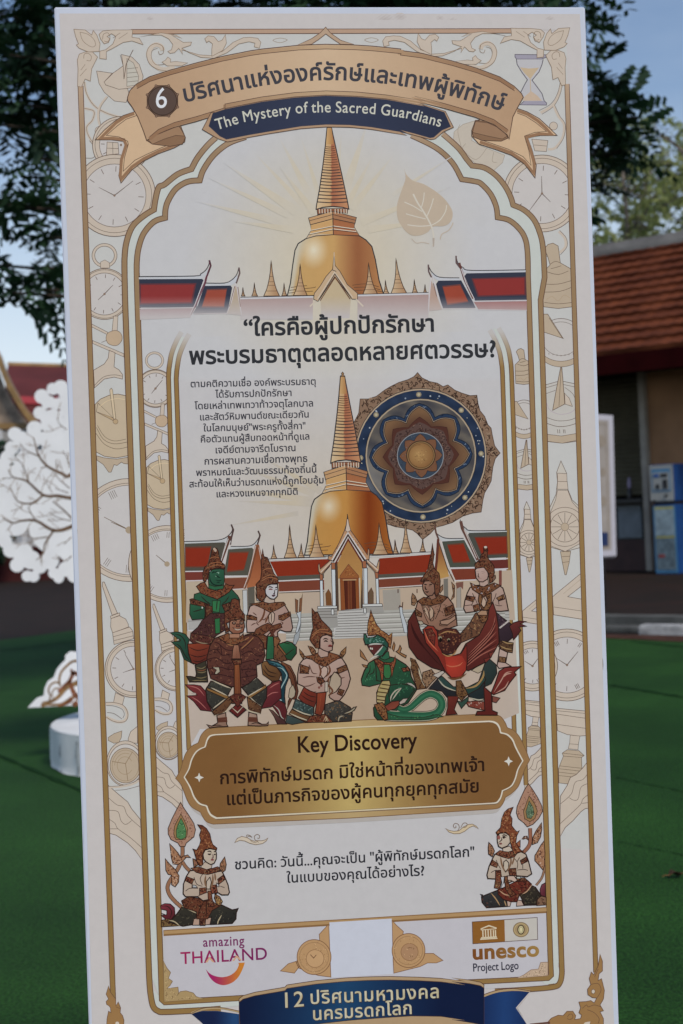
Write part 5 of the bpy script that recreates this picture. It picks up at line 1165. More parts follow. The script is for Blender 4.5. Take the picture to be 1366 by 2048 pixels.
def star(r0, r1, n, ph, k=5, bulge=.10):
    o = []
    V = lambda r_, a: (mcx + r_ * math.cos(a), mcy + r_ * math.sin(a) * 1.02)
    for i in range(n):
        A0, A1, A2 = V(r0, R(ph + 360 / n * (i - .5))), V(r1, R(ph + 360 / n * i)), V(r0, R(ph + 360 / n * (i + .5)))
        for (p, q) in ((A0, A1), (A1, A2)):
            for j in range(k):
                t = j / k; x = p[0] + (q[0] - p[0]) * t; y = p[1] + (q[1] - p[1]) * t; d = math.hypot(x - mcx, y - mcy) or 1; g = bulge * r1 * math.sin(math.pi * t)
                nx_, ny_ = q[1] - p[1], p[0] - q[0]; nl = math.hypot(nx_, ny_) or 1
                if nx_ * (x - mcx) + ny_ * (y - mcy) < 0: nx_, ny_ = -nx_, -ny_
                o.append((x + nx_ / nl * g, y + ny_ / nl * g))
    return o
big_ = star(80, 103, 8, -92, bulge=.07); A.f('283a55', big_, o='182232', ow=1.4); filigree(A, big_, ['141f33', '1f2c42', '6d7b90', '16233a'], 150, 6, 1.4, 3, (mcx, mcy, 86))
p1 = star(71, 97, 8, -92, bulge=.055); A.f(lambda x, y: mixc('56392a', '7d5c3e', (math.hypot(x - mcx, y - mcy) - 58) / 30), p1, o='241a1a', ow=3.2, cut=6); A.l('9f8c78', 1.0, p1, closed=True)
p2 = star(60, 76, 8, -92, bulge=.02); A.f('553026', p2, o='472620', ow=1.2)
p3 = star(58, 66, 8, -92, bulge=.02); A.f('5e4640', p3); filigree(A, p3, ['2c1c1a', '7c5f50', '33211e', '3b2622'], 190, 6, 1.4, 5, (mcx, mcy, 47))
A.l('4a2e26', 1.2, star(46, 54, 16, -92, bulge=.02), closed=True)
A.f('3a4656', ell(mcx - 1, mcy, 46), o='8e9298', ow=1.4); fl = star(32, 43, 8, -92, 4, .04); A.f('7b5238', fl, o='3a2a26', ow=1); filigree(A, ell(mcx, mcy, 44), ['2a3242', '6b6f78', '4a3a38'], 50, 3, .8, 8)
def boss(x, y): return mixc('b08a52', '8b6236', math.hypot(x - mcx + 4, y - mcy + 2) / 27)
A.f('8a6a42', ell(mcx, mcy - 1, 28.5), o='33241c', ow=1.6); A.f(boss, ell(mcx, mcy - 1, 25), o='5a3f26', ow=1, cut=6); A.l('6b4a2a', 1, ell(mcx - 4, mcy, 20, 22, a0=100, a1=280)); filigree(A, ell(mcx, mcy, 15), ['c09a62', '7a5630', '694828'], 22, 4, .8, 4)
rg = random.Random(5)
for i in range(26):
    a = rg.uniform(0, 6.28); r_ = rg.uniform(116, 126); A.f(rg.choice(['a8adb4', 'c0c2c4', '8f99a8', 'b8b2a0']), ell(mcx + r_ * math.cos(a), mcy + r_ * 1.02 * math.sin(a), rg.uniform(.8, 1.9), n=8))
for a in (-92, -48, -2, 43, 88, 178, 222): A.f('8e8068', star(3.5, 6.5, 6, 0, 2, 0) if 0 else ell(mcx + 120.5 * math.cos(R(a)), mcy + 122.5 * math.sin(R(a)), 5.5, 5.5, n=10)); A.f('b3a88c', ell(mcx + 120.5 * math.cos(R(a)), mcy + 122.5 * math.sin(R(a)), 3.2, n=8))
A.build()
# ------------------------------------------------------------------ lower temple picture
A = Art('lower_temple_print', k=.93)
zG = Z(580, 980, 5.692); zH = Z(330, 1030, 5.0593); zI = Z(780, 1030, 4.8786); zB = Z(490, 1130, 5.939)
rays(A, 690, 1010, [(172, 120, 280, 3), (160, 120, 260, 3), (150, 110, 230, 3), (178, 120, 260, 2.5), (190, 150, 280, 2)], 'b5a68c')
BEIGE = 'a8947f'
def floor(x, y): return mixc('9f8a76', 'aa9c92', abs(x - 720) / 330)
A.f('a49384', PX("373,1150 660,1160 740,1160 1024,1140 1030,1240 372,1245"))
A.f(floor, PX("374,1262 700,1270 1030,1256 1038,1426 1000,1442 400,1458 382,1490 376,1400"), cut=22)
# roofs left
roofpic(A, zH, "200,290 595,272 612,288 560,470 570,562 206,566", "203,322 470,316 440,480 420,530 205,530", None, ["205,571 590,566", "210,667 560,655"], "205,578 590,572 570,655 210,660", redc='7c2a19', dkc='4b473f')
A.f('a9a9aa', zH("200,272 590,250 650,212 668,180 655,245 612,275 200,290")); A.l(DK, 1.7, zH("200,268 480,260 590,240 650,200 682,150 670,95"), sm=4); A.l('4b3a38', 3.4, zH("670,95 692,150 670,240 660,300")); 
A.l('5a3b30', 6, zH("655,210 610,370 568,480")); A.l('b3adab', 1.5, zH("640,240 565,470")); A.l('b3adab', 1.5, zH("664,262 582,482"))
roofpic(A, zH, "640,348 880,332 897,348 850,610 605,612 600,560", "652,374 848,370 800,560 625,580", None, ["595,628 855,620"], "595,640 845,632 800,745 620,750", redc='7e2e1b', dkc='4d4a41', tierc='6e4030')
A.l('b0a9a8', 2, zH("690,753 832,744"))
A.f('a9a9aa', zH("665,322 840,315 900,290 945,245 940,290 890,330 645,346")); A.l(DK, 1.6, zH("665,318 840,315 900,292 940,245 955,205 942,160"), sm=4); A.l('4b3a38', 3, zH("942,160 962,205 935,300"))
A.f(lambda x, y: mixc('7a4229', '9a6040', (y - 1095) / 80), zH("935,300 1000,610 1000,700 825,745 850,630"), cut=8)
for s_, c_, w_ in (("925,300 848,620 800,745", '7d5038', 4.5), ("918,310 845,610 798,735", 'b3a9a4', 1.4), ("935,310 862,625 812,745", '4a3028', 1.1), ("940,300 990,500 1010,640", '7d5038', 4), ("950,330 1002,610", 'b3a9a4', 1.1)): A.l(c_, w_, zH(s_))
A.f('a59684', zH("212,685 395,675 620,760 800,760 830,1060 232,1065")); A.f('57524a', zH("835,735 905,722 908,925 842,995")); A.f('a8a8a8', zH("785,762 830,758 838,1010 792,1012"), o=DK, ow=.9); A.f('9a9794', zH("235,1050 800,1020 830,1140 238,1160")); A.l('6a6460', 1, zH("235,1075 800,1040"))
A.f('a89684', zH("910,720 1140,690 1400,690 1400,1000 912,1010"))
# roofs middle
for s_, c_ in (("540,1123 660,1118 660,1152 556,1156", '7a2b18'), ("540,1153 660,1148 660,1158 557,1162", '4e4a42'), ("557,1163 660,1159 660,1180 558,1184", '6d3a2b'), ("758,1117 870,1108 850,1148 756,1151", '7a2b18'), ("756,1149 850,1144 850,1154 757,1157", '4e4a42'), ("757,1159 850,1152 850,1171 758,1176", '6d3a2b')): A.f(c_, PX(s_))
for s_ in ("536,1120 660,1114.6", "748,1111.5 866,1105.5", "557,1162 660,1157.6", "757,1157.2 852,1152"): A.l('b3aeac', 2.4, PX(s_))
for s_ in ("558,1184 660,1180", "758,1176 850,1170"): A.l('b0a8a4', 1.8, PX(s_)); 
for s_ in ("536,1118 660,1112.8", "748,1109.5 866,1103.6", "558,1186 660,1182", "758,1178 850,1172"): A.l(DK, 1.2, PX(s_))
A.f('a59382', PX("758,1178 850,1173 1020,1140 1024,1225 760,1232")); A.f('8f8880', PX("765,1180 800,1178 802,1226 768,1228"))
for x in (796, 834): A.l('4a2e26', 2, PX("%d,1178 %d,1186" % (x, x)))
# roofs right
roofpic(A, zI, "508,262 524,248 722,240 845,470 832,512 580,512", "556,286 718,272 785,462 615,470", None, ["575,517 835,511", "632,640 838,632"], "590,528 832,522 836,632 640,636", redc='7e2a17', dkc='46483f', tierc='6e3526')
A.f('a9a9aa', zI("715,228 560,228 490,205 450,170 475,230 512,258 720,244")); A.l(DK, 1.6, zI("718,228 560,228 490,205 445,165 437,100"), sm=4); A.l('5a4038', 3.4, zI("437,100 448,170 475,240"))
roofpic(A, zI, "760,192 776,172 1140,162 1150,412 868,425", "822,214 1142,204 1148,382 892,395", None, ["940,434 1150,424", "1020,530 1152,522"], "940,442 1150,434 1152,520 960,524", redc='7a2818', dkc='464640', tierc='5d2c26')
A.f('a9a9aa', zI("1140,148 800,152 735,125 708,95 735,155 775,174 1140,164")); A.l(DK, 1.7, zI("1140,150 800,153 740,130 700,92 684,45"), sm=4)
A.f(lambda x, y: mixc('7a4a2c', 'a5814e', (y - 1090) / 60), zI("470,245 560,520 575,600 480,625 445,560"), cut=8)
for s_, c_, w_ in (("690,60 705,130 790,300 855,440", '5c4038', 6), ("722,140 845,420", 'b3a9a4', 1.5), ("470,235 455,450 442,560", '5a2e24', 5), ("485,235 580,510 640,660", 'b3a9a4', 2), ("475,260 560,520 625,650", '4a3830', 2)): A.l(c_, w_, zI(s_))
A.f('6b665f', zI("522,625 565,620 568,800 526,805")); A.f('8c857e', zI("650,690 690,690 692,915 650,915"), o='5a544e', ow=.8); A.f('6e4038', zI("1062,540 1090,540 1090,690 1062,690")); A.f('6e4a40', zI("640,660 715,650 712,730 690,700 650,720"))
A.f('9b9894', zI("650,925 1160,925 1170,1110 660,1120")); 
for y in (945, 975, 1005, 1035, 1065): A.l('726c68', 1.1, zI("645,%d 1165,%d" % (y, y - 4)))
# stupa: same drawing, at its lower place
def zS(st):
    o = []
    for p in st.split():
        a, c = (float(q) for q in p.split(','))
        # upper frame (zoom) -> lower stupa: dome base width 425..1085 at y 1165 -> zG 165..1175 at y 765; tip 712,18 -> photo 685,752
        x = 580 + (165 + (a - 425) * 1.5303) / 5.692; yy = 752 + (c - 18) * .3115
        x += (685 - (580 + (165 + (712 - 425) * 1.5303) / 5.692)) * max(0, (1160 - c) / 1142) ** 1.0
        o.append((x, yy))
    return o
stupa(A, zS, 'bfb3a0', 'a87b42', '743513', '8d5526', DK, True)
for z, a in ((zG, (293, 395, 218, 392, 768)), (zG, (128, 610, 88, 164, 768)), (zG, (1012, 372, 942, 1118, 735)), (zG, (1195, 568, 1172, 1236, 720)), (zG, (1315, 330, 1252, 1388, 716)), (zG, (-5, 395, -66, 76, 772)), (zH, (1098, 303, 1072, 1134, 442)), (zI, (320, 230, 290, 346, 356)), (zI, (47, 245, 30, 80, 376))):
    p, q_ = z("%d,%d %d,%d" % (a[0], a[1], a[2], a[4])); r_ = z("%d,0" % a[3])[0]; chedi(A, p[0], p[1], q_[0], r_[0], q_[1])
A.l('b3aeac', 3, zG("-240,796 415,772")); A.l(DK, 1.3, zG("-240,786 415,763")); A.l('b3aeac', 3, zG("905,758 1366,735")); A.l(DK, 1.3, zG("905,749 1366,726"))
# porch
A.f('a69a8c', zG("385,950 465,860 475,1325 395,1325")); A.f('a69a8c', zG("885,840 970,930 975,1310 890,1310"))
A.f('4a3a30', zG("515,820 545,820 565,1375 520,1375")); A.f('4a3a30', zG("800,800 825,800 832,1360 800,1355"))
A.f('6a4628', zG("405,1180 438,1130 465,1180 475,1312 412,1312"), o=BRD, ow=.9); A.f('5e4a38', zG("890,1168 925,1112 950,1168 950,1290 892,1292"), o=BRD, ow=.9)
A.f(lambda x, y: mixc('966f42', 'aa8350', (y - 1110) / 90), zG("665,580 812,800 822,900 800,1345 560,1372 540,830"), cut=8)
A.f('aa9a86', zG("548,1010 566,1005 580,1372 556,1374")); A.f('aa9a86', zG("782,1000 800,1000 802,1350 790,1352"))
A.f('85522f', zG("665,845 780,975 782,1002 566,1006 570,975"), o=BRD, ow=1); filigree(A, zG("665,865 755,970 590,980"), ['a87848', '5e3520'], 22, 3.4, .8, 2)
A.f('7c4727', zG("570,1006 778,1003 790,1358 580,1366"), o=BRD, ow=.9); A.f('a08060', zG("600,1018 755,1014 757,1028 600,1032")); A.f('4c2116', zG("616,1034 740,1032 750,1356 632,1360"), o='2e1410', ow=1); A.f('6b3a24', zG("655,1036 702,1034 705,1356 660,1358")); A.l('3a1810', 1, zG("680,1036 684,1358"))
for s_, c_ in (("472,905 515,903 522,1322 485,1324", 'b0b3b6'), ("840,890 880,888 886,1300 842,1300", 'b0b3b6'), ("340,1030 372,1028 382,1324 345,1326", 'b0b3b6'), ("975,1008 1006,1006 1016,1300 986,1300", 'b0b3b6'), ("470,828 512,826 515,902 472,904", '8c5a40'), ("820,808 866,806 872,886 828,888", '8c5a40'), ("335,945 376,942 373,1026 340,1028", '8c5a40'), ("962,930 1006,928 1006,1004 974,1006", '8c5a40')): A.f(c_, zG(s_), o=DK, ow=1.1)
A.f('a58468', zG("320,860 332,835 345,900 470,790 468,838 372,965 345,950 325,925"), o=DK, ow=1.2); A.f('a58468', zG("875,785 985,880 1008,800 1020,815 1014,905 1000,940 960,930 870,835"), o=DK, ow=1.2)
A.l('b3a9a0', 1.6, zG("350,935 470,812")); A.l(DK, 1.6, zG("362,955 470,836")); A.l('b3a9a0', 1.6, zG("876,800 1000,915")); A.l(DK, 1.6, zG("874,826 975,925"))
A.f('a07c60', zG("655,275 672,395 690,460 760,560 880,740 890,660 905,690 900,790 832,802 660,540 510,815 430,790 440,745 470,760 560,600 620,460 640,395"), o=DK, ow=1.3)
filigree(A, zG("690,470 760,570 860,740 830,760 680,500"), ['5a4a38', 'c0a488', '6b3f34'], 14, 4, .8, 1); filigree(A, zG("620,480 560,600 480,760 500,780 640,520"), ['5a4a38', 'c0a488', '6b3f34'], 14, 4, .8, 2)
for s_, c_, w_ in (("478,800 658,488 862,788", 'b6aeaa', 3), ("492,812 660,515 846,798", '3a2822', 3.4), ("505,825 660,540 834,810", 'b6aeaa', 2.2), ("518,838 662,562 822,822", '5a2a22', 3)): A.l(c_, w_, zG(s_))
A.l(DK, 1.6, zG("653,275 655,380")); A.f('b3a294', zG("648,330 662,330 672,395 690,460 655,480 630,460 642,395"), o=DK, ow=.8)
# plinths, steps, terrace
A.f('98958f', PX("572,1228 668,1224 668,1278 572,1283")); A.f('98958f', PX("735,1222 1010,1212 1010,1262 765,1274"))
for y in (1236, 1246, 1256, 1266, 1276): A.l('6c6662', 1.1, PX("572,%d 668,%d" % (y, y - 4))); A.l('6c6662', 1.1, PX("745,%d 1010,%d" % (y - 9, y - 19))); A.l('aeaaa6', 2, PX("572,%d 668,%d" % (y + 3, y - 1))); A.l('aeaaa6', 2, PX("745,%d 1010,%d" % (y - 6, y - 16)))
A.f('a5a29f', PX("678,1221 722,1217 736,1217 766,1273 668,1278 672,1240"))
for i in range(11): y = 1220 + i * 5.2; A.l('57504c', 1.15, PX("%g,%g %g,%g" % (678 - i * .9, y + 1.5, 724 + i * 4.0, y - .8)))
A.f('8b8783', zG("310,1355 535,1350 545,1560 400,1580 290,1480")); A.f('8b8783', zG("825,1330 1060,1325 1068,1390 835,1400"))
for s_ in ("290,1385 540,1378", "285,1420 540,1412", "285,1455 540,1448"): A.l('57504c', 1, zG(s_))
for s_ in ("315,1325 536,1320 536,1345 315,1352", "825,1300 1045,1294 1056,1322 825,1328", "470,1356 498,1355 500,1420 470,1420", "835,1345 865,1344 870,1400 840,1402"): A.f('b3b2b0', zG(s_), o=DK, ow=1.1)
for s_ in ("595,400 600,560 625,560 630,420", "650,400 640,560 670,550 685,330 672,390"): A.f('6e4a34', zB(s_), o=DK, ow=.8)
A.f('a3a6aa', zB("610,570 665,550 660,700 625,810 600,800 640,640"), o=DK, ow=1); A.f('8a8d90', zB("640,780 670,690 640,870 600,950 570,930 590,830"), o=DK, ow=.9)
A.f('a3a6aa', zI("90,900 120,895 125,960 165,1075 170,1150 140,1150 100,980"), o=DK, ow=1); A.l('4a3028', 2, zI("85,910 95,885 120,900 124,850"))
A.build()
# ------------------------------------------------------------------ title ribbon
def curve(A_, pts, n=8): return cat(pts, False, n)
A = Art('title_ribbon'); z1 = Z(100, 0, 3.415); z3 = Z(800, 0, 3.415); z2 = Z(450, 0, 3.415)
RIB = 'ae9379'; RIBD = '86674f'; RE = '4c382f'
A.f('b59b80', z1("575,765 500,790 440,830 370,890 310,955 420,955 500,965 530,990 490,1080 470,1200 485,1250 560,1160 640,1100 740,1050 850,1010 920,970 925,940 880,840"), o=RE, ow=1.6)
A.l(RIBD, 6, z1("575,775 510,800 450,840 390,900 345,945 430,945 505,955 520,990 488,1090 480,1200 488,1222 560,1140 640,1085 740,1035 850,995 912,955"), sm=0)
A.l(RE, 1.2, z1("590,790 520,815 460,860 385,925 470,935 530,965 535,985 508,1080 500,1170 580,1095 660,1055 760,1010 860,970"))
A.f('b59b80', z3("800,740 870,765 950,810 1010,865 1072,925 960,925 870,938 900,1020 930,1130 922,1215 850,1120 760,1060 650,1020 540,985 490,930 490,890 520,825"), o=RE, ow=1.6)
A.l(RIBD, 6, z3("800,755 870,780 940,825 990,870 1035,918 950,915 862,938 890,1020 915,1110 915,1185 850,1105 760,1045 650,1005 545,970"))
A.l(RE, 1.2, z3("800,772 860,795 930,840 1000,898 920,905 850,930 880,1030 895,1130 840,1070 740,1020 640,985 550,955"))
A.f('7c604a', z1("885,835 900,880 925,940 905,985 820,1000 700,985 660,960 660,930 720,880 800,850"), o=RE, ow=1.4); A.f('8d7058', z1("670,955 700,900 780,860 870,845 905,900 920,930 860,925 780,950 700,985"), o=RE, ow=1)
A.f('7c604a', z3("515,822 490,890 500,935 560,960 690,965 735,945 735,920 690,870 600,830"), o=RE, ow=1.4); A.f('8a6d56', z3("515,830 600,840 690,880 732,930 700,950 600,930 495,905"), o=RE, ow=1)
topE = z1("530,665 545,620 590,575 680,525 820,480 1000,430 1180,385 1366,348") + z2("250,336 500,310 687,303 880,308 1000,315 1200,335") + z3("0,345 150,365 350,415 520,465 680,525 780,590 830,640 842,665")
botE = z3("842,665 800,740 770,800 745,950 730,920 640,850 510,800 300,740 100,690") + z2("1366,722 1100,680 900,660 690,652 480,665 250,695 0,745") + z1("1195,770 1000,830 850,870 740,915 660,960 640,900 600,800 560,730 530,690")
def ribc(x, y): return mixc('b49c83', '9c7f66', abs(x - 650) / 430)
A.f(ribc, topE + botE, o=RE, ow=1.7, cut=24)
rbc = lambda x, y: mixc('a88f74', RIBD, abs(x - 655) / 330)
A.l(rbc, 7.2, [(x + .5, y + 5.2) for x, y in topE[2:-2]]); A.l(RE, 1.2, [(x + .8, y + 9.4) for x, y in topE[2:-2]])
bt_ = z1("680,950 740,900 850,852 1000,812 1195,752") + z2("0,726 250,678 480,648 690,636 900,644 1100,664 1366,705") + z3("100,672 300,722 510,782 640,832 735,900")
A.l(rbc, 7.2, bt_); A.l(RE, 1.2, [(x, y - 4.4) for x, y in bt_])
rib = A.build()
BA = Art('number_badge', rib)
cx, cy = z1("768,690")[0]
oct_ = [(cx + 33 * math.cos(R(22 + 45 * i)), cy + 33 * math.sin(R(22 + 45 * i))) for i in range(8)]
BA.f('6a5346', oct_, o='3a2a24', ow=1.6); 
for i in range(8): BA.f('7c6353', ell(oct_[i][0], oct_[i][1], 2.4, n=8), o='3a2a24', ow=.8)
BA.f('51413a', ell(cx, cy, 28.5), o='33261f', ow=1.6)
text(BA, '6', [(312.5, 217), (334, 214.5)], 'c0c0c4', .25, hscale=1.12)
BA.build()
TT = Art('title_lettering', rib)
tp_ = cat([(371, 203.5)] + [(391, 199.5), (442.6, 187.6), (500, 175.5), (543.7, 168.4), (627, 160.8), (684, 160.2), (763, 166), (825, 175.2), (879, 185.5), (943.5, 203.2), (1004, 222)], False, 6)
text(TT, 'ปริศนาแห่งองค์รักษ์และเทพผู้พิทักษ์', tp_, '3a3940', 1.05, sp=.006, hscale=1.02)
TT.build()
A = Art('subtitle_plaque')
pt = z1("1100,770 1195,768") + z2("0,742 250,692 480,662 690,650 900,658 1100,676 1366,722") + z3("120,700 310,762")
pb = z3("365,870 300,900 240,950 210,955 100,925 0,900") + z2("1240,925 1000,885 850,870 690,868 520,880 300,915 160,940 20,970") + z1("1210,970 1150,950 1040,885")
A.f('9a7f68', pt + pb, o=RE, ow=1.3)
pi_ = z1("1112,775") + z2("0,748 250,698 480,668 690,656 900,664 1100,682 1366,728") + z3("120,708 302,768 345,865 285,890 230,938 205,942 100,912 0,888") + z2("1240,908 1000,868 850,853 690,850 520,862 300,898 160,922 20,950") + z1("1205,952 1160,930 1085,862 1112,775")
def navy(x, y): return mixc('30364a', '272c3f', abs(x - 650) / 260)
A.f(navy, pi_[:-1], o='3d3b45', ow=1, cut=26)
spq = A.build()
TT = Art('subtitle_lettering', spq)
sp_ = cat([(434, 259.5), (442.6, 257.5), (488, 244.5), (540, 235), (596, 227), (625.7, 225.3), (672.5, 225), (748.7, 228.4), (809, 236.2), (838, 243), (880, 254)], False, 6)
text(TT, 'The Mystery of the Sacred Guardians', sp_, 'b0aea4', .25, sp=.035, hscale=1.12)
TT.build()
# ------------------------------------------------------------------ question and paragraph
TT = Art('question_lettering')
text(TT, '“ใครคือผู้ปกปักรักษา', [(489, 671.5), (867, 662.5)], '2b2c30', 1.15, hscale=.98)
text(TT, 'พระบรมธาตุตลอดหลายศตวรรษ?', [(380, 728.5), (991, 713.5)], '2b2c30', 1.15, hscale=1.0)
TT.build()
TT = Art('paragraph_lettering'); zp = Z(340, 720, 3.794)
for tx, s_ in (('ตามคติความเชื่อ องค์พระบรมธาตุ', "158,207 1105,187"), ('ได้รับการปกปักรักษา', "345,286 922,273"), ('โดยเหล่าเทพเทวาท้าวจตุโลกบาล', "188,374 1085,352"), ('และสัตว์หิมพานต์ขณะเดียวกัน', "230,458 1052,436"), ('ในโลกมนุษย์"พระครูทั้งสี่กา"', "255,542 1028,523"), ('คือตัวแทนผู้สืบทอดหน้าที่ดูแล', "235,626 1057,603"),
               ('เจดีย์ตามจารีตโบราณ', "348,708 952,691"), ('การผสานความเชื่อทางพุทธ', "263,794 1042,772"), ('พราหมณ์และวัฒนธรรมท้องถิ่นนี้', "200,880 1112,853"), ('สะท้อนให้เห็นว่ามรดกแห่งนี้ถูกโอบอุ้ม', "148,966 1165,934"), ('และหวงแหนจากทุกมิติ', "355,1042 968,1021")):
    text(TT, tx, zp(s_), '33323a', .32, hscale=1.0)
TT.build()
# ------------------------------------------------------------------ discovery plaque
A = Art('discovery_plaque')
zk1 = Z(350, 1430, 3.794); zk2 = Z(700, 1430, 3.692)
shape = cat(zk1("5,480 40,420 60,350 85,285 125,238 175,212"), False, 4) + cat(zk1("180,200 200,150 240,108 285,97"), False, 4) + [(700, 1441), (985, 1427)] + cat(zk2("1060,-5 1110,10 1145,55 1158,88"), False, 4) + cat(zk2("1165,95 1210,115 1250,160 1290,240 1325,330"), False, 4) + cat(zk2("1325,335 1290,400 1265,470 1240,530 1190,580 1150,605"), False, 4) + cat(zk2("1145,612 1130,650 1100,685 1050,695"), False, 4) + [(700, 1636)] + cat(zk1("290,828 240,810 210,770 195,740"), False, 4) + cat(zk1("185,732 130,700 95,650 60,560 40,520 5,480"), False, 4)[:-1]
def gsh(c0, c1, c2, span=1.0):
    def f_(x, y):
        u = (x - 360) / 690; t = max(0, 1 - abs(u - .5) / .34); v = mixc(c0, c1, t ** 1.1); return v
    return f_
sh_ = [(706 + (x - 706) * .985, y + 9) for x, y in shape if y > 1540]
A.f('9f9894', sh_)
A.f(gsh('866745', 'a38d67', 0), shape, o='6d5237', ow=1.5, cut=22)
cxp, cyp = 706, 1538
inn = cat(zk1("65,472 100,410 120,340 150,285 185,255 222,240"), False, 4) + cat(zk1("228,225 240,185 262,155 300,145"), False, 4) + [(700, 1453.5), (980, 1441)] + cat(zk2("1060,44 1090,60 1108,90 1115,122"), False, 4) + cat(zk2("1122,128 1165,140 1205,180 1230,240 1280,335"), False, 4) + cat(zk2("1280,338 1245,400 1225,470 1200,520 1165,545 1130,560"), False, 4) + cat(zk2("1128,570 1115,615 1090,648 1060,655"), False, 4) + [(700, 1623)] + cat(zk1("310,788 270,765 250,735 238,700"), False, 4) + cat(zk1("230,692 180,675 140,625 110,550 65,472"), False, 4)[:-1]
A.f('6d5846', [(x + (2 if x < 500 else 0), y + 1.8) for x, y in inn])
A.f(gsh('b8b0a2', 'b5a98e', 0), inn)
inn2 = [(cxp + (x - cxp) * .9895, cyp + (y - cyp) * .962) for x, y in inn]
A.f('6b5038', [(cxp + (x - cxp) * .992, cyp + (y - cyp) * .969) for x, y in inn]); A.f(gsh('70502f', 'a8935f', 0), inn2, cut=18)
for z, s_ in ((zk1, "183,437 192,462 219,474 193,485 184,510 175,486 148,474 174,463"), (zk2, "1170,305 1180,330 1203,341 1180,352 1172,378 1162,353 1137,342 1161,330")): A.f('b7b3ab', z(s_))
dpq = A.build()
TT = Art('discovery_lettering', dpq)
text(TT, 'Key Discovery', [(597, 1505), (834, 1495)], '26150f', .75, hscale=1.16, sp=.01)
text(TT, 'การพิทักษ์มรดก มิใช่หน้าที่ของเทพเจ้า', [(441, 1568), (968, 1541.5)], '28160f', .65)
text(TT, 'แต่เป็นภารกิจของผู้คนทุกยุคทุกสมัย', [(455, 1609.8), (957, 1584)], '28160f', .65)
TT.build()
TT = Art('reflection_lettering')
text(TT, 'ชวนคิด: วันนี้...คุณจะเป็น "ผู้พิทักษ์มรดกโลก"', [(470.5, 1738.5), (948.5, 1712.5)], '25252c', .42, hscale=1.0)
text(TT, 'ในแบบของคุณได้อย่างไร?', [(574, 1765.5), (848.5, 1750.5)], '25252c', .42, hscale=1.0)
TT.build()
# ------------------------------------------------------------------ logos and small ornaments in the bottom field
A = Art('tourism_logo'); zt1 = Z(170, 1810, 3.415)
def th(x, y): return mixc('8c2350', '6a1f52', (x - 360) / 170)
text(A, 'amazing', [(406.6, 1893.3), (488.5, 1889.8)], '6b2a55', .35, sp=.05, hscale=1.15)
text(A, 'THAILAND', [(361.8, 1928), (534, 1918.4)], th, .35, sp=.02, hscale=1.0)
def smile(x, y): return mixc('8d2158', 'b0702c', (x - 425) / 55)
A.f(smile, cat(zt1("825,437 850,465 890,485 940,492 990,480 1030,450 1050,410 1045,395"), False, 4) + cat(zt1("1092,392 1075,440 1045,495 1000,532 945,547 890,530 850,490 825,437"), False, 4)[:-1], cut=7)
for s_ in ("822,390 850,352 885,388 872,390 850,368 836,392", "1005,382 1035,342 1072,376 1060,380 1035,358 1018,382"): A.f('b38f74', zt1(s_))
A.build()
A = Art('heritage_logo'); ze_ = Z(860, 1790, 3.415)
A.f('7d5427', ze_("288,183 508,170 512,318 292,333")); A.f('aaa49e', ze_("508,170 732,153 735,303 512,318")); A.l('4e3a34', 1.2, ze_("288,183 732,153 735,303 292,333"), closed=True)
C_ = 'b8ab94'
A.f(C_, ze_("345,228 402,204 455,222 455,230 402,214 345,236")); A.l(C_, 1.6, ze_("348,238 452,230"))
for x in (362, 380, 398, 416, 434, 448): A.l(C_, 2.4, ze_("%d,238 %d,286" % (x - 2, x)))
A.f(C_, ze_("348,288 455,281 456,290 348,297")); A.f(C_, ze_("342,298 460,291 461,299 342,306"))
ex, ey = ze_("621,236")[0]; A.f('8f7a5c', ell(ex, ey, 15.5, 14.5), o='6d5a40', ow=1.2); A.l('a8986f', 1, ell(ex, ey, 12.8, 12), closed=True); A.f('b7ad8a', ell(ex, ey, 6.2, 8.6), o='3f3524', ow=2); A.l('7a6a48', .8, ell(ex, ey, 3.4, 5.5), closed=True)
def un(x, y): return mixc('6d4220', '8d7142', (x - 946) / 130 + .15 * math.sin(y * .9))
text(A, 'unesco', [(947, 1918.3), (1077, 1911.5)], un, 1.5, sp=.02, hscale=.92)
text(A, 'Project Logo', [(946.6, 1942.8), (1037, 1938)], '2c2a38', .3, hscale=1.3)
A.build()
A = Art('blank_code_patch'); zq = Z(530, 1810, 3.415)
A.f('aeafb9', zq("440,118 865,92 872,470 452,495"))
A.build()
A = Art('corner_print')
def med(cx, cy, r_, wing, face):
    A.f('a2815e', wing, o='6a4a34', ow=1.2); A.f('a2815e', ell(cx, cy, r_, r_ * 1.03), o='6a4a34', ow=1.3); A.l('86684a', 1, ell(cx, cy, r_ * .86), closed=True); filigree(A, ell(cx, cy, r_ * .95), ['7d5c40', 'b89a78', '8b6a4a'], 60, 3.4, .8, int(cx)); A.f(face, ell(cx + 2, cy + 3, r_ * .52), o='7d5c40', ow=1.1)
med(*zq("335,355")[0], 34, zq("105,450 160,400 210,385 230,430 360,480 450,492 435,130 370,200 375,260 300,300 250,400 200,465"), 'aa8966'); A.l('5a3c2c', 1.4, zq("310,338 332,362 350,340"))
med(*zq("980,310")[0], 33, zq("868,105 900,140 945,180 940,215 900,230 960,300 1095,330 1150,330 1215,378 1170,395 1110,395 1060,420 880,465 875,380"), '97765a'); filigree(A, ell(*zq("985,315")[0], 17), ['5f452f', 'b39676'], 16, 4, .9, 2)
A.f('97805c', zt1("535,380 560,430 585,460 570,500 598,520 580,550 560,570 635,560 640,600 625,625 650,590 690,585 740,600 760,625 815,640 540,662"), o='6a553c', ow=1.1); filigree(A, zt1("540,420 575,470 570,560 620,575 630,640 740,610 780,645 545,655"), ['5c4630', 'b09a74'], 70, 3.6, .8, 5)
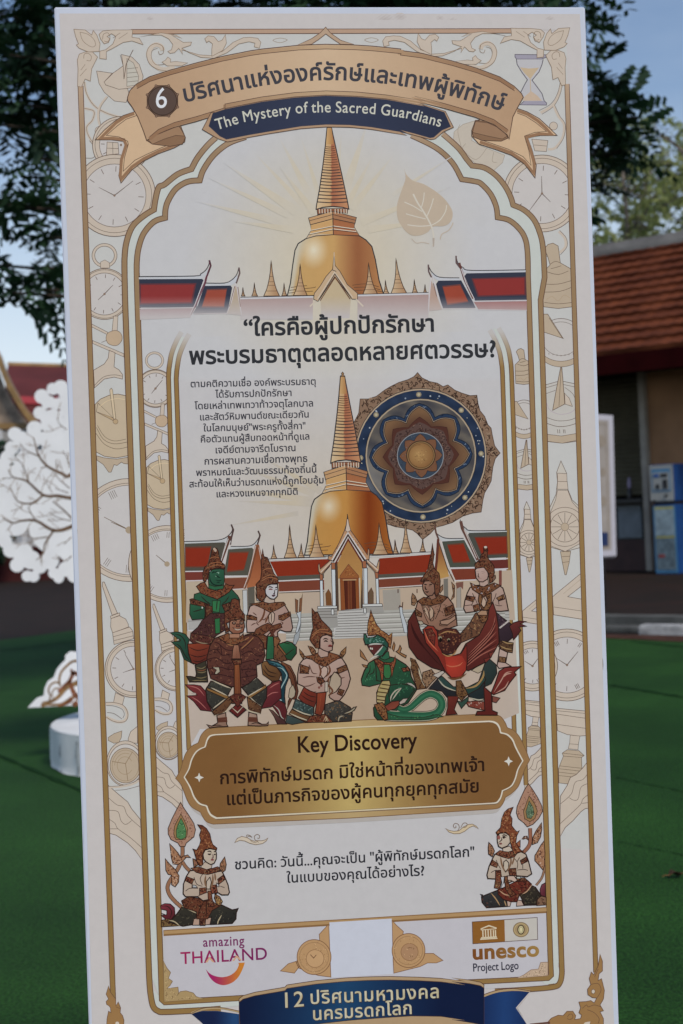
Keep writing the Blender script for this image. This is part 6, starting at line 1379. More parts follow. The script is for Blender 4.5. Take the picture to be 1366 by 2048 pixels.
A.f('a8927e', ze_("590,568 640,545 690,510 740,505 755,460 805,458 805,550"), o='7a6254', ow=1.1); filigree(A, ze_("610,565 700,520 745,510 760,465 803,462 803,550"), ['6d5444', 'bba68e'], 60, 3.6, .8, 6)
A.build()
# ------------------------------------------------------------------ footer ribbon
A = Art('footer_ribbon')
z = zt1
A.f('2b4264', z("725,742 800,722 900,722 1060,745 1060,900 870,900 800,805"), o='a08c70', ow=0.1)
def nv2(x, y): return mixc('16203f', '24436a', max(0, 1 - abs(x - 470) / 40))
A.f(nv2, z("727,742 800,725 900,725 1060,748 1060,880 850,880 800,805"), cut=14); A.l('9b8566', 4, z("725,738 800,712 880,702 960,708 1060,730"), sm=4); A.l('4a3426', 1.1, z("722,742 800,706 880,698 960,704 1060,725"), sm=4)
ze2 = ze_
def nv3(x, y): return mixc('17274c', '1f3a66', max(0, 1 - abs(x - 1010) / 55))
A.f(nv3, ze2("365,690 450,665 560,655 685,655 585,770 640,850 670,900 365,900"), cut=14); A.l('9b8566', 4.4, ze2("365,690 450,660 560,645 685,655"), sm=4); A.l('4a2a2e', 1.3, ze2("365,680 450,652 560,638 690,655"), sm=4)
A.f('9f9a98', ze2("690,660 600,770 640,840 590,770"))
top_ = zt1("1052,640 1080,618 1160,595 1366,560") + zq("150,545 350,515 550,497 700,490 850,487 1050,492 1200,500 1366,520") + ze2("150,565 270,580 345,595 368,612")
bot_ = ze2("368,905 300,890 150,865") + zq("1366,800 1200,775 1000,772 800,785 600,800 400,822 200,850") + zt1("1180,880 1062,905")
A.f('9b8367', top_ + ze2("368,930") + [(480, 2085)], o='4a3426', ow=1.3)
def nv1(x, y):
    u = (x - 480) / 490; return mixc('101a36', '1d3e5e', max(0, 1 - abs(u - .42) / .4))
A.f(nv1, [(x, y + 7.5) for x, y in top_] + [(x, y - 4) for x, y in bot_], cut=14)
A.l('4a3426', 1.2, [(x, y + 7) for x, y in top_])
A.f('9b8367', [(x, y - 4) for x, y in bot_] + [(482, 2092), (970, 2070)][::1]); A.l('3a2a20', 1.2, [(x, y - 4.5) for x, y in bot_])
fr = A.build()
TT = Art('footer_lettering', fr)
def emb(x, y): return mixc('b3ac98', 'a3977c', .5 + .5 * math.sin(x * .25 + y * .3))
for c_, dx, dy, bd_ in (('3c2f28', 1.2, 1.3, .55), (emb, 0, 0, .5)):
    text(TT, '12', [(571 + dx, 2015 + dy), (607.5 + dx, 2012 + dy)], c_, bd_ * .6, sp=.06, hscale=.98)
    text(TT, 'ปริศนามหามงคล', [(622 + dx, 2007.5 + dy), (877 + dx, 1995 + dy)], c_, bd_, sp=.045)
    text(TT, 'นครมรดกโลก', [(627 + dx, 2039.8 + dy), (822.8 + dx, 2027.3 + dy)], c_, bd_, sp=.03)
TT.build()
# ------------------------------------------------------------------ the painted guardians
OL = '2c1a16'
zA = Z(340, 1080, 5.391); zC = Z(700, 1200, 6.209); zD = Z(800, 1080, 5.254); zE = Z(310, 1590, 7.189); zF = Z(940, 1580, 7.876)
BR = ['2a1512', '2f1814', '7a583a', '3a1c16', '4a281e', '2a1512', '331a14', '7a5c40']
def shade(c0, c1, ang=0):                       # painted two-tone modelling inside a shape
    def mk(pts):
        xs = [p[0] for p in pts]; ys = [p[1] for p in pts]; a, b, c, d = min(xs), max(xs), min(ys), max(ys)
        def fn(x, y):
            u = (x - a) / max(1, b - a); v = (y - c) / max(1, d - c)
            return mixc(c0, c1, u * math.cos(R(ang)) + v * math.sin(R(ang)))
        return fn
    return mk
def S(A, z, col, st, sm=0, ow=1.1, fil=0, cols=None, c2=None, ang=60, size=4.2, o=OL):
    P = z(st); 
    if sm: P = cat(P, True, sm)
    ow *= 1.45
    if c2: A.f(shade(col, c2, ang)(P), P, o=o, ow=ow, cut=7)
    else: A.f(col, P, o=o, ow=ow)
    if fil: filigree(A, P, cols or BR, int(fil * 1.35), size * 1.15, 1.35, int(P[0][0] + P[0][1]))
    return P
def lines(A, z, col, w_, *sts, sm=4, taper=True):
    for s_ in sts: A.l(col, w_ * 1.5, z(s_), sm=sm, taper=taper)
def spot(A, z, col, st, rx, ry=None): 
    for p in z(st): A.f(col, ell(p[0], p[1], rx, ry, n=12))
# green giant in the rear at the left
A = Art('guardian_figure', k=.76, label='green skinned giant in a tall brown crown with folded hands')
S(A, zA, '2c5a46', "2,1000 60,990 110,995 165,1015 208,1070 192,1150 255,1340 150,1285 110,1180 60,1140 15,1098 95,1090 70,1050", c2='1f4032'); lines(A, zA, OL, 1.2, "30,1010 110,1030 160,1090 170,1180", "50,1110 110,1150 160,1240 230,1320", "60,1060 110,1075 100,1100"); spot(A, zA, 'a39a94', "85,1076", 2.2, 1.6)
S(A, zA, '2b5c42', "262,585 340,560 420,580 510,640 600,590 665,530 730,600 752,640 750,760 640,770 560,980 480,1050 430,860 380,720 250,690", c2='234a38')
S(A, zA, '2c6444', "215,690 250,672 330,690 372,705 380,790 372,850 240,862 212,800", sm=0, c2='214b36', ow=1.3); lines(A, zA, OL, 1.3, "245,775 300,760 350,745", "345,715 352,735 348,748"); spot(A, zA, 'b8b8b4', "348,728", 1.4, 2.4)
S(A, zA, '6e4028', "213,640 240,632 350,668 425,695 420,735 350,715 225,690", fil=22)
S(A, zA, '5f3524', "380,700 470,720 455,790 430,850 385,850", fil=12); S(A, zA, '5f3524', "560,700 740,640 755,740 600,790", fil=34)
S(A, zA, '2d7044', "455,655 542,655 532,780 460,770", ow=.8); S(A, zA, '4d2c2a', "440,790 590,790 612,960 470,1050 230,1000 300,940 345,868", fil=55); S(A, zA, '2a6a3e', "480,850 538,840 540,1000 490,1012", ow=.9)
S(A, zA, '5a3028', "225,1000 440,1040 480,1060 420,1135 250,1112 215,1085", fil=34); S(A, zA, '8f3d1f', "190,1122 300,1110 430,1125 440,1230 390,1305 300,1345 235,1325 200,1220", c2='63281c', ow=1.3); lines(A, zA, OL, 1.1, "195,1150 300,1190 420,1160", "205,1230 300,1260 420,1230", "240,1300 320,1310 390,1270")
lines(A, zA, '8d7a60', 1.4, "270,1085 340,1110 410,1115")
S(A, zA, '45402f', "270,1350 385,1300 398,1400 408,1530 212,1530 180,1470 215,1468 275,1480 285,1440", c2='332e26', ow=1.3); lines(A, zA, '7a6a48', 1.2, "285,1370 340,1385 388,1360", "290,1420 345,1430 392,1415", "280,1480 340,1488 400,1470", "235,1515 400,1512"); lines(A, zA, '7a4a2c', 1.4, "285,1395 345,1408 390,1390")
S(A, zA, '7b4226', "284,500 330,465 372,452 410,520 500,548 580,510 600,470 640,490 690,488 640,560 510,640 400,600 330,570", fil=50)
S(A, zA, '6b3a24', "450,110 475,80 505,90 520,120 530,180 555,240 588,265 590,310 500,300 425,330 395,420 385,450 360,440 355,350 375,290 412,270 438,190", fil=75)
for s_ in ("418,262 500,240 560,250", "400,300 500,268 588,285", "430,200 480,180 530,195"): A.l('9a6038', 1.4, zA(s_), sm=3)
spot(A, zA, 'b39a86', "478,98 490,112", 2.6, 3)
S(A, zA, '2f5f46', "412,420 425,350 460,318 530,310 584,318 588,400 584,470 570,512 480,528 420,515", c2='24503a', ow=1)
lines(A, zA, '15281f', 1.6, "430,370 432,430 470,480 540,490 570,470", "470,350 510,345 520,370", "490,380 530,400", "450,360 480,335", sm=3); lines(A, zA, '7aa08a', 1.3, "500,350 525,352 520,368", "490,385 500,398", sm=2); lines(A, zA, '15281f', 1.1, "490,430 530,440 560,430", "500,455 540,460", "510,400 545,405", sm=3); S(A, zA, '2a6040', "420,480 480,500 580,490 575,525 480,540 415,520", ow=.8)
lines(A, zA, OL, 1.2, "510,640 505,700 500,760", "330,600 390,660 440,690", "640,600 600,660 560,690")
A.build()
# white-faced deity with green and blue sash
A = Art('guardian_figure', k=.76, label='pale faced deity with green cloth and long blue sash')
S(A, zB, '7a4a2c', "420,1140 540,1200 600,1320 632,1500 610,1600 560,1590 500,1720 512,1620 570,1500 540,1360 480,1260", c2='5c3424'); lines(A, zB, OL, 1.1, "470,1160 560,1280 600,1420 600,1560"); S(A, zB, 'a3947e', "515,1570 530,1470 570,1420 600,1500 590,1560 550,1590", ow=.9)
S(A, zB, '722b2a', "320,1380 440,1380 410,1480 400,1600 470,1640 500,1740 470,1860 400,1780 330,1680 200,1705 250,1560", c2='5a2024'); lines(A, zB, '9a4a40', 1.3, "330,1420 290,1520 280,1640", "370,1420 330,1540 320,1640"); lines(A, zB, 'a39a90', 1.4, "340,1665 400,1720 430,1800 465,1830")
S(A, zB, '6a4a40', "285,1712 330,1730 390,1790 470,1850 495,1890 385,1890 345,1800", c2='4a2c2a')
S(A, zB, '2a6a42', "380,945 500,905 560,925 612,975 610,1050 548,1132 500,1120 460,1070", c2='21482f', ow=1.4); lines(A, zB, OL, 1.1, "490,1070 520,1040 590,990", "440,915 540,940"); S(A, zB, '85582f', "375,965 400,945 490,1060 470,1075", ow=.9)
S(A, zB, '7f5a32', "190,1150 260,1140 380,1220 430,1290 400,1372 320,1380 210,1300", c2='5d3d22'); lines(A, zB, OL, 1.2, "230,1180 280,1260 380,1290", "210,1230 280,1310 370,1330"); lines(A, zB, 'a39a88', 1.3, "155,1185 200,1165 235,1120")
S(A, zB, '21474f', "248,1120 390,1150 470,1205 515,1290 520,1340 480,1440 470,1560 480,1650 400,1600 390,1500 440,1380 430,1280 380,1215 290,1180", c2='183842', ow=1.3); lines(A, zB, '8fa5a5', 1.5, "380,1215 440,1230 490,1290 490,1340 430,1460 400,1560", "395,1590 440,1610"); lines(A, zB, '4a7a80', 1.2, "300,1150 420,1190 500,1290"); filigree(A, zB("260,1125 390,1160 440,1200 380,1210 290,1170"), ['3c6a78', '122a34'], 16, 4, .9, 3)
S(A, zB, '8a5a34', "340,850 392,850 420,900 380,960 470,1070 500,1130 430,1145 345,1125", c2='65402a', fil=12)
S(A, zB, '2b6d46', "270,845 335,848 345,980 340,1115 248,1122", c2='255a3c', ow=1.2)
S(A, zB, '6b3d26', "0,830 150,790 260,850 250,1000 160,960 60,900", fil=30)
S(A, zB, 'b2968a', "60,490 110,468 180,478 300,560 460,455 510,540 545,620 566,745 548,790 480,792 415,770 385,800 390,850 340,855 300,800 260,850 170,800 25,800 15,700 35,560", c2='a38478', ow=1.5, ang=20)
lines(A, zB, '5a3a30', 1.3, "70,720 100,700 130,690", "150,660 140,690 170,720", "420,720 450,690 420,670", "190,640 230,650 250,620", "90,560 140,600", "480,560 430,610", "150,780 210,740 250,700", sm=3)
S(A, zB, '7a4a2c', "20,600 60,592 140,622 140,655 20,645", fil=14); S(A, zB, '7a4a2c', "400,600 440,590 535,555 545,598 450,660 400,645", fil=18); lines(A, zB, '6b4028', 2.4, "225,500 230,560 200,640 150,690", "300,560 260,640 240,690", sm=3)
S(A, zB, 'b59d8c', "280,600 320,550 352,580 345,660 320,705 285,680", ow=1.1); lines(A, zB, OL, 1, "315,560 312,690")
S(A, zB, '6e4029', "130,760 200,720 270,690 330,720 420,690 440,740 330,790 300,770 210,830 100,830", fil=28); lines(A, zB, '5a3022', 2.6, "280,760 320,800 345,845", "370,760 330,810 300,845", sm=0, taper=False)
S(A, zB, '7a4a2e', "58,462 150,450 230,428 340,445 460,440 480,470 400,520 300,565 220,520 150,488", fil=44)
S(A, zB, 'b09c8e', "232,400 250,370 350,390 352,445 290,455 225,440", ow=.9)
S(A, zB, 'b9b4b6', "240,290 262,245 310,228 384,226 392,300 384,370 345,408 300,398 262,370 242,335", ow=1.5); 
lines(A, zB, OL, 1.5, "275,265 300,258 335,272", "355,272 385,262", sm=3); lines(A, zB, '7a3a34', 1.8, "280,292 305,286 330,294", sm=3); lines(A, zB, OL, 1.2, "355,296 382,290", "346,290 352,330 332,342", sm=3); lines(A, zB, '4a2430', 2.4, "318,356 336,366 362,355", sm=3); spot(A, zB, '3a2028', "345,342", 1.8, 1.6); lines(A, zB, OL, 1.2, "262,370 300,402 345,410", sm=3)
S(A, zB, '8f8a88', "112,260 135,300 185,345 150,330", ow=1); S(A, zB, 'a8a4a4', "118,300 140,390 175,430 140,420", ow=.8)
S(A, zH, '6e3f29', "988,345 1000,420 1035,430 1075,520 1100,590 1140,640 1146,690 1090,695 1040,705 1012,760 1020,830 980,878 930,840 922,700 968,650 978,560 972,460", fil=95)
for s_ in ("975,670 1050,630 1140,650", "985,640 1060,605 1120,615", "990,560 1040,540 1080,545"): A.l('a06840', 1.3, zH(s_), sm=3)
A.build()
# brown monkey warrior
A = Art('guardian_figure', k=.76, label='stocky brown armoured monkey warrior with spread legs')
S(A, zA, '7e2f30', "165,1560 260,1560 330,1572 392,1640 402,1750 455,1850 330,1835 255,1740 178,1680 295,1672 215,1615", c2='5c2026'); lines(A, zA, 'a8605a', 1.2, "190,1570 300,1600 370,1680", "230,1690 310,1740 400,1830"); spot(A, zA, 'a89a92', "255,1655", 5, 1.6)
S(A, zA, '7e2f30', "1045,1580 1100,1540 1190,1510 1200,1700 1090,1800 990,1815", c2='5a2026'); lines(A, zA, 'a8605a', 1.2, "1070,1600 1130,1560 1180,1540", "1040,1690 1100,1650 1170,1640")
S(A, zA, '44423a', "440,1520 560,1545 665,1590 600,1720 470,1845 400,1740 385,1610", c2='34322e', ow=1.4, fil=26, cols=['565448', '2a2824']); S(A, zA, '44423a', "775,1590 930,1480 1045,1590 1040,1700 990,1800 865,1700", c2='33302c', ow=1.4, fil=22, cols=['565448', '2a2824'])
for s_ in ("395,1590 640,1690 625,1720 400,1620", "830,1690 1030,1560 1040,1590 850,1715"): S(A, zA, '85602f', s_, ow=1)
for s_ in ("450,1510 560,1560 660,1600", "780,1580 930,1490"): lines(A, zA, 'b3a48c', 1.7, s_)
lines(A, zA, 'b3a48c', 1.6, "440,1590 620,1680", "830,1690 1000,1590", "460,1820 600,1710", "860,1690 930,1760 985,1790")
S(A, zA, '7d5530', "455,1850 640,1690 670,1740 600,1860 480,1890", c2='5a3a26', fil=14); S(A, zA, '7d5530', "830,1690 990,1800 975,1870 850,1840", c2='5a3a26', fil=14); lines(A, zA, 'b5a68e', 1.8, "470,1895 590,1860 670,1755", "780,1765 850,1840 975,1872")
S(A, zA, 'a08474', "505,1890 600,1860 612,1985 625,2010 520,2012 430,2025 400,1990 450,2005 515,1970", c2='8a6a58', ow=1.3); S(A, zA, 'a08474', "850,1855 935,1880 945,1960 990,1985 1040,1985 1062,1960 1055,2000 960,2005 840,2000", c2='8a6a58', ow=1.3)
for s_ in ("515,1930 615,1920", "515,1955 618,1948", "840,1920 940,1925", "838,1945 945,1950"): lines(A, zA, '5f3526', 3.2, s_, sm=0, taper=False)
lines(A, zA, OL, 1.2, "440,2010 500,1995 560,2000", "870,1985 930,1970 1000,1995")
S(A, zA, '70241f', "640,1840 730,1760 822,1830 728,1912", c2='58201e', ow=1.3); lines(A, zA, 'b3a48c', 1.4, "650,1790 728,1860 810,1770", sm=0)
P = S(A, zA, '643a2b', "480,1060 560,1030 625,1010 645,1050 755,1040 880,1020 950,1045 1005,1110 1025,1240 1000,1320 930,1350 940,1470 860,1540 770,1590 660,1580 545,1540 440,1490 405,1370 398,1270 430,1140", c2='56302a', ow=1.4)
filigree(A, P, ['3a1f1c', '4a2822', '8a5a40', '5a3024', '35191a'], 260, 6.5, 1.4, 4)
for s_ in ("420,1200 500,1180 560,1240 640,1230", "400,1290 500,1270 600,1330 690,1320", "420,1390 540,1370 640,1400 690,1390", "440,1450 540,1450 680,1480", "770,1240 860,1200 940,1250 1010,1230", "760,1330 880,1300 940,1330", "770,1400 860,1390 930,1400", "770,1480 850,1470 930,1450", "480,1100 540,1130 560,1240", "900,1060 850,1120 780,1180", "540,1130 600,1180 670,1190"): A.l('35191a', 1.7, zA(s_), sm=4)
for s_ in ("600,1060 680,1110 760,1100 850,1050", "770,1170 840,1110 900,1050", "560,1070 640,1130 690,1130"): A.l('94663f', 2.2, zA(s_), sm=4)
S(A, zA, 'a3745a', "690,1130 740,1130 765,1280 668,1280 675,1190", c2='80503c'); lines(A, zA, OL, 1, "717,1140 715,1275", sm=0)
S(A, zA, 'a39884', "455,1370 530,1370 540,1420 500,1450 480,1440 500,1400", ow=1); S(A, zA, '8f5128', "692,1335 750,1322 768,1670 775,1760 665,1760 692,1660", c2='6e3a20', ow=1.3); lines(A, zA, 'ad7440', 1.3, "720,1350 725,1660", sm=0); S(A, zA, '6b3a26', "660,1290 770,1290 770,1335 690,1345", fil=14); S(A, zA, '5e2c22', "640,1690 690,1660 770,1660 820,1690 730,1800", fil=22)
S(A, zA, '7c4a2c', "520,1050 630,1000 650,1050 755,1045 790,1010 800,1090 700,1130 600,1110", fil=34)
S(A, zA, '6b3b26', "665,640 700,630 742,650 762,750 802,800 805,870 640,880 610,900 640,980 600,1000 585,900 588,780 640,752", fil=70)
S(A, zA, 'a3745a', "640,890 660,865 790,848 805,930 790,990 740,1010 680,1008 640,975", c2='85543e', ow=1.3)
for c_ in ("690,895", "770,895"): spot(A, zA, '2a1614', c_, 4.2, 3.4)
spot(A, zA, 'a88874', "692,893 772,893", 2.2, 1.8); spot(A, zA, '1a0d0c', "693,894 773,894", 1.1); lines(A, zA, OL, 1.6, "665,870 700,862 725,880", "745,880 775,862 800,870", "670,935 710,965 760,955 790,930", sm=3); lines(A, zA, 'b0a090', 1.5, "690,955 730,968 770,955", sm=3); S(A, zA, '7a4838', "720,905 745,905 750,935 715,935", ow=.9); S(A, zA, 'a3745a', "640,1010 755,1010 750,1055 640,1055", ow=.8)
A.build()
# kneeling deity
A = Art('guardian_figure', k=.76, label='kneeling bare chested deity in a pointed brown crown')
S(A, zB, '4b4741', "950,1660 1110,1605 1250,1690 1275,1760 1262,1855 940,1872 945,1760", c2='37332f', ow=1.4, fil=40, cols=['6a6255', '2a2522', '7a5a38']); S(A, zB, '4b4741', "1180,1770 1290,1690 1325,1682 1300,1725 1240,1760", ow=1.2); lines(A, zB, '9c8f78', 1.6, "1180,1765 1260,1735 1310,1690", "1110,1860 1120,1810 1170,1790")
S(A, zB, '42504e', "600,1590 820,1690 815,1800 690,1770 560,1712", c2='33403f', ow=1.4, fil=30, cols=['5f7470', '25302f']); S(A, zB, '7a5430', "555,1715 690,1775 810,1805 740,1872 520,1770", c2='5b3c24'); lines(A, zB, 'b0a48c', 1.6, "565,1700 690,1760 810,1790", "530,1760 640,1810 760,1850"); S(A, zB, '42504e', "500,1780 620,1820 715,1868 560,1895 480,1875", c2='37413f')
S(A, zB, '6a3420', "720,1872 780,1790 960,1770 1045,1865", fil=34)
for s_ in ("925,1862 960,1800 1000,1860", "950,1866 965,1830 985,1862"): lines(A, zB, 'ad9270', 1.6, s_, sm=0)
P = S(A, zB, 'b3978b', "688,1125 730,1105 790,1120 950,1200 1090,1110 1150,1105 1205,1190 1235,1280 1252,1350 1225,1450 1180,1540 1120,1612 1060,1612 1005,1575 1000,1540 1085,1500 1140,1420 1142,1340 1090,1270 1015,1320 960,1400 955,1510 850,1525 750,1490 690,1440 625,1410 625,1300 645,1180", c2='a38476', ow=1.6, ang=70)
S(A, zB, 'a8947f', "1060,1270 1100,1290 1140,1340 1140,1420 1080,1505 1010,1540 1000,1420 1020,1330", ow=1.2)
lines(A, zB, '5a3a30', 1.3, "770,1190 800,1280 860,1290", "680,1340 760,1325 850,1330", "690,1440 760,1435 840,1400", "1100,1290 1140,1340 1190,1330", "760,1180 770,1250", "740,1470 800,1510 850,1500", sm=3); spot(A, zB, '7a4a40', "880,1455 905,1432", 2.6)
S(A, zB, '7a4a2c', "660,1180 760,1215 755,1290 650,1285", fil=24); S(A, zB, '7a4a2c', "1090,1230 1195,1185 1225,1240 1110,1290", fil=22); S(A, zB, '7a4a2c', "1120,1470 1180,1490 1150,1555 1095,1530", fil=14)
S(A, zB, 'b59a8c', "900,1240 945,1190 985,1230 975,1300 930,1350 900,1310", ow=1.1); S(A, zB, '6e4029', "850,1330 910,1340 950,1380 900,1420 860,1390", fil=14); lines(A, zB, '6b4028', 2.4, "870,1170 900,1260 880,1330", "990,1180 1010,1260 960,1330", "960,1390 1000,1440 1040,1500 980,1560", "1000,1320 975,1440", sm=3); S(A, zB, 'b0a294', "950,1390 985,1385 985,1505 948,1505", ow=.8)
S(A, zB, '83311e', "700,1450 760,1490 860,1525 850,1610 822,1692 700,1640 632,1580", c2='64261a'); lines(A, zB, OL, 1.1, "690,1500 760,1550 850,1570", "660,1540 750,1600 835,1630"); S(A, zB, '923d1e', "855,1520 965,1508 950,1640 935,1720 900,1790 830,1765 850,1640", c2='70301c', ow=1.3); lines(A, zB, 'b06838', 1.3, "905,1530 880,1740", sm=0)
S(A, zB, '7c4a2c', "690,1085 780,1075 870,1040 1000,1035 1110,1070 1135,1095 1040,1150 960,1205 920,1200 850,1165 790,1120", fil=60)
S(A, zB, '8f653c', "645,998 690,1050 710,1085 690,1115 655,1060", fil=6); S(A, zB, '8f653c', "1202,972 1195,1045 1160,1095 1120,1085 1140,1030", fil=8); S(A, zB, '8a5a38', "750,962 800,975 840,1020 830,1075 790,1050", fil=10)
S(A, zB, 'ab8e80', "870,1000 910,980 990,1030 985,1085 900,1100 868,1060", ow=.9)
S(A, zB, 'b3978a', "892,875 920,838 975,828 1030,850 1038,890 1052,925 1040,960 1036,1010 985,1032 925,1008 890,985", c2='a58578', ow=1.4)
lines(A, zB, OL, 1.5, "925,885 955,872 990,885", sm=3); lines(A, zB, OL, 1.8, "935,910 960,900 985,912", sm=3); lines(A, zB, OL, 1.2, "1010,890 1045,925 1030,940", "1015,880 1032,876", sm=3); lines(A, zB, '7a2c2c', 3.0, "985,968 1012,958 1036,970", sm=3); lines(A, zB, OL, .9, "985,968 1012,968 1036,972", sm=3)
S(A, zB, '9c8a78', "828,890 880,945 865,950", ow=.9)
S(A, zB, '6c3c26', "795,515 830,560 862,560 905,650 955,700 1000,745 1032,790 1036,845 960,820 900,855 880,920 885,990 840,985 790,920 768,880 790,800 808,740 798,640", fil=95)
for s_ in ("790,870 860,800 960,800 1030,820", "800,830 880,770 990,770"): A.l('a06a40', 1.4, zB(s_), sm=3)
A.build()
# green naga
A = Art('guardian_figure', k=.76, label='green serpent figure with coiled tail and golden crest')
def tailpath(): return cat(zC("430,1430 560,1440 700,1442 850,1445 980,1438 1085,1400 1140,1310 1110,1215 1010,1165 915,1195 830,1265 750,1335 670,1362 600,1340"), False, 6)
S(A, zC, '2a5a3a', "235,780 300,740 420,690 560,720 690,800 745,860 760,950 800,1030 830,1110 720,1280 620,1330 500,1490 340,1490 300,1440 290,1340 340,1280 330,1150 380,1040 230,1072 150,1060 140,980 175,880", c2='1f4430', ow=1.5)
S(A, zC, '2e6a44', "235,780 300,745 320,830 330,1000 390,1010 380,1040 240,1075 150,1060 138,1000 175,890", c2='245038', ow=1.3); filigree(A, zC("180,900 320,900 380,1030 170,1050"), ['1f4430', '4a8a60'], 18, 5, 1, 3); lines(A, zC, OL, 1.3, "250,800 245,880 215,930 190,1000", "300,840 290,900 230,930", sm=3)
S(A, zC, '255038', "490,1060 640,1040 760,1060 800,1120 720,1230 560,1270 500,1280 480,1180", c2='1c3c2c'); filigree(A, zC("600,820 740,880 760,1000 800,1090 640,1180 520,1240 560,960"), ['1a3a2a', '3c7a54', '2f6848'], 46, 5.5, 1.1, 2)
lines(A, zC, 'a89f8c', 1.7, "505,1260 510,1200 560,1130 640,1090", "525,1240 580,1160 640,1090", "690,1035 760,1040 820,1100"); S(A, zC, 'a39c92', "695,1032 760,1030 800,1060 820,1105 770,1070", ow=.8)
A.l(OL, 23.5, tailpath(), w1=15); A.l('b0a48e', 21, tailpath(), w1=12.6); A.l('255a40', 18.6, tailpath(), w1=10.6); A.l('2f6a4a', 7, tailpath(), w1=3)
S(A, zC, '28583c', "430,1400 620,1450 900,1460 1080,1420 1160,1450 900,1482 420,1492", ow=.8); filigree(A, zC("500,1440 800,1440 1100,1410 1140,1440 800,1480 450,1485"), ['1b3d2a', '5a8a4a'], 26, 4, 1, 6)
S(A, zC, 'a08d52', "400,1005 490,1000 502,1050 470,1140 440,1200 430,1290 330,1270 330,1180 350,1090", c2='a89466')
for s_ in ("390,1045 495,1060", "365,1090 480,1110", "345,1140 465,1155", "335,1190 445,1205", "330,1235 435,1250"): lines(A, zC, '4a3218', 1.5, s_, sm=0, taper=False)
S(A, zC, '85552c', "300,1300 400,1270 450,1330 470,1480 420,1490 350,1400", fil=34); S(A, zC, '6e3226', "430,1320 520,1260 610,1250 610,1300 560,1350 470,1375", c2='83402c'); S(A, zC, 'a8988c', "610,1270 660,1225 720,1220 680,1275 620,1300", ow=.9)
S(A, zC, '2f6a3c', "418,800 500,800 512,920 490,975 440,975 415,930", ow=1.1)
S(A, zC, '8b4a28', "300,745 340,725 420,775 500,780 540,760 560,690 570,760 540,860 520,960 505,850 490,800 420,800 410,990 390,1000 370,880", fil=44); S(A, zC, '8b4a28', "640,850 720,830 740,880 660,890", fil=8)
S(A, zC, '2a6044', "370,690 420,640 480,640 490,720 430,745 380,725", ow=1); 
for s_ in ("125,615 160,660 220,760 180,740 130,700", "150,800 200,810 220,840 170,830", "520,600 545,520 560,560 545,640", "570,640 600,620 620,560 640,600 620,650 700,690 690,720 640,690"): S(A, zC, '94683f', s_, ow=1.1)
S(A, zC, '8d5a30', "258,120 268,160 292,220 320,290 380,370 430,400 480,440 522,410 515,520 500,600 470,560 440,480 330,430 225,445 215,400 222,290", fil=80, cols=['4a2418', 'b08a50', 'a87440', '5a2c1c'])
S(A, zC, '2c5e4a', "172,420 195,420 215,470 300,460 340,430 420,470 475,540 470,620 400,700 380,660 420,560 330,550 240,550 190,555 170,490", c2='23493d', ow=1.4); filigree(A, zC("190,470 330,440 460,540 440,600 330,545 200,540"), ['16302a', '5a8a80', '7fa59a'], 26, 4.5, 1, 9)
S(A, zC, '5a2a28', "215,560 300,550 400,555 360,620 300,690 260,640 235,600", ow=1.2); S(A, zC, '2c5e4a', "300,690 350,640 420,560 460,600 400,690 340,705", ow=1); lines(A, zC, 'b5b0a8', 1.8, "230,560 300,545 400,548", "300,690 350,640 410,570", "240,745 300,705 355,690"); spot(A, zC, 'c0bbb0', "255,600 275,605", 1.4, 2.2)
A.build()
# rear deity at the right, red bird's rider
A = Art('guardian_figure', k=.76, label='deity with a thin spired crown riding behind the red bird')
P = S(A, zD, 'a27c68', "185,650 240,615 330,590 500,600 555,670 590,790 600,900 420,960 280,890 170,850 160,740", c2='8a6450', ow=1.5)
for s_ in ("230,690 260,800 300,880", "330,640 320,740 320,850", "360,760 350,840 320,850", "440,640 410,740 370,830", "560,780 500,820 440,840", "430,850 500,840 570,830", "420,870 420,900 500,900"): A.l(OL, 1.3, zD(s_), sm=3)
S(A, zD, 'b0937c', "245,680 290,730 310,840 260,760", ow=.9); S(A, zD, 'b0937c', "320,690 352,740 350,800 318,840 305,760", ow=1); S(A, zD, '9f7c66', "420,850 520,830 580,790 585,830 500,890 430,885", ow=1.1); S(A, zD, 'a39886', "178,850 230,850 250,880 210,895", ow=.9)
S(A, zD, '6e4228', "160,720 230,770 225,810 165,790", fil=12); S(A, zD, '6e4228', "460,720 560,680 580,760 480,800", fil=24); filigree(A, zD("350,640 560,660 580,800 460,820 360,780"), BR, 40, 5, 1, 2); filigree(A, zD("190,660 320,640 320,760 240,780"), BR, 22, 5, 1, 5)
S(A, zD, '74482b', "185,640 250,600 320,620 400,570 500,600 440,660 330,690 230,680", fil=44); S(A, zD, '8a6450', "300,590 360,560 380,610 330,630", ow=.8)
for s_ in ("120,600 130,560 160,590 180,640 150,690 120,680", "540,440 575,480 570,600 530,640 560,560"): S(A, zD, '8a6648', s_, fil=9, ow=.9)
S(A, zD, '9c7460', "236,470 260,432 310,428 358,462 366,540 340,580 290,590 258,560 240,520", c2='84604e', ow=1.3); lines(A, zD, OL, 1.6, "250,465 285,470", "300,475 340,462", "262,480 268,515 285,520", "262,540 285,548 300,538", sm=3); lines(A, zD, OL, 2, "300,488 325,482", "255,485 270,488", sm=0)
S(A, zD, '6e412a', "340,35 348,100 358,150 345,240 360,300 410,350 422,430 418,540 390,590 368,570 362,470 300,425 235,440 215,430 250,370 290,320 305,240 325,150", fil=85); S(A, zD, '8a6448', "420,500 450,470 450,520 420,560", ow=.9)
A.build()
A = Art('guardian_figure', k=.76, label='deity with a knobbed crown kneeling at the far right with folded hands')
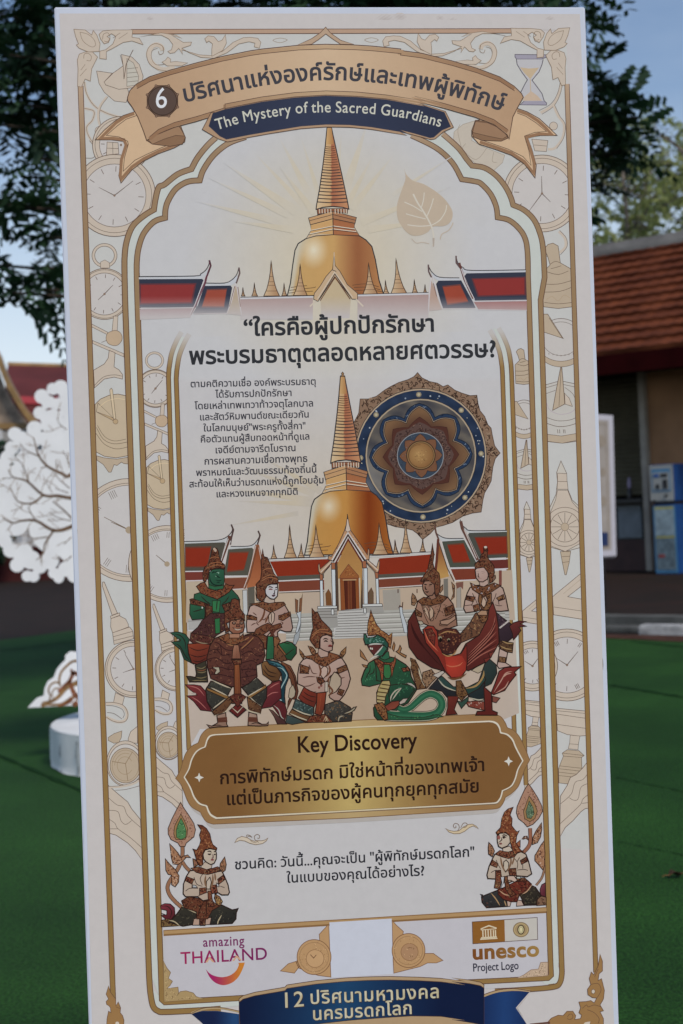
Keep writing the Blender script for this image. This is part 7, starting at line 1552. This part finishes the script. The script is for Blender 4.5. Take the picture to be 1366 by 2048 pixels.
S(A, zD, '6a4630', "790,770 930,740 960,830 900,900 830,1000 640,1080 630,990 740,860", fil=70, cols=['32201c', 'a07a50', '4a3026', '2c2224'])
S(A, zD, '43303a', "1010,760 1080,820 1150,870 1235,930 1200,1010 1140,1060 1050,1090 1030,940", c2='33242c', ow=1.5); lines(A, zD, 'b5aaa4', 2.2, "1045,925 1140,850", sm=0, taper=False); filigree(A, zD("1020,770 1140,860 1050,920"), ['2a1e26', '6a5058'], 12, 5, 1, 1)
S(A, zD, '6e2e28', "1150,905 1190,870 1250,850 1330,855 1260,880 1330,905 1250,915 1270,950 1220,1020 1190,1050 1180,980", c2='4e2020'); lines(A, zD, OL, 1.5, "1220,865 1330,856", "1250,900 1330,910", sm=0)
S(A, zD, '4a3026', "1050,1060 1190,1080 1180,1185 1110,1175 1035,1120", c2='5c4028', fil=20); lines(A, zD, '9a7c50', 1.6, "1070,1060 1130,1085 1190,1085", "1050,1110 1110,1140 1180,1150", sm=3)
S(A, zD, 'b0958a', "1045,1140 1130,1180 1110,1290 1165,1325 1040,1350 1020,1320", ow=1.4); S(A, zD, '7a5636', "1045,1225 1110,1235 1105,1290 1035,1280", fil=8)
P = S(A, zD, 'b59a8c', "735,500 790,480 860,470 960,480 1030,470 1080,505 1110,600 1138,740 1060,750 985,745 935,735 880,720 800,750 690,765 668,720 680,640 705,560", c2='a5887a', ow=1.6)
for s_ in ("760,560 800,640 820,700", "1010,560 990,620 940,700", "680,690 760,680", "1070,690 1030,690 1000,680", "770,640 750,690", "1030,620 1040,680", "800,760 870,790 930,770"): A.l(OL, 1.3, zD(s_), sm=3)
S(A, zD, '7a4a2e', "700,585 790,600 770,650 690,625", fil=14); S(A, zD, '8a5f38', "1012,610 1085,572 1100,620 1040,640", fil=12); S(A, zD, '7a4a2e', "765,690 830,670 840,740 780,750", fil=14); S(A, zD, 'b59a86', "870,590 905,640 900,690 875,710 850,670", ow=1.1)
S(A, zD, '74482c', "738,450 800,480 880,490 990,450 1060,480 1000,520 940,560 880,600 820,560 760,520", fil=46, cols=BR + ['b8b0b4']); S(A, zD, '7c5230', "830,560 870,590 850,680 880,720 920,640 900,580 960,560 960,700 920,740 860,730 820,640", fil=26); S(A, zD, 'a37e62', "810,770 850,740 910,740 920,800 830,800", ow=.9); S(A, zD, '7c5230', "820,790 930,790 920,850 860,870", fil=16)
S(A, zD, 'b09488', "830,430 920,400 930,460 880,490 840,480", ow=.8)
S(A, zD, 'b99d94', "788,320 805,290 870,282 915,310 928,370 918,410 870,440 830,438 800,400", c2='ab8c82', ow=1.4); lines(A, zD, OL, 1.9, "795,335 825,332", "850,335 890,325", sm=0); lines(A, zD, OL, 1.6, "800,350 820,352", "858,352 890,342", sm=0); lines(A, zD, OL, 1.2, "825,345 820,385 838,390", sm=3); lines(A, zD, '7a2c28', 2.6, "820,405 855,402", sm=0)
S(A, zD, '6f4029', "878,75 912,70 922,110 915,150 930,200 985,270 992,340 970,440 940,455 930,350 880,285 790,300 785,250 840,200 850,160 880,130", fil=70); spot(A, zD, 'bdb0a4', "898,75", 3.2, 2.4); S(A, zD, '7a5a48', "975,385 1000,370 1005,400 975,440", ow=.9)
A.build()
A = Art('guardian_figure', k=.76, label='large red bird figure with spread dark wings on one bent leg')
S(A, zD, '80302a', "955,1610 1000,1500 1040,1380 1100,1340 1160,1335 1272,1328 1200,1390 1220,1415 1160,1490 1100,1580 985,1625", c2='66221c', ow=1.4); lines(A, zD, 'b58a78', 1.4, "985,1600 1060,1480 1110,1400 1180,1380", "1000,1610 1100,1550 1140,1480", "1090,1440 1120,1410 1170,1400")
S(A, zD, '6c4a2c', "110,1240 160,1260 200,1340 270,1560 180,1570 115,1350", fil=40); lines(A, zD, 'b3a690', 2, "195,1345 215,1430 260,1540", "105,1270 110,1330"); S(A, zD, '8a6a4e', "240,1390 330,1360 390,1440 330,1500 280,1560 230,1470", fil=24); S(A, zD, 'b0a49a', "340,1420 450,1370 470,1390 400,1450", ow=.9); S(A, zD, 'a89880', "750,1370 900,1270 920,1320 880,1370 820,1400", ow=.9)
S(A, zD, '34403e', "890,1300 940,1250 1010,1310 1018,1400 960,1510 850,1560 820,1500", c2='273330'); S(A, zD, '2c2c30', "300,1560 400,1450 560,1560 600,1600 560,1690 490,1650 440,1590", c2='242428'); S(A, zD, '2c3436', "690,1590 890,1500 885,1680 800,1690 720,1640", c2='222a2c', ow=1.3)
S(A, zD, '2f4642', "395,1455 440,1430 560,1540 700,1550 820,1490 880,1420 900,1470 830,1560 720,1620 610,1600 480,1560", c2='26403a', ow=1.2); lines(A, zD, 'a8a08c', 1.7, "400,1460 470,1540 600,1590", "730,1655 820,1680 880,1670"); lines(A, zD, '9a7a48', 2.6, "690,1560 800,1530 870,1440 880,1370")
S(A, zD, '6e2a20', "500,1640 620,1640 570,1780 600,1830 480,1840 500,1760", c2='5a2018'); S(A, zD, '7c3a2c', "690,1700 800,1690 890,1700 890,1790 800,1770 720,1750", fil=10, cols=['b0988c', '5a2018'])
S(A, zD, '6e261c', "880,1540 960,1610 968,1790 1022,1812 1020,1840 795,1840 810,1800 890,1795", c2='5c1e18', ow=1.4); S(A, zD, '7a4438', "970,1640 1050,1660 1010,1710 970,1700", ow=1)
S(A, zD, '6e4c2a', "588,1480 640,1475 680,1550 712,1620 645,1690 590,1625", fil=30); S(A, zD, '2f4a3e', "600,1690 645,1700 720,1640 715,1690 645,1770", ow=1.1)
P = S(A, zD, '5e261e', "150,745 185,850 215,950 300,1080 430,1200 490,1290 470,1380 330,1340 180,1245 95,1125 78,1000 85,850", c2='4a1d1a', ow=1.3)
for k in range(8): lines(A, zD, '3a1412', 1.3, "%d,%d %d,%d %d,%d" % (110 + k * 9, 850 + k * 25, 160 + k * 22, 1020 + k * 26, 330 + k * 14, 1220 + k * 15))
P = S(A, zD, '722e24', "975,655 935,720 918,830 830,1000 690,1090 560,1330 720,1372 900,1282 985,1180 1040,1080 1032,900 1010,760", c2='54201c', ow=1.4, ang=90)
for k in range(9): lines(A, zD, '3a1412' if k % 2 else '9a5a4a', 1.4, "%d,%d %d,%d %d,%d" % (1000 + k * 3, 800 + k * 40, 950 - k * 14, 960 + k * 32, 720 - k * 4, 1200 + k * 17))
for s_ in ("930,1190 990,1170 950,1240", "880,1250 960,1230 900,1290"): S(A, zD, '722e24', s_, ow=.9)
P = S(A, zD, '8f2e1c', "240,940 290,900 350,905 390,960 405,1090 450,1200 560,1215 640,1190 700,1100 705,1300 690,1370 640,1450 540,1450 480,1390 400,1230 270,1080", c2='7a2418', ow=1.3)
A.f(lambda x, y: mixc('b0331c', '8f2a1a', math.hypot(x - 903, y - 1330) / 34), zD("470,1225 560,1220 650,1215 690,1290 690,1370 630,1430 540,1440 490,1370"), cut=6)
lines(A, zD, 'b8603f', 1.6, "480,1310 540,1330 620,1315 660,1280", "260,960 300,1060 400,1170", "300,930 350,960 360,1050")
S(A, zD, '5e261c', "262,940 330,930 370,1000 360,1110 300,1040", c2='6e2c20', fil=10)
S(A, zD, '52281e', "395,960 480,925 590,935 640,1000 640,1080 560,1190 460,1200 405,1110", c2='43201c', fil=50, cols=['7a4630', '2c1412', '94603c'])
spot(A, zD, '8a8066', "420,1030", 3.8, 4); spot(A, zD, '1a0c0a', "424,1050", 3, 4.5); spot(A, zD, '8a8066', "510,1048", 3, 3); spot(A, zD, '1a0c0a', "512,1060", 2.4, 3); lines(A, zD, 'a07848', 1.6, "440,1190 500,1220 560,1200 600,1150", "420,990 500,960 600,980")
lines(A, zD, '6a4020', 2.4, "500,1440 560,1460 640,1440 700,1400")
A.build()
# the two kneeling lotus bearers
def lotus(A, z, st, inner, gem, g1):
    P = z(st); A.f('a07862', P, o=OL, ow=1.5); filigree(A, P, ['6a4030', '5a3022', 'b08a74'], 90, 5, 1, int(P[0][0]))
    A.f('927046', z(inner), o=OL, ow=1.1); A.f(g1, z(gem), o=OL, ow=1); filigree(A, z(gem), ['1d3a26', '8aa67a', '2c5236'], 26, 3.6, 1, 4)
A = Art('lotus_bearer', k=.84, label='kneeling lotus bearer facing right in a dark pointed cap')
for w_, c_ in ((8.2, OL), (6.2, '8f6448')): A.l(c_, w_, zE("395,700 395,860 370,960 330,1060 250,1180 200,1260 180,1340 215,1440 290,1530 380,1610"), sm=5)
for w_, c_ in ((7.4, OL), (5.4, '8f6448')): A.l(c_, w_, zE("395,960 440,1030 510,1100"), sm=4)
for s_ in ("210,700 250,740 330,830 370,900 400,880 470,860 510,900 450,895 400,950 330,1000 260,990 235,900 225,800", "148,915 200,980 290,1070 345,1160 340,1250 290,1320 240,1290 240,1150 190,1140 155,1080"): S(A, zE, '9c7050', s_, fil=26, cols=['5a3022', 'b89a84', '4a281e'])
lotus(A, zE, "368,105 410,180 480,280 560,410 582,500 560,600 450,690 430,740 360,740 330,690 230,640 190,560 188,480 240,350 310,210", "372,270 430,380 470,480 460,590 430,640 300,640 270,560 280,450", "375,330 420,420 450,520 440,610 375,640 310,610 305,510 330,420", '4b7a4a')
S(A, zE, '80303c', "80,1590 140,1560 220,1565 280,1620 288,1720 230,1790 170,1800 90,1730 170,1720 170,1660 85,1640", c2='5a2028'); lines(A, zE, OL, 1.2, "90,1600 180,1600 240,1680 210,1780", "85,1700 150,1720"); S(A, zE, '6e5530', "90,1800 200,1780 350,1880 90,1895", fil=20)
S(A, zE, '3a362c', "400,1590 600,1640 590,1760 550,1860 400,1885 200,1830 290,1740", c2='302c26', ow=1.5, fil=26, cols=['514a3a', '25211c']); S(A, zE, '3a362c', "600,1760 800,1640 960,1580 1110,1650 1160,1640 1195,1630 1170,1690 1165,1780 1110,1845 800,1860 640,1800", c2='2c2a27', ow=1.5, fil=26, cols=['4c463a', '23201d'])
lines(A, zE, 'a89878', 1.5, "960,1720 910,1810 900,1860", "380,1590 500,1650 600,1700", "200,1800 280,1820 360,1885"); S(A, zE, 'a88a78', "560,1780 640,1760 640,1870 540,1870", ow=1); S(A, zE, 'a88a78', "730,1770 810,1760 790,1860 720,1865", ow=1); S(A, zE, '5a3426', "640,1770 730,1770 720,1875 650,1875", fil=8)
S(A, zE, '643724', "380,1520 480,1460 600,1480 720,1500 830,1480 880,1560 960,1580 820,1660 760,1780 600,1780 600,1680 420,1620", fil=80)
lines(A, zE, OL, 1.2, "720,1500 640,1650 620,1760", "740,1500 740,1760", sm=3)
S(A, zE, 'b2a090', "500,1090 560,1080 680,1130 840,1110 960,1090 1000,1170 1050,1290 1070,1400 1050,1435 960,1435 900,1400 780,1500 690,1520 610,1460 440,1460 405,1420 410,1280 450,1170", c2='a89484', ow=1.7)
for s_ in ("540,1250 530,1330 560,1330", "440,1380 500,1340 620,1340", "610,1460 680,1420 760,1400", "940,1310 1000,1330", "900,1260 930,1320", "560,1180 600,1280 680,1310", "690,1130 650,1200 680,1290"): A.l(OL, 1.3, zE(s_), sm=3)
S(A, zE, 'a3a3a6', "545,1290 590,1300 610,1330 540,1330", ow=.8); S(A, zE, 'a3a3a6', "880,1260 920,1290 910,1320 890,1310", ow=.8); S(A, zE, 'a9a9ac', "820,1410 870,1410 850,1480 880,1570 830,1520 815,1460", ow=.8)
S(A, zE, '7c4430', "450,1170 560,1210 530,1280 435,1230", fil=14); S(A, zE, '7c4430', "900,1210 980,1150 1010,1210 920,1280", fil=14); S(A, zE, '7c4430', "640,1340 740,1330 740,1400 640,1440", fil=16); S(A, zE, '7c4430', "780,1300 880,1290 900,1400 820,1420", fil=16)
S(A, zE, 'b0a294', "740,1240 790,1180 810,1250 790,1350 740,1350", ow=1.2); lines(A, zE, '7a5a40', 2.4, "730,1150 720,1250 740,1330", "830,1130 830,1250 800,1340", "860,1120 870,1230"); S(A, zE, '85603a', "860,1420 930,1460 970,1530 940,1590 880,1570 860,1490", fil=18, cols=BR + ['b09050']); S(A, zE, '74402a', "760,1380 810,1380 820,1480 850,1600 770,1600", fil=14)
S(A, zE, '74402a', "520,1050 620,1030 700,1060 800,1060 900,1030 960,1060 880,1110 760,1140 660,1130 590,1110", fil=44); S(A, zE, '94684a', "1002,890 1025,1000 1010,1080 970,1110 930,1060 940,980", fil=14); S(A, zE, '8a5a44', "545,915 590,930 620,1000 560,1040", fil=6)
S(A, zE, 'b2a090', "670,1000 720,960 820,1000 810,1050 740,1070 660,1040", ow=.9)
S(A, zE, 'b9ab98', "690,850 720,790 790,770 870,785 885,850 880,920 850,980 800,1000 740,965 700,920", c2='ae9d8c', ow=1.5); lines(A, zE, OL, 1.6, "750,810 790,805 815,825", "845,815 870,810", sm=3); lines(A, zE, OL, 2, "755,845 785,852 810,842", "845,855 875,850", sm=3); lines(A, zE, '5a3a40', 1.4, "830,840 835,900 810,905", sm=3); lines(A, zE, '7a3c40', 2.4, "800,935 825,928 850,935", sm=3)
S(A, zE, '6c3a22', "615,425 680,435 740,480 790,560 805,640 830,710 890,760 885,790 790,765 720,780 690,840 685,920 690,1000 640,1020 600,940 560,800 545,775 600,790 640,720 660,650 640,570 665,500", fil=95, cols=['4a2416', '8a5230', '5a2c1a', '9c6a40'])
A.build()
A = Art('lotus_bearer', k=.84, label='kneeling lotus bearer facing left in a brown pointed cap')
for w_, c_ in ((8, OL), (6, '8f5c44')): A.l(c_, w_, zF("945,600 950,760 940,850 900,920 830,990"), sm=4)
for w_, c_ in ((5, OL), (3.4, '8f6a50')): A.l(c_, w_, zF("1175,1180 1160,1290 1120,1400 1040,1500"), sm=4)
for s_ in ("1125,515 1130,620 1110,740 1060,830 980,860 990,740 1040,640", "1165,800 1120,860 1040,1000 1020,1030 1020,1110 1090,1190 1150,1260 1175,1180 1180,980", "820,770 850,730 900,725 920,790 880,760 840,775"): S(A, zF, '9c7050', s_, fil=24, cols=['5a3022', 'b89a84', '4a281e'])
lotus(A, zF, "860,-10 920,-100 985,-10 1060,110 1130,250 1140,340 1080,450 990,540 900,580 850,520 760,450 730,360 740,260 800,120", "930,90 1020,220 1060,330 1020,450 940,500 860,450 840,340", "930,170 990,270 1010,370 960,450 900,440 880,340", '5f7058')
S(A, zF, '80404a', "1185,1460 1130,1490 1100,1570 1110,1660 1190,1680", c2='5a2630'); S(A, zF, '7a5a44', "1050,1700 1130,1670 1200,1690 1200,1810 1050,1820", fil=16)
S(A, zF, '3a3128', "780,1640 960,1500 1030,1530 1120,1660 1060,1720 1040,1810 860,1815", c2='2e2822', ow=1.5, fil=34, cols=['554c3a', '231e19']); S(A, zF, '37373a', "180,1680 300,1630 480,1560 640,1660 620,1830 260,1855 190,1770", c2='2e2c2c', ow=1.5, fil=22, cols=['4a4642', '24201f', '6a3c2c']); S(A, zF, '2e2e32', "160,1640 200,1650 200,1690", ow=1)
lines(A, zF, 'a08058', 1.5, "330,1620 410,1720 470,1820", "540,1740 570,1830"); S(A, zF, 'b09688', "580,1740 650,1750 630,1830 590,1835", ow=1); S(A, zF, 'b09688', "740,1730 810,1740 850,1820 730,1830", ow=1)
S(A, zF, '74301f', "440,1560 520,1540 700,1450 880,1400 970,1480 900,1590 780,1650 740,1760 640,1760 520,1720 440,1640", c2='5e261c', fil=80); lines(A, zF, 'b08a6a', 1.4, "820,1640 900,1590 980,1480", "460,1580 540,1640 620,1660")
P = S(A, zF, 'b4a494', "390,1010 470,1010 560,1060 660,1030 800,970 880,1010 920,1120 970,1320 900,1365 740,1350 700,1420 560,1480 480,1350 400,1400 280,1395 265,1340 300,1200 350,1090", c2='a89686', ow=1.7)
for s_ in ("330,1300 380,1270 420,1260", "410,1100 440,1170 480,1240", "830,1170 830,1240", "740,1260 850,1250 910,1265", "700,1080 750,1150 740,1240", "780,1060 740,1130"): A.l(OL, 1.3, zF(s_), sm=3)
S(A, zF, '7c4430', "350,1100 440,1160 420,1220 320,1180", fil=14); S(A, zF, '7c4430', "790,1110 890,1050 910,1120 810,1170", fil=16); S(A, zF, '74402a', "400,1270 480,1260 500,1400 470,1560 380,1540 400,1420", fil=34, cols=BR + ['b09050']); S(A, zF, '74402a', "600,1240 720,1230 730,1350 620,1340", fil=18)
S(A, zF, 'b2a494', "530,1130 570,1100 610,1150 605,1230 560,1290 525,1230", ow=1.2); lines(A, zF, '7a5a40', 2.2, "480,1050 500,1170 550,1290", "640,1040 640,1160 580,1290", "700,1050 660,1180"); S(A, zF, 'b49c8e', "580,1350 690,1350 750,1420 700,1450 640,1420 580,1420", ow=1.1); S(A, zF, 'aeaeb2', "480,1370 540,1360 530,1450 490,1540 500,1450", ow=.8); S(A, zF, '6e4028', "540,1360 590,1360 590,1400 640,1560 720,1640 640,1680 560,1560", fil=18); S(A, zF, '6e4028', "720,1390 860,1380 900,1430 760,1440", fil=10); S(A, zF, 'a8a89e', "725,1362 795,1362 795,1395 740,1395", ow=.8)
S(A, zF, '78422c', "390,1010 470,950 560,975 680,960 760,970 700,1050 600,1080 500,1050", fil=44); S(A, zF, '94684a', "295,825 350,880 385,960 350,1050 290,1010 285,900", fil=14); S(A, zF, '94583c', "790,790 790,900 740,880 730,840", ow=1)
S(A, zF, 'b4a494', "510,920 620,880 680,950 600,975 520,965", ow=.9)
S(A, zF, 'bcae9c', "425,720 470,680 560,675 625,720 635,820 590,880 500,915 450,890 430,820", c2='b09f8e', ow=1.5); lines(A, zF, OL, 1.6, "440,720 465,710", "500,715 545,705 590,730", sm=3); spot(A, zF, '2a1816', "455,755", 2.2, 3.2); spot(A, zF, '2a1816', "530,745", 2.6, 2.6); lines(A, zF, OL, 1.3, "490,740 500,780 480,800 445,830", "505,735 540,730 570,755", sm=3); lines(A, zF, '7a4a44', 2.6, "455,850 480,842 505,850", sm=3); spot(A, zF, '8a5048', "450,745", 3.4, 4)
S(A, zF, '763e24', "678,270 645,350 630,390 662,450 655,560 700,620 740,660 775,640 735,720 720,830 800,950 840,960 760,980 700,1020 660,920 630,800 620,720 560,665 480,670 425,700 408,665 480,590 500,450 540,350 600,295", fil=100, cols=['4a2416', '94603a', '5a2c1a', 'a0744a'])
A.build()
# ------------------------------------------------------------------ a second, smaller-looking board far behind at the right
YB2 = 15.9
b2c = at(1213, 1114, YB2)                       # near its lower right corner
yaw2 = R(40)
sec = tag(empty('information_board', (0, 0, 0), yaw2), 'distant white information board, only its right strip showing behind the foreground board', 'information board')
ex_ = Vector((math.cos(yaw2), math.sin(yaw2), 0)); cr_ = at(1233, 1112, YB2)
sec.rotation_euler = (0, R(2.2), yaw2); sec.location = cr_ - ex_ * .4 + Vector((0, 0, .0154))
zb = 0; ht = 1.60
M_b2 = mat('white_board_face', (.52, .52, .58), .6, .3, .03, 8); M_b2p = mat('beige_board_print', (.36, .33, .30), .6, .3, .10, 6); M_b2g = mat('gold_board_line', (.30, .26, .21), .6, .3, .1, 9); M_b2n = mat('navy_board_ribbon', (.02, .04, .12), .5, .3, .1, 8)
b = MB(); b.box(-.4, .4, 0, .022, 0, ht); b.build('panel', M_b2, sec, bevel=.002)
b = MB(); b.box(-.33, .315, -.003, -.0005, .07, ht - .06); b.build('print', M_b2p, sec)
b = MB(); b.box(.255, .268, -.006, -.0035, .1, ht - .1); b.box(-.28, -.268, -.006, -.0035, .1, ht - .1); b.box(-.267, .254, -.006, -.0035, ht - .113, ht - .1); b.box(-.267, .254, -.006, -.0035, .1, .113); b.build('frame_print', M_b2g, sec)
b = MB(); b.box(-.2, .246, -.0095, -.0065, .12, .27); b.build('ribbon_print', M_b2n, sec)
for (cx_, cz_, r_) in ((.18, .62, .06), (.19, .95, .05), (.18, 1.3, .07)):
    b = MB(); n = 24
    b.poly([(cx_ + r_ * math.cos(6.2832 * i / n), -.0065, cz_ + r_ * math.sin(6.2832 * i / n)) for i in range(n)]); b.build('emblem_print', M_b2g, sec)
zg2 = sec.location.z
for x in (-.3, .22):
    b = MB(); b.tube([(x, .04, .8), (x, .04, -zg2 + .145)], .014, 8); b.build('leg', M_leg, sec, smooth=True)
b = MB(); b.tube([(0, .045, .9), (0, .45, -zg2 + .145)], .013, 8); b.build('rear_leg', M_leg, sec, smooth=True)
b = MB(); b.box(-.34, .34, -.02, .055, -.022, -.002); b.build('rest_bar', M_leg, sec)
# fallen leaf on the turf at the right edge
p = gnd(1352, 1752, .02)
fl_ = empty('fallen_leaf', p, R(20)); fl_.scale = (.62, .8, .7); tag(fl_, 'dark curled fallen leaf lying on the turf at the right edge', 'leaf')
M_fl = mat('dead_leaf', (.035, .02, .012), .8, .2, .4, 20); M_fl2 = mat('orange_leaf_rim', (.22, .10, .04), .8, .2, .3, 20)
b = MB()
n = 14
for j in range(5):
    for i in range(n + 1):
        t = i / n; wv = math.sin(math.pi * t) ** .8 * .028; v = (j - 2) / 2
        b.v.append(((t - .5) * .10, v * wv, .006 + .022 * v * v * math.sin(math.pi * t) + .008 * math.sin(t * 7)))
for j in range(4):
    for i in range(n): a = j * (n + 1) + i; b.f.append((a, a + 1, a + n + 2, a + n + 1))
b.build('blade', M_fl, fl_, smooth=True, fix=False)
b = MB(); b.tube([(-.05, 0, .01), (-.075, .006, .012), (-.095, .002, .006)], [.0022, .0018, .0014], 6); b.tube([((t / 8 - .5) * .10, 0, .0085 + .008 * math.sin(t / 8 * 7)) for t in range(9)], .0014, 5); b.build('stalk', M_fl2, fl_)
